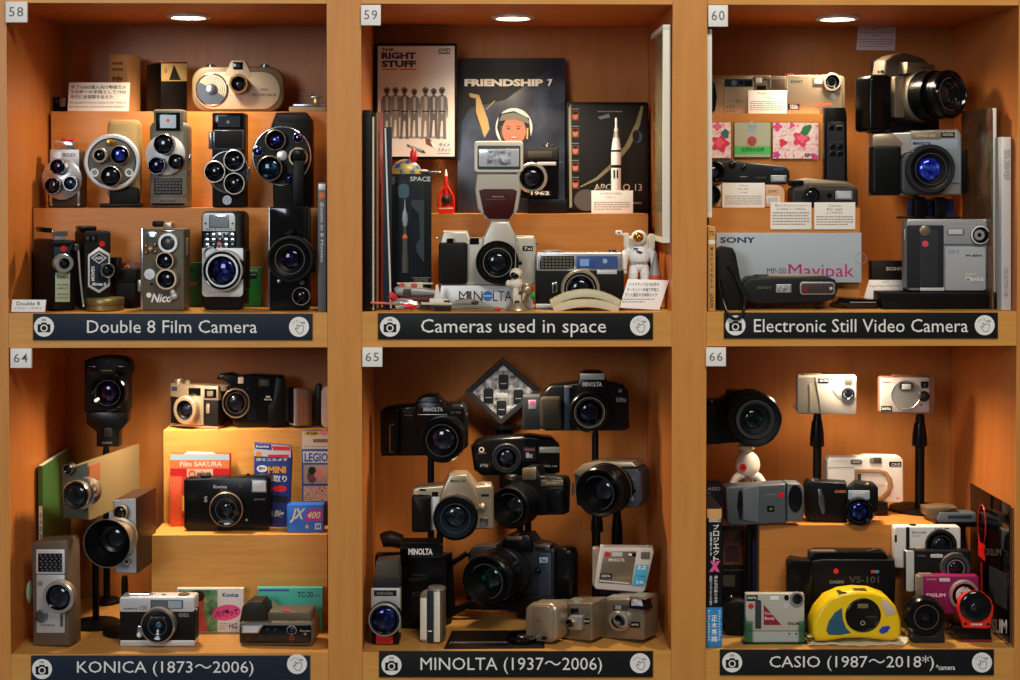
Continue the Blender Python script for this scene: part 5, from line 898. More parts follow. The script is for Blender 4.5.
for x in (249, 262, 272.5): q.disc(x, 638, 2.6, .9, '2c2c2c', 16)
q.ring(292.5, 638.3, 1.6, 2.4, .9, 'red', 20); t.p('flash').prism([(242.5, 625), (263.5, 625), (259, 633), (242.5, 633)], .8, 1.6, 'silver', .3).prism([(244, 626.2), (261, 626.2), (257.6, 632), (244, 632)], 1.5, 1.9, 'flash', .1); t.lens(292.5, 630, 5, .8, 2, 'greyl', 'black', 'gl_dark', rim=.12, gr=.6); t.p('display_window').box(296, 609.4, 305, 610.2, -20, -10, '6aa0b8', .1).box(284, 609.6, 290, 610.3, -10, -6, 'red', .1)
# top riser
t = T('rangefinder_camera', 'champagne and black rangefinder camera turned left on the tall riser', 'camera', .232, 202, 424, yaw=-17, rest=R64b)
b = t.p('body'); b.prism([(170.5, 396), (170.5, 384), (218, 389), (218, 424), (170.5, 420.5)], -16, 0, 'leather', .8); b.prism([(170.5, 396), (170.5, 383.5), (218, 386.5), (218.5, 400), (190, 399)], -16, .8, 'champ', .6); b.box(187, 386, 203.5, 421.5, 0, 1.4, 'champ', .3); b.prism([(170.5, 419.5), (218, 423), (218, 425), (170.5, 421.5)], -16, .6, 'champ', .2)
t.p('rangefinder_window').box(188.5, 388, 200.5, 395.5, 1.2, 1.8, 'blackg', .2); t.p('viewfinder').box(204.5, 389, 216, 397.5, .8, 1.6, 'blackg', .3).box(207, 391, 213, 396, 1.6, 1.9, 'champd', .1); t.p('meter_window').box(171.5, 386.5, 177, 390.5, .8, 1.4, 'window', .2)
t.lens(184.5, 408.5, 12.5, 0, 10, 'champ', 'champ', 'gl_dark', rim=.3, gr=.5, gdep=4, inner='blackm'); t.p('shutter_dial').vlathe(179, -8, [(4.6, 384), (4.6, 379.5), (4, 378.5)], 'champ'); t.p('shutter_dial').vlathe(188, -9, [(3.4, 384), (3.4, 380.5), (2, 380)], 'champ'); t.p('rewind_knob').vlathe(222, -12, [(8, 390), (8, 385.5), (6, 384.5)], 'champ'); t.p('self_timer').box(206, 403, 209.5, 412, 0, 1.6, 'champ', .5, 1.5)
t = T('compact_camera', 'bulky black compact camera in the middle of the tall riser', 'camera', .24, 262, 424, yaw=4, rest=R64b)
b = t.p('body'); b.prism([(222, 381), (216, 379), (220, 374.5), (232, 373), (240, 376), (254, 374.5), (283, 376), (285, 382), (285.5, 420), (282, 423.5), (238, 424), (232, 420), (230, 385)], -15, 0, 'black', 2.2, seg=3); b.prism([(276, 377), (285, 379), (285.5, 422), (268, 423), (268, 405), (273, 400)], 0, 4, 'blackm', 1.5)
b.box(238, 377, 243.5, 383.5, 0, .8, 'beige', .3); b.box(258, 379, 270, 386.5, 0, .8, '2a2624', .3, 1).box(260.5, 380, 268.5, 385.5, .8, 1.1, 'greyd', .2); b.text('MR', 266, 395.3, 270.5, 397.2, .15, 'cream', .03).text('AUTO', 264, 398, 272, 399.7, .15, 'cream', .02); t.p('front_panel').box(247, 388, 257, 417, 0, .7, 'blackg', .3, 1); t.lens(236, 402, 14, 0, 3, 'champd', 'black', 'gl_dark', rim=.1, gr=.5)
t = T('compact_camera', 'small silver compact camera seen edge on beside the bulky black one', 'camera', .235, 300, 424, yaw=38, rest=R64b)
t.p('body').box(296, 388.5, 312.5, 423.6, -12, 0, 'champ', 1.2, 2.5).box(295, 388.8, 298, 423.3, -11, .6, 'alu', .4, 1).box(303, 399, 303.4, 423, 0, .1, 'champd', 0); t.p('front_panel').prism([(288, 387), (296, 388), (296, 422), (288, 420)], -9, -2, 'blackm', .6)
t = T('compact_camera', 'pinkish silver compact camera cut off by the right upright', 'camera', .235, 323, 424, yaw=-4, rest=R64b)
t.p('body').box(321, 386, 334, 423.6, -12, 0, 'c8a898', 1.4, (8, 1, 1, 5)); t.p('side_panel').box(315, 384, 321, 422, -10, -2, 'blackm', 1, 4)
# on the low riser
t = T('film_box', 'orange and red film box with a yellow figure behind the black flash camera', 'box', .19, 200, 528, rest=R64a)
b = t.p('carton'); b.box(170, 454, 229.5, 528, -12, 0, 'd8401c', .3); b.flat(rr(170.3, 454.3, 229.3, 460), .12, 'a8ccd8'); b.flat(rr(170.3, 460, 229.3, 468.5), .12, 'e87840'); b.text('Film SAKURA', 180, 461.5, 222, 466.5, .2, 'cream', .02); b.flat(rr(170.3, 468.5, 229.3, 477), .12, 'c81c1c'); b.flat(rr(187, 469, 213, 477), .2, 'e8b898'); b.text('sakura', 197, 471, 211, 476, .3, 'ink', .03); b.ring(192, 473.6, 2.4, 3.6, .25, 'd84a3a')
b.flat([(175, 487), (180, 487), (181, 493), (185, 499), (184, 512), (175, 513), (171, 505), (172, 499)], .2, 'f0c020'); b.text('Sakura', 174, 515, 192, 519.5, .2, 'ink', .02); b.box(170, 477, 182, 528, 0, 1.2, 'e0542a', .2)
t.p('handle_tab').prism([(184, 454), (188, 451.8), (212, 452.5), (216, 454)], -2, -1, 'cream', .1)
t = T('film_pack', 'blue hanging pack with orange capitals standing behind the black camera', 'pack', .18, 272, 520, rest=R64a)
b = t.p('pack'); b.prism([(254, 443), (290.5, 446), (292, 457), (289, 520), (253, 520), (254, 470)], -8, 0, '1c3484', .8); b.prism([(254, 443), (290.5, 446), (291, 457.5), (254, 456)], 0, .3, 'c8c8d0', 0); b.flat([(254.5, 443.3), (271, 444.5), (272, 450), (255, 448.5)], .4, '1c3484'); b.flat([(272, 446), (290, 446.5), (290, 450.5), (273, 450)], .4, 'd82030'); b.text('Konica', 256, 445, 269, 447.6, .5, 'white', .03); b.flat(ell(258.5, 454, 3.2, 2.6), .4, 'e89020').flat(rr(268, 454.5, 289, 457), .4, 'd82030')
b.text('超ミニカメラ', 256, 458, 287, 461, .4, 'white', .02); b.flat(ell(262, 468.3, 5.4, 3.4, 20), .4, 'white'); b.text('Big', 258.5, 466.5, 265.5, 470, .5, '1c3484', .03, .2); b.text('MINI', 268, 466, 286, 472.5, .4, 'f0a020', .04); b.text('24枚取り', 258, 474.5, 287, 481, .4, 'white', .02); b.flat(ell(280, 487, 7, 3, 20), .4, 'd82030'); b.flat([(270, 492), (288, 494), (286, 500), (268, 498)], .4, '182030'); b.text('Big', 274, 506, 284, 513, .4, 'silverl', .03, .3)
t = T('film_pack', 'tall blue photo pack with small portraits at the right upright', 'pack', .2, 318, 528, rest=R64a)
b = t.p('pack'); b.box(301.8, 431, 331, 528, -4, 0, '2a4a90', .3); b.flat(rr(302, 431.2, 330, 449), .12, 'beige'); b.flat(ell(312, 433.5, 8, 2.2, 20), .2, 'c8a020'); b.text('Fuji', 307, 432, 317, 435, .3, 'ink', .02); b.flat(ell(324, 433, 4, 2.6, 16), .2, 'e07a90'); b.flat(rr(313, 439, 329, 442.5), .2, '8a5a38'); b.flat(rr(303, 451.5, 330, 463), .16, 'silverl').text('LEGIO', 304.5, 453, 328, 462, .25, '2a4a90', .03); b.lines(304, 446, 328, 448, 1, .2); b.flat(rr(303.5, 465, 329, 484.5), .2, 'a89a88'); b.flat(ell(312, 477, 5, 7, 18), .25, '7a3838').flat(ell(320, 474, 6, 7, 18), .28, 'd8907a').flat(ell(312, 471, 4, 4, 14), .3, '2a2a2c'); b.flat(rr(303.5, 487, 329, 503), .2, 'mix_crowd')
t = T('film_carton', 'small blue film carton numbered 400 at the front right of the low riser', 'box', .14, 305, 529, rest=R64a)
b = t.p('carton'); b.box(287, 505, 323, 529.3, -16, 0, '2470d4', .3); b.flat([(308, 509), (322.5, 509), (322.5, 520), (304, 520)], .12, 'b03a90'); b.text('JX', 290, 508.5, 305.5, 521.5, .2, 'e8dca8', .03, .35); b.text('400', 307, 511.5, 320.5, 518, .2, 'e8dca8', .02, .3); b.disc(307, 524.8, 1.6, .2, 'e8a030', 12); b.flat(rr(315, 522, 321, 527), .2, 'c8d4e8').text('24', 315.8, 523, 320.2, 526, .3, '1c3a8a', .04)
t = T('compact_camera', 'black rangefinder style camera with a flash window, on the low riser', 'camera', .15, 227, 530, yaw=-3, rest=R64a)
b = t.p('body'); b.prism([(183.5, 480), (190, 478.5), (266, 476), (270.5, 479), (270.8, 525), (267, 527.5), (187, 529.5), (183.8, 526)], -14, 0, 'black', 1.4); b.text('Konica', 213.5, 485, 227, 488.3, .15, 'silverl', .02).text('C35 EF', 220, 489.8, 227, 491.3, .15, 'greyl'); b.disc(240, 485.3, 1.5, .3, 'brass', 10); b.text('S', 204, 496, 207.5, 502, .15, 'greyl', .05); b.text('AUTO DATE', 254, 498.3, 265, 500, .15, 'greyl'); b.disc(246.5, 519, 1.2, .3, 'silver', 10)
t.p('flash').box(251, 480, 267, 492.5, 0, 1, 'chromed', .3, .5).box(252.3, 481.3, 265.8, 491.4, .8, 1.3, 'flash', .2); t.p('shutter_dial').vlathe(194, -7, [(5, 479), (5, 476.4), (3, 476)], 'black'); t.p('shutter_dial').vlathe(206, -7, [(5.5, 479), (5.5, 475), (3, 474.5)], 'blackm'); t.p('rewind_knob').vlathe(248, -7, [(5, 477.5), (5, 475.5), (1.5, 475), (1.5, 473.5)], 'blackm')
t.lens(226, 509, 17, 0, 8, 'champd', 'blackm', 'gl_dark', rim=.07, gr=.36, gdep=2); t.parts[-2].text('HEXANON', 219, 519.6, 233, 521.4, 7.4, 'greyl')
def slr(t, mat, pts, dep=-20): return t.p('body').prism(pts, dep, 0, mat, 2.4, seg=3)
t = T('slr_camera', 'black camera with a tall dark grip on a pole at the upper left', 'camera', .17, 423, 462, yaw=-8)
b = slr(t, 'black', [(379.5, 412), (384, 408), (399, 406), (414, 405), (418, 398), (425, 395.5), (436, 395), (441, 401), (445, 404), (460, 403.5), (464.5, 408), (466, 420), (466, 448), (461, 451), (423, 456), (381, 456.5)])
b.prism([(414, 412), (417, 402), (443, 402), (447, 412), (449, 430), (412, 430)], 0, 5, 'black', 2); b.text('MINOLTA', 423.5, 407.3, 443, 411.5, 5.1, 'white', .03); b.text('AF 7000', 451, 411, 461, 413.8, .2, 'champd').text('9000', 404.5, 414.4, 412, 416, .2, 'greyl'); b.box(418, 414.3, 447, 415, 4.5, 5.3, 'silver', .1)
q = t.p('grip'); q.prism(rr(380, 410, 398, 456, (6, 2, 2, 5)), 0, 9, 'blackm', 3); q.box(389, 424, 394.5, 453, 9, 9.8, '5a4632', .4, 2).box(390.5, 425, 394.8, 452, 9.3, 10.1, 'blackm', .4, 1)
t.p('control_panel').box(402, 408, 412, 413, 0, .8, 'window', .2, 1).box(452, 404.5, 461, 409, 0, .8, 'greyd', .2, 1); t.lens(442, 440.5, 22.5, 0, 22, 'blackg', 'black', 'gl_dark', rim=.09, gr=.52, gdep=8, inner='blackm'); t.parts[-2].lathe(442, 440.5, [(20, 3), (20.6, 4), (20.6, 11), (20, 12)], 'rubber', wr=22); t.p('strap_lug').box(465, 413, 468, 415.5, -8, -5, 'chrome', .4)
pole(431, 456, .19, 'black pole stand under the black camera at the upper left', 15)
t = T('hanging_picture', 'diamond shaped black frame with four dark photos of camera bags', 'picture', .27, 502, 424)
f = t.p('frame'); do = [(503, 358), (540.5, 391), (501, 425), (465.5, 392)]; di = [(503, 365), (533, 391), (501, 418.5), (472.5, 392)]
for i in range(4): j = (i+1) % 4; f.prism([do[i], do[j], di[j], di[i]], -9, 0, '2a2a2e', .3)
q = t.p('picture'); q.prism(di, -8, -1.5, 'mix_shiny', 0)
for x, y in ((503.5, 382), (488.5, 396), (518.5, 397), (501.5, 408)): q.box(x-5, y-7.5, x+5, y+7.5, -1.5, -1, '1c2028', .2, 2).box(x-3, y+1, x+3, y+2, -1, -.8, 'greyl', 0)
q.box(497, 393, 508, 398, -1.5, -.9, 'silverl', .2)
t = T('display_easel', 'black round spool stand carrying the diamond frame behind the flat camera', 'stand', .26, 503, 440)
t.p('spool').vlathe(504, -8, [(15, 441), (15, 436), (11, 434), (11, 429), (14, 427.5), (14, 425)], 'black', 32).vlathe(504, -8, [(5, 500), (5, 441)], 'blackm', 16)
t = T('compact_camera', 'flat rounded black camera with a small round lens below the diamond frame', 'camera', .19, 516, 476)
b = t.p('body'); b.prism([(471, 448), (476, 442), (486, 438.5), (530, 436), (552, 438), (560, 446), (560, 473), (552, 475.5), (482, 476), (474, 470)], -22, 0, 'black', 3.4, seg=3); b.ring(481.5, 449.8, 1.6, 2.8, .1, 'beige', 16).text('MINOLTA', 478, 452.4, 486, 453.8, .2, 'greyl').text('AF TELE', 480, 464, 488, 467, .2, 'greyl', .02).text('APEX 105', 542, 465.3, 557, 467, .2, 'beige')
b.box(523, 447, 536, 461, 0, 1, '1c1820', .3, 1.5).text('8x', 526, 452.5, 533, 458, 1.1, 'c8c8d8', .02).flat(rr(525, 448.5, 534.5, 450.8), 1.1, '8a4a5a'); t.p('flash').box(539, 447, 560, 453, 0, 1, 'champ', .3, .5).box(540, 448, 559, 452, 1, 1.3, 'silver', .1)
t.lens(506.5, 458.5, 15, 0, 7, 'dark', 'black', 'gl_dark', rim=.14, gr=.52); t.parts[-2].ring(506.5, 458.5, 11, 11.8, 6, 'chromed')
pole(520, 475, .21, 'black pole stand under the flat rounded black camera', 13)
t = T('slr_camera', 'black camera with a silver banded finder, upper right', 'camera', .17, 590, 432, yaw=-3)
b = slr(t, 'black', [(544, 392), (550, 386), (578, 382.5), (580, 374), (585, 371.5), (600, 371.5), (605, 375), (607, 382), (624, 386), (628.5, 392), (629.5, 428), (625, 431), (545, 431), (540, 400)])
b.prism([(577, 388), (580, 375), (604, 375), (608, 388), (610, 402), (575, 402)], 0, 6, 'black', 2); t.p('finder_band', label='silver band on the finder').box(580, 373.5, 604.5, 379.6, 4, 7.2, 'silver', .5, 1); b.text('MINOLTA', 582.5, 382, 602, 386.5, 6.2, 'silverl', .03); b.ring(620.3, 390.8, 1, 1.6, .1, 'greyl', 12).text('500si', 616, 397.5, 626, 402, .2, 'greyl', .01); b.box(564, 386, 572, 387.6, 0, 2, 'champ', .3).box(564.5, 387, 570, 430, 0, 2, '26324a', .6, 1)
t.p('grip').box(540, 397, 562, 430, 0, 8, '2c2820', 3, 4); t.p('battery_pack', label='dark pack with a pink label at the left').box(522.5, 396, 541, 430, -14, 4, '2c2d31', 1.4, 2).box(528.5, 400, 536, 409, 4, 4.3, 'greyl', .1).box(529.5, 400.5, 535, 404.5, 4.2, 4.5, 'pink', .1)
t.lens(589.5, 412.5, 20, 0, 16, 'black', 'blackm', 'gl_purple', rim=.16, gr=.5, gdep=6); t.parts[-2].ring(589.5, 412.5, 14.4, 15.2, 14.4, 'champ', 40)
pole(595, 430, .19, 'black pole stand under the camera with the silver banded finder', 15)
t = T('slr_camera', 'champagne silver camera with a large black lens, left of the middle', 'camera', .11, 455, 535, yaw=-2)
b = slr(t, 'champ', [(411.5, 498), (413, 489), (417, 487), (443, 485), (447, 476), (450, 473.5), (466, 473.5), (470, 477), (477, 486), (491, 485), (493, 490), (494, 529), (432, 531), (412, 529)]); b.prism([(441, 492), (449, 474.5), (467, 474), (476, 492), (481, 510), (437, 510)], -6, 6, 'champ', 2.5, seg=3); b.box(431, 497, 440, 530, 0, .8, 'silverl', .3); b.text('MINOLTA', 450.5, 479.6, 465.5, 482.5, 6.1, 'ink', .03); b.box(432, 492, 438, 496.4, 0, 1.1, 'blackg', .2).box(481, 494.3, 489, 496.5, 0, 1, 'ink', .2)
t.p('grip').box(411.5, 496, 431, 533, -10, 8, 'blackm', 3, 3); t.p('shutter_button').vlathe(422.5, 2, [(3.4, 490.5), (3, 489.3), (1, 489)], 'ink', sq=.6); t.p('mode_dial').vlathe(485, -8, [(6.5, 485.5), (6.5, 483.5), (5.5, 482.5)], 'champ')
t.p('side_knob').ball(482.5, 507, 2, 4, 'champ').box(480, 518, 488, 526, 0, 2, 'chromed', .6, 1.5)
t.lens(455.5, 518.5, 21.6, 0, 24, 'black', 'champ', 'gl_dark', rim=.12, gr=.5, gdep=8, inner='14202c'); t.parts[-2].lathe(455.5, 518.5, [(21.8, 12), (22.2, 13), (22.2, 23), (21, 24.1)], 'blackm', wr=24)
pole(440, 530, .135, 'black pole stand under the champagne silver camera', 12)
t = T('slr_camera', 'black camera with a broad hood turned left, in the middle of the compartment', 'camera', .15, 534, 525, yaw=-27)
b = slr(t, 'blackm', [(505, 480), (512, 478), (521, 476), (523, 469), (528, 466), (536, 467), (540, 476), (562, 478), (564, 484), (563, 515), (505, 517)], -18); b.box(541, 480, 563, 486, 0, 1, 'champd', .3, .6).text('DYNAX 7', 546, 482, 560, 484.2, 1.1, 'beige'); b.box(522, 468, 536, 480, 0, 3, 'champd', 1, 2); t.p('dial').vlathe(512, -5, [(6.5, 478.5), (6.5, 475), (5, 474)], 'chromed'); t.p('dial').vlathe(553, -7, [(8.5, 479), (8.5, 476), (4, 475)], 'chromed'); t.p('grip').box(546, 488, 563, 514, 0, 8, 'black', 3, 3)
t.lens(509.5, 508, 21, 2, 30, 'blackm', 'blackm', 'gl_dark', rim=.06, gr=.46, gdep=14, inner='blackm'); t.parts[-2].lathe(509.5, 508, [(19.5, 3), (19.8, 4), (19.8, 9, 'champd'), (19, 10), (18, 12)], 'champd', wr=30)
pole(528, 516, .17, 'black pole stand under the camera with the broad hood', 12)
t = T('bridge_camera', 'blue grey camera with a champagne top and a very wide black lens, right side', 'camera', .14, 614, 506, yaw=-27)
b = slr(t, '34373f', [(574, 474), (585, 470), (610, 467.5), (636, 468), (640.5, 473), (642.5, 500), (638, 507), (592, 512), (576, 505)], -26); b.prism([(572, 473), (583, 464), (598, 461.5), (632, 462), (636, 467), (600, 468.5), (586, 474), (580, 477)], -22, 3, 'champ', 1.4); b.box(626, 489, 635.5, 493, 0, .8, 'blackg', .3, 1).flat(rr(629, 496.5, 633.5, 500.5), .1, '7a98c8').text('ZOOM', 627, 478, 634, 479.6, .15, 'greyl').text('xi', 629, 481, 632, 482.5, .15, 'greyl')
t.lens(598, 493, 24.5, 0, 34, 'black', 'black', 'gl_dark', rim=.07, gr=.46, gdep=16, inner='blackm'); t.parts[-2].lathe(598, 493, [(25.6, 8), (26, 9), (26, 10, 'goldp'), (25.5, 11, 'black'), (24.8, 12)], 'black', wr=34); t.p('release_key').vlathe(573, 2, [(1.3, 495), (1.3, 482)], 'chrome', 8)
pole(597, 509, .155, 'black pole stand under the very wide lens of the blue grey camera', 13, (512, 532))
pole(617, 506, .20, 'black swelling pole stand behind the square white digital camera', 12, (512, 545), 3)
# lower part
t = T('camera_box', 'large glossy black box with faint lettering standing on the left', 'box', .12, 410, 630, yaw=-4, rest=F1)
b = t.p('carton'); b.box(375, 556, 445, 631, -18, 0, 'black', .6); b.text('MINOLTA', 412.5, 574, 424.5, 576.4, .15, 'greyd', .01).text('9CD', 412, 592.5, 421, 597, .15, 'greyd').lines(409, 578.5, 427, 581.5, 2, .15, 'greyd')
zb65 = at(410, 556, .12).z
t = T('camera_box', 'flat black box with white capitals lying on the large black box', 'box', .105, 422, 556, rest=zb65)
b = t.p('carton'); b.box(400, 545, 443, 556.4, -20, 0, 'blackg', .5); b.text('MINOLTA', 408.5, 548.3, 432.5, 554, .15, 'white', .03); b.box(402, 542, 440, 545, -22, -3, 'leather', .6, 1)
t = T('strap_bundle', 'rolled dark camera strap behind the flat black box', 'strap', .16, 392, 556, rest=zb65)
q = t.p('roll'); q.tube([(382, 547, -6), (390, 545, -6), (402, 548, -6)], [7, 8.5, 7], '2a211c', 14)
t = T('movie_camera', 'small silver faced movie camera with a large blue lens and red foot, bottom left', 'camera', .035, 387, 646, yaw=-3, rest=F1)
b = t.p('body'); b.box(372, 587, 399, 644, -22, 0, 'blackm', 1.4, 2); b.prism([(374, 577), (376, 562), (398, 560), (399.5, 577), (399.5, 589), (372.5, 589)], -24, -1, '3c342c', 1.2); b.box(372.5, 578, 399.5, 588, -1, .4, '26262a', .5); b.box(371, 588, 400, 608, 0, 1, 'alu', .4, 1); b.box(374, 590.3, 396.5, 596, 1, 1.4, 'ink', .2).text('minolta', 377, 591.5, 393, 594.5, 1.5, 'champ', .02); t.p('foot_panel', label='red foot panel').box(376, 633, 393, 643.5, 0, 2, 'c81c20', .5, 1); t.p('side_rail').box(398.5, 588, 401, 632, -6, 0, 'champ', .5)
t.lens(384.5, 620, 16.5, 0, 11, 'silver', 'blackm', 'gl_blue', rim=.1, gr=.74, gdep=2.5)
t = T('compact_camera', 'slim pale camera standing on end with a dark stripe', 'camera', .04, 432, 645, yaw=-22, rest=F1)
b = t.p('body'); b.prism(rr(419.5, 590, 440, 645.5, (7, 3, 2, 5)), -16, 0, 'champ', 1.4, seg=3); b.box(427, 590.5, 433.5, 645.2, -14, .3, '2a3036', .1, 1); b.box(434, 592, 439.8, 644.5, 0, .3, 'cream', .1, 1); b.box(420.3, 598, 426.5, 642, 0, .3, 'cream', .1, 1).box(428, 632, 432, 633.2, .3, .6, 'white', .1); t.p('shutter_plate').vlathe(437, -9, [(9, 589.5), (9.4, 587), (7.6, 586)], 'silver', 24, sq=.8); t.p('side_plate').box(440, 603, 442, 640, -12, -4, 'champd', .6, 1.5)
t = T('booklet', 'black leaflet with faded handwriting lying flat at the shelf front', 'leaflet', .03, 500, 648, rest=F1)
def lay(t, name, pts, mat, th=.6, text=None):   # flat slab on the shelf: pts = (px, depth m)
    q = t.p(name); ii = t.I; vs = []
    for dz in (0, th*.0015):
        for px, Yd in pts: vs.append(tuple(ii @ Vector((at(px, 648, Yd).x, Yd, F1+.0004+dz))))
    n = len(pts); q.add(vs, [tuple(range(n))[::-1], tuple(range(n, 2*n))]+[(i, (i+1) % n, n+(i+1) % n, n+i) for i in range(n)], mat); return q
lay(t, 'cover', [(444, .012), (545, .012), (541, .105), (452, .105)], '161310')
q = t.p('handwriting')
for i in range(16):
    x = 450+i*4.0; q.tube([(x, 641.5, -3), (x+2, 638+(i*7 % 4), -9), (x+3.6, 641, -4)], .25, 'beige', 4)
q.v = [(x, y, tuple(t.I @ Vector((0, 0, F1+.0018)))[2]+(0.0002 if k % 2 else 0)) for k, (x, y, z) in enumerate(q.v)]
t = T('lens_cap', 'round black lens cap lying on the dark leaflet', 'cap', .03, 522, 645, rest=F1, gap=.0016)
t.p('cap').vlathe(522, -12, [(15.5, 645), (16.2, 643.5), (16.2, 640.5), (15, 639.5), (12, 640)], 'blackg', 36, sq=.9); t.p('pinch_grip').vlathe(522, -12, [(6, 640.2), (5, 639.6)], 'chromed', 20)
t = T('slr_camera', 'big black camera turned left with a long wide zoom lens, in the centre below', 'camera', .15, 520, 613, yaw=-24, rest=F1, gap=.012)
b = slr(t, '1e2024', [(492, 560), (500, 552), (501, 541), (508, 535), (528, 534.5), (534, 543), (548, 547), (556, 552), (558, 605), (495, 607), (488, 590)], -22); b.prism([(500, 552), (502, 541), (508, 535.5), (528, 535), (532, 545), (531, 553)], 0, 6, 'black', 1.5); b.box(506, 536.3, 522, 540.5, 2, 6.6, 'champd', .8, 1.5).box(514, 534.4, 519, 536.2, 0, 5, 'red', .6, 1); b.box(539, 553, 551, 603, 0, 1.2, '2e3440', .6, 2); b.box(539.5, 557.5, 547.5, 563, 1.2, 1.5, '9ab4cc', .1).text('9xi', 541, 558.6, 546, 562, 1.6, 'navy', .03); b.box(535, 545, 550, 551, -10, 2, 'chromed', 1, 2)
b.box(466, 596, 560, 613, -20, 2, 'blackm', 2, 3); t.p('grip').prism(rr(553, 548, 573, 607, (3, 9, 4, 4)), -14, 4, 'black', 4, seg=3); t.p('grip_left').prism([(466, 555), (472, 547), (496, 545), (497, 556), (470, 566)], -14, 2, '3a342e', 2); t.p('side_knob').ball(538, 571, 1.5, 3.6, 'black')
q = t.p('lens_barrel'); q.lathe(497, 579, [(25, -2), (25.5, 4), (25, 9, 'rubber'), (26, 10), (26, 24), (25, 25, 'black'), (25, 34, 'black')], 'rubber', wr=30, n=48)
t.lens(486, 582, 25.5, 26, 60, 'black', 'black', 'gl_green', rim=.07, gr=.46, gdep=15, inner='blackm'); t.parts[-2].ring(486, 582, 18, 18.8, 46, 'dark', 40)
t = T('folding_bellows', 'black folded metal bracket between the slim camera and the big zoom camera', 'bracket', .17, 456, 625, rest=F1)
t.p('arm').prism([(444, 556), (452, 553), (456, 620), (446, 625)], -8, 0, 'blackm', .8).prism([(446, 565), (466, 552), (468, 556), (448, 570)], -6, 1, 'black', .6); t.p('arm_tip').prism([(446, 615), (478, 600), (480, 605), (450, 623)], -6, 1, 'blackm', .6)
t = T('digital_camera', 'square white digital camera with a grey face and pale blue label, tilted', 'camera', .1, 625, 592, yaw=-6, roll=-6)
b = t.p('body'); b.prism([(600, 547.5), (652.5, 548), (654, 552), (645, 591), (642, 593), (596, 589.5), (593.5, 586)], -14, 0, 'd8ccc0', 1.6, seg=3); q = t.p('front_panel', label='grey metallic front panel'); q.prism([(604, 551.5), (636.5, 551.5), (631.5, 585), (598.5, 582.5)], 0, .8, 'champd', .3); q.text('MINOLTA', 608.5, 558.3, 624.5, 561.5, .9, 'cream', .03); q.disc(607.3, 554.7, 2.8, .95, 'red', 18); q.box(612, 552.3, 622.5, 556.6, .8, 1.3, 'beige', .2).box(614, 553, 620.5, 556, 1.2, 1.5, 'flash', .1).box(628, 553, 636, 556.6, .8, 1.3, 'blackg', .2).box(628.5, 553.5, 632, 556, 1.2, 1.5, 'white', .1); q.box(600, 573.5, 612, 578.5, .8, 1.1, 'ink', .1).text('DIGITAL', 601.5, 574.8, 610.5, 577.2, 1.2, 'white', .02); q.flat([(599.5, 580), (629.5, 582.8), (629.2, 584), (599.3, 581.2)], 1, 'cream')
b.box(641, 552, 650, 559, 0, 1, '6a645c', .3, 1); q = t.p('label_sticker', label='pale blue sticker'); q.prism([(636, 564.5), (649, 565), (646, 582), (643.5, 586.5), (632, 586)], 0, .7, '50b4d8', .1); q.text('3.2', 637.5, 565.6, 646, 569.5, .85, 'white', .04).text('mega', 637, 575.5, 645, 577.5, .85, '1c6a9a').text('2.4x', 636, 580.5, 644, 583.5, .85, 'white', .04); t.p('strap_lug').tube([(645, 548.5, -5), (648, 545.5, -5), (651, 548.5, -5)], .7, 'champ')
t.p('side_door').box(592, 547.5, 599, 586, -12, -4, 'champ', 1.2, 2)
t = T('display_easel', 'black bracket holding up the square white digital camera', 'stand', .13, 625, 636, rest=F1)
t.p('bracket').box(600, 592, 650, 597, -14, -3, 'blackm', 1, 2).box(620, 596, 628, 626, -12, -6, 'blackm', 1, 1); t.p('foot_plate').box(588, 624, 652, 628, -20, 2, 'blackm', 1, 3)
t = T('compact_camera', 'plain rounded champagne compact with a sliding cover, leftmost of the front three', 'camera', .018, 557, 645, yaw=-36, rest=F1, off=8)
b = t.p('body'); b.prism(rr(529, 602, 561, 645.5, (8, 9, 9, 8)), -23, 0, 'champ', 3.2, seg=4); b.prism(rr(538, 604.5, 557, 643.5, (1, 7, 7, 1)), 0, .8, 'champ', .4); b.box(536.6, 604, 537.2, 643, -.1, .2, 'champd', 0); b.text('M', 540, 617, 544.5, 622, .95, 'champd', .03).box(546, 637.5, 551, 641.5, .8, 1.1, 'ink', .1); t.p('shutter_button').vlathe(541, -10, [(5, 603.5), (4.4, 601)], 'champd')
t = T('compact_camera', 'champagne compact with a square lens barrel, middle of the front three', 'camera', .024, 596, 646, yaw=-36, rest=F1, off=9)
b = t.p('body'); b.prism(rr(562, 601, 597, 646, (4, 2, 2, 4)), -30, 0, 'champd', 1.6, seg=3); b.box(572, 605, 594, 614, 0, .6, '6a5c50', .2, 1).box(575, 606.5, 583, 612, .5, 1, 'blackg', .2).box(588, 617, 594, 623.5, 0, .5, 'ink', .1).text('ZOOM', 589, 619, 593.5, 621, .6, 'cream', .02); t.p('shutter_button').vlathe(582, -9, [(7, 601.5), (6.4, 597.5)], 'silver'); t.p('mode_dial').vlathe(569, -9, [(6, 601.5), (5.4, 598.5)], 'champd')
t.p('lens_block').box(573, 614.5, 586, 630.5, 0, 7, 'silver', .8, 1.5); t.lens(574, 622.5, 5.6, 0, 10, 'champd', 'champ', 'gl_dark', rim=.2, gr=.55)
t = T('compact_camera', 'champagne compact with a popped up flash, rightmost of the front three', 'camera', .02, 646, 645, yaw=-36, rest=F1, off=8)
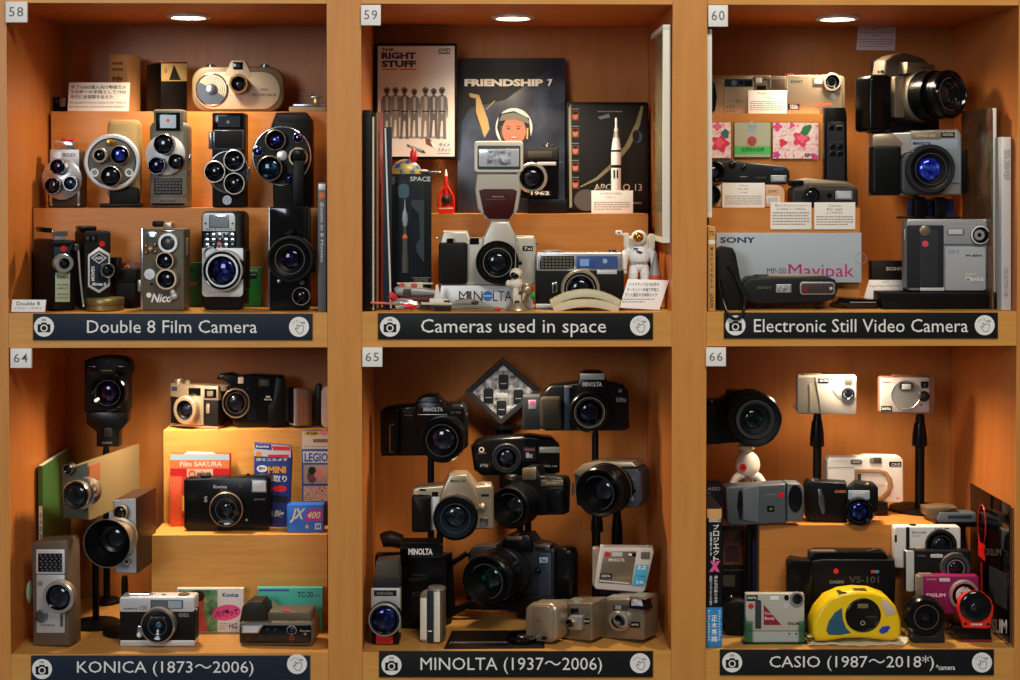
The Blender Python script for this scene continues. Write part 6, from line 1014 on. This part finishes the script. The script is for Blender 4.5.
b = t.p('body'); b.prism(rr(607, 597, 648, 645.5, (6, 3, 3, 5)), -30, 0, 'champd', 2.4, seg=3); b.box(617, 603, 632, 609.5, 0, .8, '3a342e', .3, 1).box(619, 604, 625, 608.5, .8, 1, 'greyl', .1); b.box(634, 621.5, 643.5, 628.5, 0, .5, 'ink', .1).text('DATE', 635.5, 623.8, 642, 625.8, .6, 'cream', .02); t.p('flash_unit').prism([(632, 607), (634, 595), (646, 596), (650, 609)], -12, 3, 'black', 1).prism([(635, 597), (645, 598), (647, 604.5), (635, 604)], 3, 3.6, 'mix_shiny', .2); t.p('flash_cap').prism([(634, 594), (647, 595), (649, 598), (634, 596.8)], -13, 4, 'champ', .4)
t.lens(622, 622, 12, 0, 5, 'champ', 'champ', 'gl_dark', rim=.35, gr=.48); t.parts[-2].lathe(624, 620, [(9, 0), (8.4, 8), (6.8, 8.4)], 'silver'); t.p('top_plate').box(610, 595.5, 632, 598, -18, -3, 'silver', .8, 1)
R66 = riser(.13, 759.5, 935, 525, F1, 'wooden riser in the middle of the lower right compartment')
z66 = R66
t = T('bridge_camera', 'black bridge camera with a wide lens on a white ball tripod', 'camera', .165, 740, 446, yaw=5, off=5)
b = t.p('body'); b.prism([(700, 404), (710, 400.5), (722, 400), (729, 396), (731, 391), (743, 391), (745, 396), (760, 398), (760, 440), (700, 445)], -24, 0, 'black', 2.6, seg=3); t.p('grip').box(696, 404, 718, 444, 0, 9, 'blackm', 3, 5); t.p('shutter_button').vlathe(708, 2, [(4, 401), (3.4, 399.5)], 'dark')
t.lens(754, 419, 27.5, 0, 26, 'black', 'black', 'gl_dark', rim=.07, gr=.34, gdep=7, inner='blackm'); q = t.parts[-2]; q.lathe(754.5, 419, [(19.4, 23), (19.4, 24.2), (17.6, 24.2), (17.2, 22)], 'chromed', wr=26); t.parts[-1].mats[0] = 'gl_green'
t = T('ball_tripod', 'white ball shaped mini tripod with a red badge under the black bridge camera', 'tripod', .16, 747, 500)
q = t.p('ball_body'); q.ball(747.3, 464.5, -13, 13, 'e8d8c4', 14, 12); q.vlathe(747.3, -13, [(5, 478), (3.5, 484)], '8a6a5a'); t.p('camera_mount').vlathe(746, -13, [(4, 453), (4, 449, 'beige'), (8.5, 448.5, 'beige'), (8.5, 445.5, 'beige')], 'beige'); b = t.p('badge', label='round red badge'); b.disc(743, 467.5, 3.8, -1.3, 'red', 20); b.disc(743, 467.5, 2, -1.2, '8a1c1c', 16)
for x, w in ((731, -4), (765, -4), (748, -30)): t.p('leg').tube([(747.3, 474, -13), ((747.3+x)/2+(2 if x > 747 else -2), 477, (w-13)/2), (x, 487, w), (x+(x-747)*.3, 500, w+2)], [5, 4.2, 3, 2.4], 'e8d8c4', 12)
pole(752, 498, .17, 'black pole stand behind the grey camera, below the ball tripod', 10, zf=F1)
t = T('digital_camera', 'blue grey camera with a red dot and an oval lens cover', 'camera', .115, 765, 523, yaw=3, off=9)
b = t.p('body'); b.prism([(724, 486), (730, 484.5), (783.5, 481.8), (784.5, 521.5), (730, 524), (725, 520)], -20, 0, '4c5258', 2.4, seg=3); b.prism([(785, 481.8), (798, 482), (801.5, 487), (801.5, 516), (798, 519.5), (785, 520.5)], -20, 0, '565c62', 1.6, seg=3); b.prism([(741, 487), (757, 484), (757, 521), (741, 518)], 0, 2.4, '5c646c', 1); b.prism([(736.5, 490), (739.5, 488), (741, 500), (740, 517), (737.5, 518), (735, 505)], 0, 1, 'blackg', .5)
b.disc(779, 493, 2.9, .3, 'red', 20); b.text('CASIO', 763.5, 491.6, 774, 493.5, .2, 'greyl'); b.box(765, 504, 772, 510, 0, .6, 'blackg', .2).text('QV', 767, 505.8, 770.5, 508.5, .7, 'greyl', .02); b.box(756, 482, 757, 483, 0, .1, 'greyl', 0)
t.p('lens_cover').prism(ell(793.2, 497, 7, 13.6, 32), 0, 1.6, 'blackg', .6)
t = T('camera_box', 'dark box with half hidden white letters at the left edge', 'box', .15, 715, 560, rest=F1)
b = t.p('carton'); b.box(707, 483, 722, 624, -14, 0, '14141a', .4); b.text('ASIO', 707.5, 487, 720.5, 490.5, .15, 'greyl', .02).flat(rr(707, 492, 711, 504), .15, '4a3a5a')
t = T('book', 'tall paperback with a blue band and a pink mark on its black spine', 'book', .012, 714, 648, rest=F1)
q = t.p('cover'); q.box(706.5, 508.5, 722, 648.5, -70, 0, '121214', .5, .6); t.p('band', label='blue paper band').box(706.3, 608, 722.2, 648.3, -69, .35, '2a8ad0', .2)
q.box(707, 509, 721.6, 518, 0, .3, 'd8a468', 0).box(709, 518.3, 720.5, 522, 0, .4, 'beige', 0); q.text('コミック版', 710, 519, 719.8, 521.4, .5, 'ink', .02)
for i, ch in enumerate('プロジェクト'): q.text(ch, 713.2, 524.5+i*6.4, 719, 529.6+i*6.4, .2, 'white', .02)
q.text('X', 709, 561, 720.5, 572, .3, 'e85a9a', .12, .1); q.text('挑戦者たち', 710, 532, 712, 556, .2, 'white', .01, rot=-90)
for i, ch in enumerate('男たちの飽くなき闘い'[:8]): q.text(ch, 714.2, 576+i*3.5, 717.6, 579+i*3.5, .2, 'white', .01)
q.text('液晶デジタルカメラに挑む', 709.6, 576, 712.2, 606, .2, 'white', .01, rot=-90)
for i, ch in enumerate('正木秀尚'): t.parts[1].text(ch, 711.4, 616+i*7, 717.2, 622+i*7, .5, 'white', .03)
t.parts[1].lines(708, 611, 710, 643, 12, .5, 'white').lines(718.6, 611, 720.6, 643, 12, .5, 'white')
t = T('photo_book', 'dark photo book with a dim portrait standing behind the paperback', 'book', .16, 738, 632, rest=F1)
b = t.p('cover'); b.box(722, 526, 745, 632, -6, 0, '16121a', .4); b.flat(rr(723, 530, 744.5, 566), .12, 'mix_photo'); b.flat(ell(731, 537, 4.4, 6.6, 16), .2, '6a3a30').flat([(725, 550), (730, 545), (738, 546), (740, 562), (726, 563)], .18, '3a2028').flat(rr(723, 571, 744, 572.2), .15, 'greyd').flat(rr(723, 577, 735, 590), .15, '4a4038')
pole(748.5, 526, .125, 'black pole in front of the navy board under the grey camera', 7)
t = T('display_board', 'narrow navy board standing left of the wooden riser', 'board', .15, 755, 632, rest=F1)
t.p('board').box(752.5, 524, 758.3, 632, -10, 0, '1c2040', .3)
t = T('camera_case', 'black soft camera pouch left of the card sized camera', 'pouch', .07, 735, 640, rest=F1)
t.p('pouch').prism(rr(723.5, 600, 748, 641, (12, 8, 5, 10)), -14, 0, 'leather', 3, seg=3); t.p('clasp').ball(731, 597, -5, 2, 'chromed').tube([(725, 604, 1), (723.5, 612, 1), (725, 625, 1)], .8, 'dark')
t = T('digital_camera', 'thin card camera with a red triangle and grey bar in a clear green holder', 'camera', .03, 774, 643, rest=F1, gap=.002, off=4)
b = t.p('body'); b.box(745, 592.8, 803.5, 643, -8, 0, 'b4b2a6', .6, 1.2); b.box(745.3, 630.6, 803.2, 631.2, 0, .3, 'greyd', 0).box(745.5, 631.2, 803, 643, 0, .2, 'a8b0aa', 0)
b.flat(rr(745.8, 594, 757, 600), .3, 'ink').text('DIGITAL', 747, 595.5, 756, 598, .4, 'white', .02); b.disc(750.3, 605.2, 2.8, .35, 'red', 18); b.box(754.5, 599, 760.5, 628.5, 0, .8, '34343a', .3, (1, 2, 0, 0)); b.flat([(763, 603.5), (780.5, 624.5), (763, 624.5)], .3, '8c1c2c').text('Film', 764, 611, 771, 614, .4, 'f0c0c0').text('Body', 764, 616, 774, 620, .4, 'f0c0c0', .02); b.text('EXILIM', 787, 621.5, 798, 624.5, .3, 'greyd', .03); b.disc(788.5, 634, 1, .3, 'ink', 10).disc(795.3, 634, 1, .3, 'ink', 10)
t.p('flash').box(769.5, 595.3, 778.3, 599, 0, .6, 'white', .2); t.p('small_window').box(783.5, 594, 788, 599.5, 0, .6, 'blackg', .2, 2).disc(785, 605, 3, .3, 'silverl', 16); t.lens(796.5, 598, 7, 0, 3, 'silver', 'silver', 'gl_dark', rim=.25, gr=.6)
t = T('acrylic_stand', 'clear green holder with upright corners around the card camera', 'stand', .025, 774, 645, rest=F1, off=4)
q = t.p('holder'); q.box(742.5, 617, 745.6, 645, -14, 0, 'clearg', .4).box(803.6, 617, 806.6, 645, -14, 0, 'clearg', .4).box(743, 643.6, 806.4, 645.3, -14, .5, 'clearg', .2); q.box(745.6, 620, 752, 644, -.6+.2, .2, 'clearg', .1).box(798, 620, 803.6, 644, -.4, .2, 'clearg', .1)
t = T('disc_camera', 'large black box camera with a small red dot, behind the yellow one', 'camera', .082, 842, 628, yaw=-4, rest=F1)
b = t.p('body'); b.prism([(789, 563), (793, 560), (806, 562), (823, 559.5), (895, 560), (896, 577), (894, 628), (790, 628)], -22, 0, 'blackm', 2); b.prism([(810, 561), (812, 553), (818, 551.5), (884, 552), (888, 556), (888, 562)], -22, -3, 'black', 1.5); b.disc(836, 571, 2.6, .3, 'red', 18); b.text('CASIO', 829.5, 580, 844, 583, .2, 'greyl', .02).text('VS-101', 849, 576, 879, 582.5, .2, '3a3a40', .02).box(871, 570, 875, 573, 0, .3, 'b03a4a', 0).box(875, 570, 879, 573, 0, .3, '3a8aa0', 0)
t.p('side_grip').box(787, 560, 813, 608, -8, 6, 'black', 3, 4); t.p('top_cover').box(809, 551.5, 838, 558, -14, -3, 'dark', 1, 1).box(812, 551, 835, 552.3, -12, -5, 'champd', .3); t.p('handle').tube([(865, 552, -8), (878, 549.6, -8), (886, 554, -8)], 1, 'dark')
t = T('cloth', 'folded cream cloth under the yellow camera', 'cloth', .018, 856, 645, rest=F1)
q = t.p('cloth')
rnd = random.Random(5); n = 26; vs = []; fs = []
for j in range(7):
    for i in range(n):
        u = i/(n-1); v = j/6; px = 808+97*u+(4*math.sin(v*5) if i in (0, n-1) else 0); Yd = .014+.062*v+.004*math.sin(u*9); vs.append(tuple(t.I @ Vector((at(px, 645, Yd).x, Yd, F1+.0028+.001*math.sin(u*31+v*4)+.0008*math.sin(v*9+u*5)))))
top = len(vs)
vs += [(x, y, z-.0022) for x, y, z in vs]
for j in range(6):
    for i in range(n-1):
        a = j*n+i; fs.append((a, a+1, a+n+1, a+n)); fs.append((top+a, top+a+n, top+a+n+1, top+a+1))
for i in range(n-1): fs.append((i, top+i, top+i+1, i+1)); a = 6*n+i; fs.append((a, a+1, top+a+1, top+a))
for j in range(6): a = j*n; fs.append((a, a+n, top+a+n, top+a)); a = j*n+n-1; fs.append((a, top+a, top+a+n, a+n))
q.add(vs, fs, 'd8ccac')
t = T('digital_camera', 'bright yellow rounded camera with a black disc and blue patches', 'camera', .022, 852, 640, yaw=2, rest=F1, gap=.0045, off=18)
b = t.p('body'); b.prism([(808.5, 632), (809, 618), (814, 606), (824, 594), (838, 588), (852, 586.2), (868, 587), (882, 592), (891, 602), (896, 616), (896.5, 630), (894, 638), (886, 640.5), (872, 638.5), (858, 636.8), (840, 637), (822, 640.5), (812, 640)], -24, 3, 'yellow', 5, seg=5)
t.p('lens_disc', label='large dark round lens disc').lathe(858.3, 611.5, [(18.4, 2), (18, 4.2), (16.8, 4.8), (16, 4.2), (0, 4.2, '16100e')], 'black', n=48).text('CASIO', 861, 611.6, 871, 613.3, 4.35, 'champd').box(852.5, 599, 863, 603.5, 4.2, 4.5, '7a6a44', .1, 1).ring(857.5, 619, 1.6, 2.6, 4.3, 'greyl', 20)
q = t.p('blue_patch', label='blue grey side patch'); q.prism([(837, 603), (838, 615), (841, 624), (846, 630), (835, 632.3), (824, 632), (821.5, 627), (824, 617), (830, 608)], 2.6, 3.5, '2c5a74', .3); q.prism([(817, 607), (819, 608), (813, 615), (811, 614)], -1, 1, '3a4a7a', .3)
t.p('blue_button').prism([(874, 627), (877, 623), (883, 622), (885, 623.5), (882, 629), (877, 631), (874, 629)], 2.6, 3.8, '2040b8', .4); q = t.p('flash'); q.prism([(876, 595), (880, 595), (891, 606), (889, 610), (881, 612), (876, 602)], 2.4, 3.6, 'd8b890', .3); q.prism([(878.5, 599), (881.5, 598), (887.5, 606), (884, 608)], 3.4, 4.1, 'flash', .2)
b.box(834, 587.6, 842, 589, -8, 1.5, '3a3a20', .3, .5).box(849, 585.4, 862, 587, -8, 0, '3a3a20', .3, .5)
t = T('digital_camera', 'silver and grey beige camera on a pole, left one at the top', 'camera', .18, 826, 414, yaw=-8, off=3)
b = t.p('body'); b.prism(rr(796.5, 375.5, 856.5, 413.5, (3, 2, 2, 3)), -14, 0, '8e8678', 1.4, seg=3); t.p('face_panel', label='pale silver face panel').prism([(815, 376), (855.8, 376.5), (855.8, 414), (820.5, 413), (819, 400)], 0, .9, 'aaa49c', .3).prism([(829, 376.5), (855.5, 377), (855.5, 398), (846, 400.5), (838, 398), (831.5, 389)], .8, 1.3, 'c0c0c0', .2)
b.box(809, 383, 811, 410, 0, .8, 'champ', .3, .8); q = t.p('window_strip'); q.box(818, 378, 828.5, 382.8, .9, 1.3, 'ink', .1).text('QV-700', 819.5, 379.3, 827.5, 381.5, 1.4, 'white', .02).box(844.5, 378.5, 852, 384.5, 1.2, 1.7, '4a4438', .2); q.text('CASIO', 833, 379.4, 842, 381, 1.4, 'greyl'); t.lens(848, 393.4, 6.4, 1, 3, 'dark', 'black', 'gl_dark', rim=.12, gr=.62); t.p('strap_lug').ball(794.8, 406, -6, 2, 'silver')
t.p('top_plate').box(802, 374, 822, 376, -12, -3, 'champd', .4, 1)
pole(817, 413, .19, 'black pole stand under the left silver camera', 12, (421, 447), 4.4, zf=R66)
t = T('digital_camera', 'pinkish silver camera with a round disc front, right one at the top', 'camera', .18, 906, 414, yaw=-3)
b = t.p('body'); b.prism(rr(880, 377, 935, 413.5, 2.5), -13, -1, '8a6050', 1.4); t.p('face_panel', label='pale face panel').prism(rr(880.5, 378, 929.5, 412.5, 2), -1, 1, 'b0a6a2', .6).lathe(905.8, 395, [(15, 1), (15, 1.8), (14.4, 2), (14, 1.6), (0, 1.6)], 'silver', n=48).text('CASIO', 882.5, 381.5, 890.5, 383, 1.15, 'greyd', .02).box(881, 406, 892, 411.5, 1, 1.3, 'ink', .1).text('DIGITAL', 882, 407.6, 891, 410, 1.4, 'white', .02)
t.p('flash').box(899, 382.5, 914, 390.5, 1.8, 2.6, 'chromed', .3, 3).box(902, 384, 911, 389.3, 2.5, 2.9, 'flash', .1); t.p('viewfinder').box(921, 381.5, 928.5, 388, 1, 1.6, 'blackg', .2).box(923, 383.5, 926.5, 386.5, 1.5, 1.8, 'window', .1); t.lens(924, 396.3, 5.6, 1, 2.4, 'greyd', 'greyd', 'dark', rim=.1, gr=.8, steps=False); b.disc(921.5, 405, 1, 1.15, 'ink', 10); t.p('top_plate').box(893, 375.3, 926, 377.5, -11, -3, '6a4a40', .4, 1)
pole(919.5, 414, .19, 'black pole stand with a broad round foot under the right silver camera', 31, (423, 447), 4.8, zf=R66)
t = T('digital_camera', 'ivory white camera with a bronze curved window ring, behind the swivel flash camera', 'camera', .2, 864, 501, yaw=2, off=4)
b = t.p('body'); b.prism([(826.5, 460), (829, 457), (862, 456.5), (866, 455.3), (899, 456), (902, 459), (902.5, 500.5), (899, 502), (827, 500.5)], -16, 0, 'e4dcd0', 1.6, seg=3); b.box(827, 466.5, 853, 467, 0, .25, 'greyl', 0); q = t.p('ring_panel', label='bronze curved ring'); q.prism([(853.5, 468.5), (878, 468.5), (886, 471), (891, 478), (892, 486), (889, 494), (882, 500), (874, 501), (874, 497), (880, 495), (886, 489), (887, 483), (885, 476), (878, 472), (856, 472), (856, 482), (853.5, 482)], 0, 1.2, '9a7048', .3); q.flat([(857, 473), (877, 473), (884, 478), (885, 485), (881, 493), (873, 497), (857, 485)], .2, 'd0c4b8'); q.box(856.5, 473, 860, 481, 0, .6, '3a3026', .2).text('CASIO', 875, 483.5, 883, 485.5, .4, 'greyl')
b.text('CASIO QV', 833, 460.6, 847, 461.8, .1, 'greyl'); t.p('sensor_window').box(849.5, 459, 861, 463.6, 0, .7, 'greyd', .3, 2.2).box(851, 460, 859.5, 462.6, .6, .9, 'greyl', .1, 1); t.p('viewfinder').box(868, 456.5, 880.5, 463, 0, .8, 'silver', .3, (4, 0, 0, 4)).box(872.5, 457.3, 880, 462.3, .7, 1.2, '4a3c30', .2); b.box(888, 461, 900, 465.8, 0, .3, 'ink', 0).text('CX-D', 890, 462.4, 899, 465, .4, 'silverl', .03).text('3x', 895, 496.5, 898.5, 498.5, .15, 'red', .02); t.p('top_button').vlathe(841, -7, [(2.4, 457.5), (2, 456)], 'silver')
t = T('display_block', 'low black block under the ivory white camera', 'block', .195, 862, 514, rest=R66)
t.p('block').box(830, 502.6, 888, 514, -16, 0, 'blackm', .6, 1)
t = T('digital_camera', 'black camera with a swivel flash block and a deep blue lens', 'camera', .145, 840, 523, yaw=-8, rest=R66, off=6)
b = t.p('body'); b.prism([(804, 483), (808, 479.5), (846, 482), (847, 522), (810, 521.5), (804.5, 516)], -18, 0, 'blackm', 2, seg=3); b.prism([(818, 488), (821, 488), (824, 498), (824.5, 512), (822, 514), (818, 502)], 0, 1.2, 'chromed', .4); b.text('CASIO', 834, 489, 845.5, 491.7, .2, 'e08050', .03); t.p('shutter_button').vlathe(813, -6, [(5, 480.5), (4.4, 477.6), (2.4, 477)], 'chromed')
q = t.p('lens_block', label='swivelling lens and flash block'); q.prism([(847.5, 489), (856, 482), (874, 484), (877.5, 487), (878, 509), (872, 519), (862, 522), (849, 519)], -16, 5, 'blackm', 2); q.box(847.5, 489.5, 869, 498.3, 5, 6, 'a8b4b8', .3, .8).box(851, 491.3, 864.5, 495.5, 6, 6.3, 'flash', .1).box(856, 483, 868, 485, -6, 4, 'goldp', .3)
t.lens(859, 511.5, 14, 4, 15, 'blackg', 'black', 'gl_blue', rim=.1, gr=.62)
# right front group
t = T('compact_camera', 'white slim camera at the top of the small camera stack, right', 'camera', .108, 925, 566, off=9)
b = t.p('body'); b.prism(rr(892, 524.5, 958, 566, 3), -12, 0, 'ded8d2', 1.4, seg=3); b.box(903.5, 525, 907, 565.5, 0, .3, 'ink', 0); b.text('EXILIM', 932, 525.6, 946, 527.6, .15, 'greyd', .02).text('EX-H30', 909.5, 529.5, 923.5, 531.5, .15, 'ink', .02).lines(910, 533, 918, 535.5, 2, .15); t.p('shutter_button').vlathe(910, -6, [(4, 525.5), (3.4, 522.4)], 'blackg')
t.lens(939, 543.5, 15.6, 0, 5, 'black', 'black', 'gl_dark', rim=.1, gr=.4); b.box(892.3, 533, 894.5, 540, 0, .6, 'ink', .2)
t = T('compact_camera', 'black slim camera with a chrome ringed lens, second in the small camera stack', 'camera', .088, 936, 590, off=8)
b = t.p('body'); b.prism(rr(904, 548.5, 968.5, 590, 3), -11, 0, '141416', 1.4, seg=3); b.box(904.3, 549, 912, 589.5, -10, .6, 'silverl', .6, 2); b.text('CASIO', 915, 553, 923, 554.6, .2, 'greyl').box(928, 552.2, 940.5, 555.8, 0, .6, 'flash', .2, 1.5); t.p('top_plate').box(914, 546, 922, 548.6, -9, -3, 'champ', .5, 1)
t.lens(953.5, 566.5, 15.5, 0, 4, 'chromed', 'silver', 'gl_dark', rim=.3, gr=.42, steps=False, gdep=1.5); t.parts[-2].ring(953.5, 566.5, 8, 9, 3, 'silver')
t = T('compact_camera', 'magenta slim camera with a silver ringed lens, third in the small camera stack', 'camera', .065, 947, 612, off=8)
b = t.p('body'); b.prism(rr(916, 573.5, 976.5, 612, 3), -11, 0, '8c1450', 1.4, seg=3); b.box(915.6, 574, 921, 611.5, -10, .6, 'champ', .6, 2); b.text('EXILIM', 924, 591.3, 943, 594.7, .2, 'f0c8dc', .03); b.box(937, 576.2, 947.5, 579.6, 0, .6, 'flash', .2, .5).text('CASIO', 924, 576.5, 934, 578, .2, 'f0c8dc'); t.p('top_plate').box(917, 571.8, 930, 573.8, -9, -3, 'champ', .5, 1)
t.lens(962, 593.5, 15.5, 0, 4, 'silver', 'silver', 'silverl', rim=.2, gr=.55, steps=False, gdep=1.2, dome=.1); q = t.parts[-1]; q.box(958.5, 590, 968, 597, 3.6, 4, 'champd', .1, .5).text('14.1', 960, 584.5, 966, 586.8, 3.9, 'ink')
t = T('display_stairs', 'clear stepped holder behind the stack of small cameras', 'stand', .085, 935, 636, rest=F1)
q = t.p('stand'); q.box(898, 572, 955, 634, -28.5, -14, 'clear', .4, 1); q.box(906, 596, 966, 634, -13.5, -1, 'clear', .4, 1)
q.box(918, 618, 975, 634, -.5, 13, 'clear', .4, 1)
t = T('disc_camera', 'round black wearable camera on a square base at the front', 'camera', .03, 926, 642, rest=F1, off=5)
q = t.p('lens_disc'); q.lathe(925, 617, [(19, -10), (20.5, -4), (20.5, 2), (18, 6), (13, 7.5), (9, 8), (6.4, 8), (6, 5.5), (3.5, 5)], 'black', n=48, wr=8); t.parts[-1].ring(925, 616, 12, 12.6, 7.6, 'champd', 40); t.p('glass', up=q).lathe(925, 616, [(5.5*math.cos(a)+.001, 4.5+2*math.sin(a)) for a in (0, .4, .8, 1.2, 1.57)], 'gl_dark', wr=8)
b = t.p('base_block'); b.prism([(911, 631), (916, 628), (936, 628), (943, 630), (944, 641), (941, 642.5), (913, 642.5), (911, 640)], -16, 3, '242426', 1.4); b.box(920, 635.5, 936, 636.2, 3, 3.4, 'greyd', .1).text('CASIO', 921, 630.5, 934, 632, 3.2, 'greyd', .01)
t = T('disc_camera', 'red framed wearable camera with a round black lens at the front right', 'camera', .03, 972, 642, yaw=-6, rest=F1, off=5)
b = t.p('frame_ring', label='glossy red frame'); b.prism([(957, 607), (958, 599), (964, 593), (973, 591), (983, 592.5), (990, 598), (993, 606), (992, 615), (990, 620), (990, 627), (986, 628.5), (962, 627.5), (960, 620), (957, 613)], -8, 1, 'e02414', 1.6, seg=3); b.text('EXILIM', 970, 622.6, 981, 624.6, 1.2, 'white', .02).disc(964.5, 623, 1.6, 1.2, 'ink', 12).disc(987, 623.5, 1.6, 1.2, 'ink', 12)
q = t.p('lens_disc'); q.lathe(975, 606, [(15.6, 0), (15.6, 3), (14, 4.4), (10, 4.8), (5, 4), (.1, 3.6)], 'blackg', n=48); t.p('glass', up=q).lathe(973, 606, [(4*math.cos(a)+.001, 3.8+1.4*math.sin(a)) for a in (0, .5, 1, 1.57)], 'gl_dark', wr=4)
q = t.p('base_block'); q.prism([(952, 627), (989, 628), (991, 640), (962, 641), (953, 633)], -20, -1, 'black', 1); q.prism([(962, 640), (991, 640), (991, 642), (962, 642.2)], -18, 0, 'redd', .4)
t = T('card_camera', 'flat grey device lying on a black board above the white slim camera', 'device', .15, 950, 523)
t.p('body').prism([(937, 519), (940, 512.5), (976, 513.5), (976, 522), (938, 522.5)], -18, 0, '5c6268', 1).box(948, 515.5, 972, 518.5, 0, .5, '26323a', .2); t.p('cover').prism([(925, 508), (945, 506.5), (958, 508), (938, 513), (938, 521), (926, 516)], -20, -2, '6a5640', .8)
t = T('card_stand', 'black shelf bracket carrying the flat grey device', 'stand', .16, 950, 620, rest=F1)
t.p('bracket').box(939, 523.5, 978, 527, -12, -1, 'blackm', .5, 1).box(958, 526, 966, 540, -12, -7, 'blackm', .5, 1).box(958, 539, 966, 622, -12, -8, 'blackm', .5, 1)
t = T('catalogue', 'glossy black catalogue with a red outline standing at the far right', 'catalogue', .02, 1005.5, 649, yaw=-90, rest=F1)
c = t.p('cover'); c.prism([(970, 483), (1009, 505), (1009, 647.5), (970, 614)], -1.5, 0, 'blackg', .3)
def oval(i): return (981.5+4*math.cos(i*PI/8), 526+22*math.sin(i*PI/8), .3)
for i in range(16): c.tube([oval(i), oval(i+1)], .5, 'red', 5)
c.flat([(978, 541), (985, 545), (985, 562), (978, 556)], .3, 'red'); c.flat([(980.5, 562), (982.5, 563), (982.5, 612), (980.5, 611)], .3, 'redd'); c.text('SLIM', 991, 622, 1007, 637, .3, 'silverl', .04); c.flat([(989, 566), (1007, 574), (1007, 612), (989, 602)], .25, '24282c'); c.text('EXILIM', 984, 549, 1001, 556, .3, 'greyd', .02)
t.p('page_block').prism([(970, 483.5), (1008.6, 505.5), (1008.6, 648), (970, 614.5)], -3.6, -1.6, 'beige', .2)
finish()
sc.view_settings.view_transform = 'Standard'; sc.view_settings.look = 'None'; sc.view_settings.gamma = 1; sc.view_settings.use_curve_mapping = False
sc.view_settings.exposure = 0
sc.cycles.use_denoising = True
sc.cycles.max_bounces = 6; sc.cycles.diffuse_bounces = 3; sc.cycles.glossy_bounces = 3; sc.cycles.transmission_bounces = 5
sc.cycles.caustics_reflective = False; sc.cycles.caustics_refractive = False
sc.cycles.sample_clamp_indirect = 4
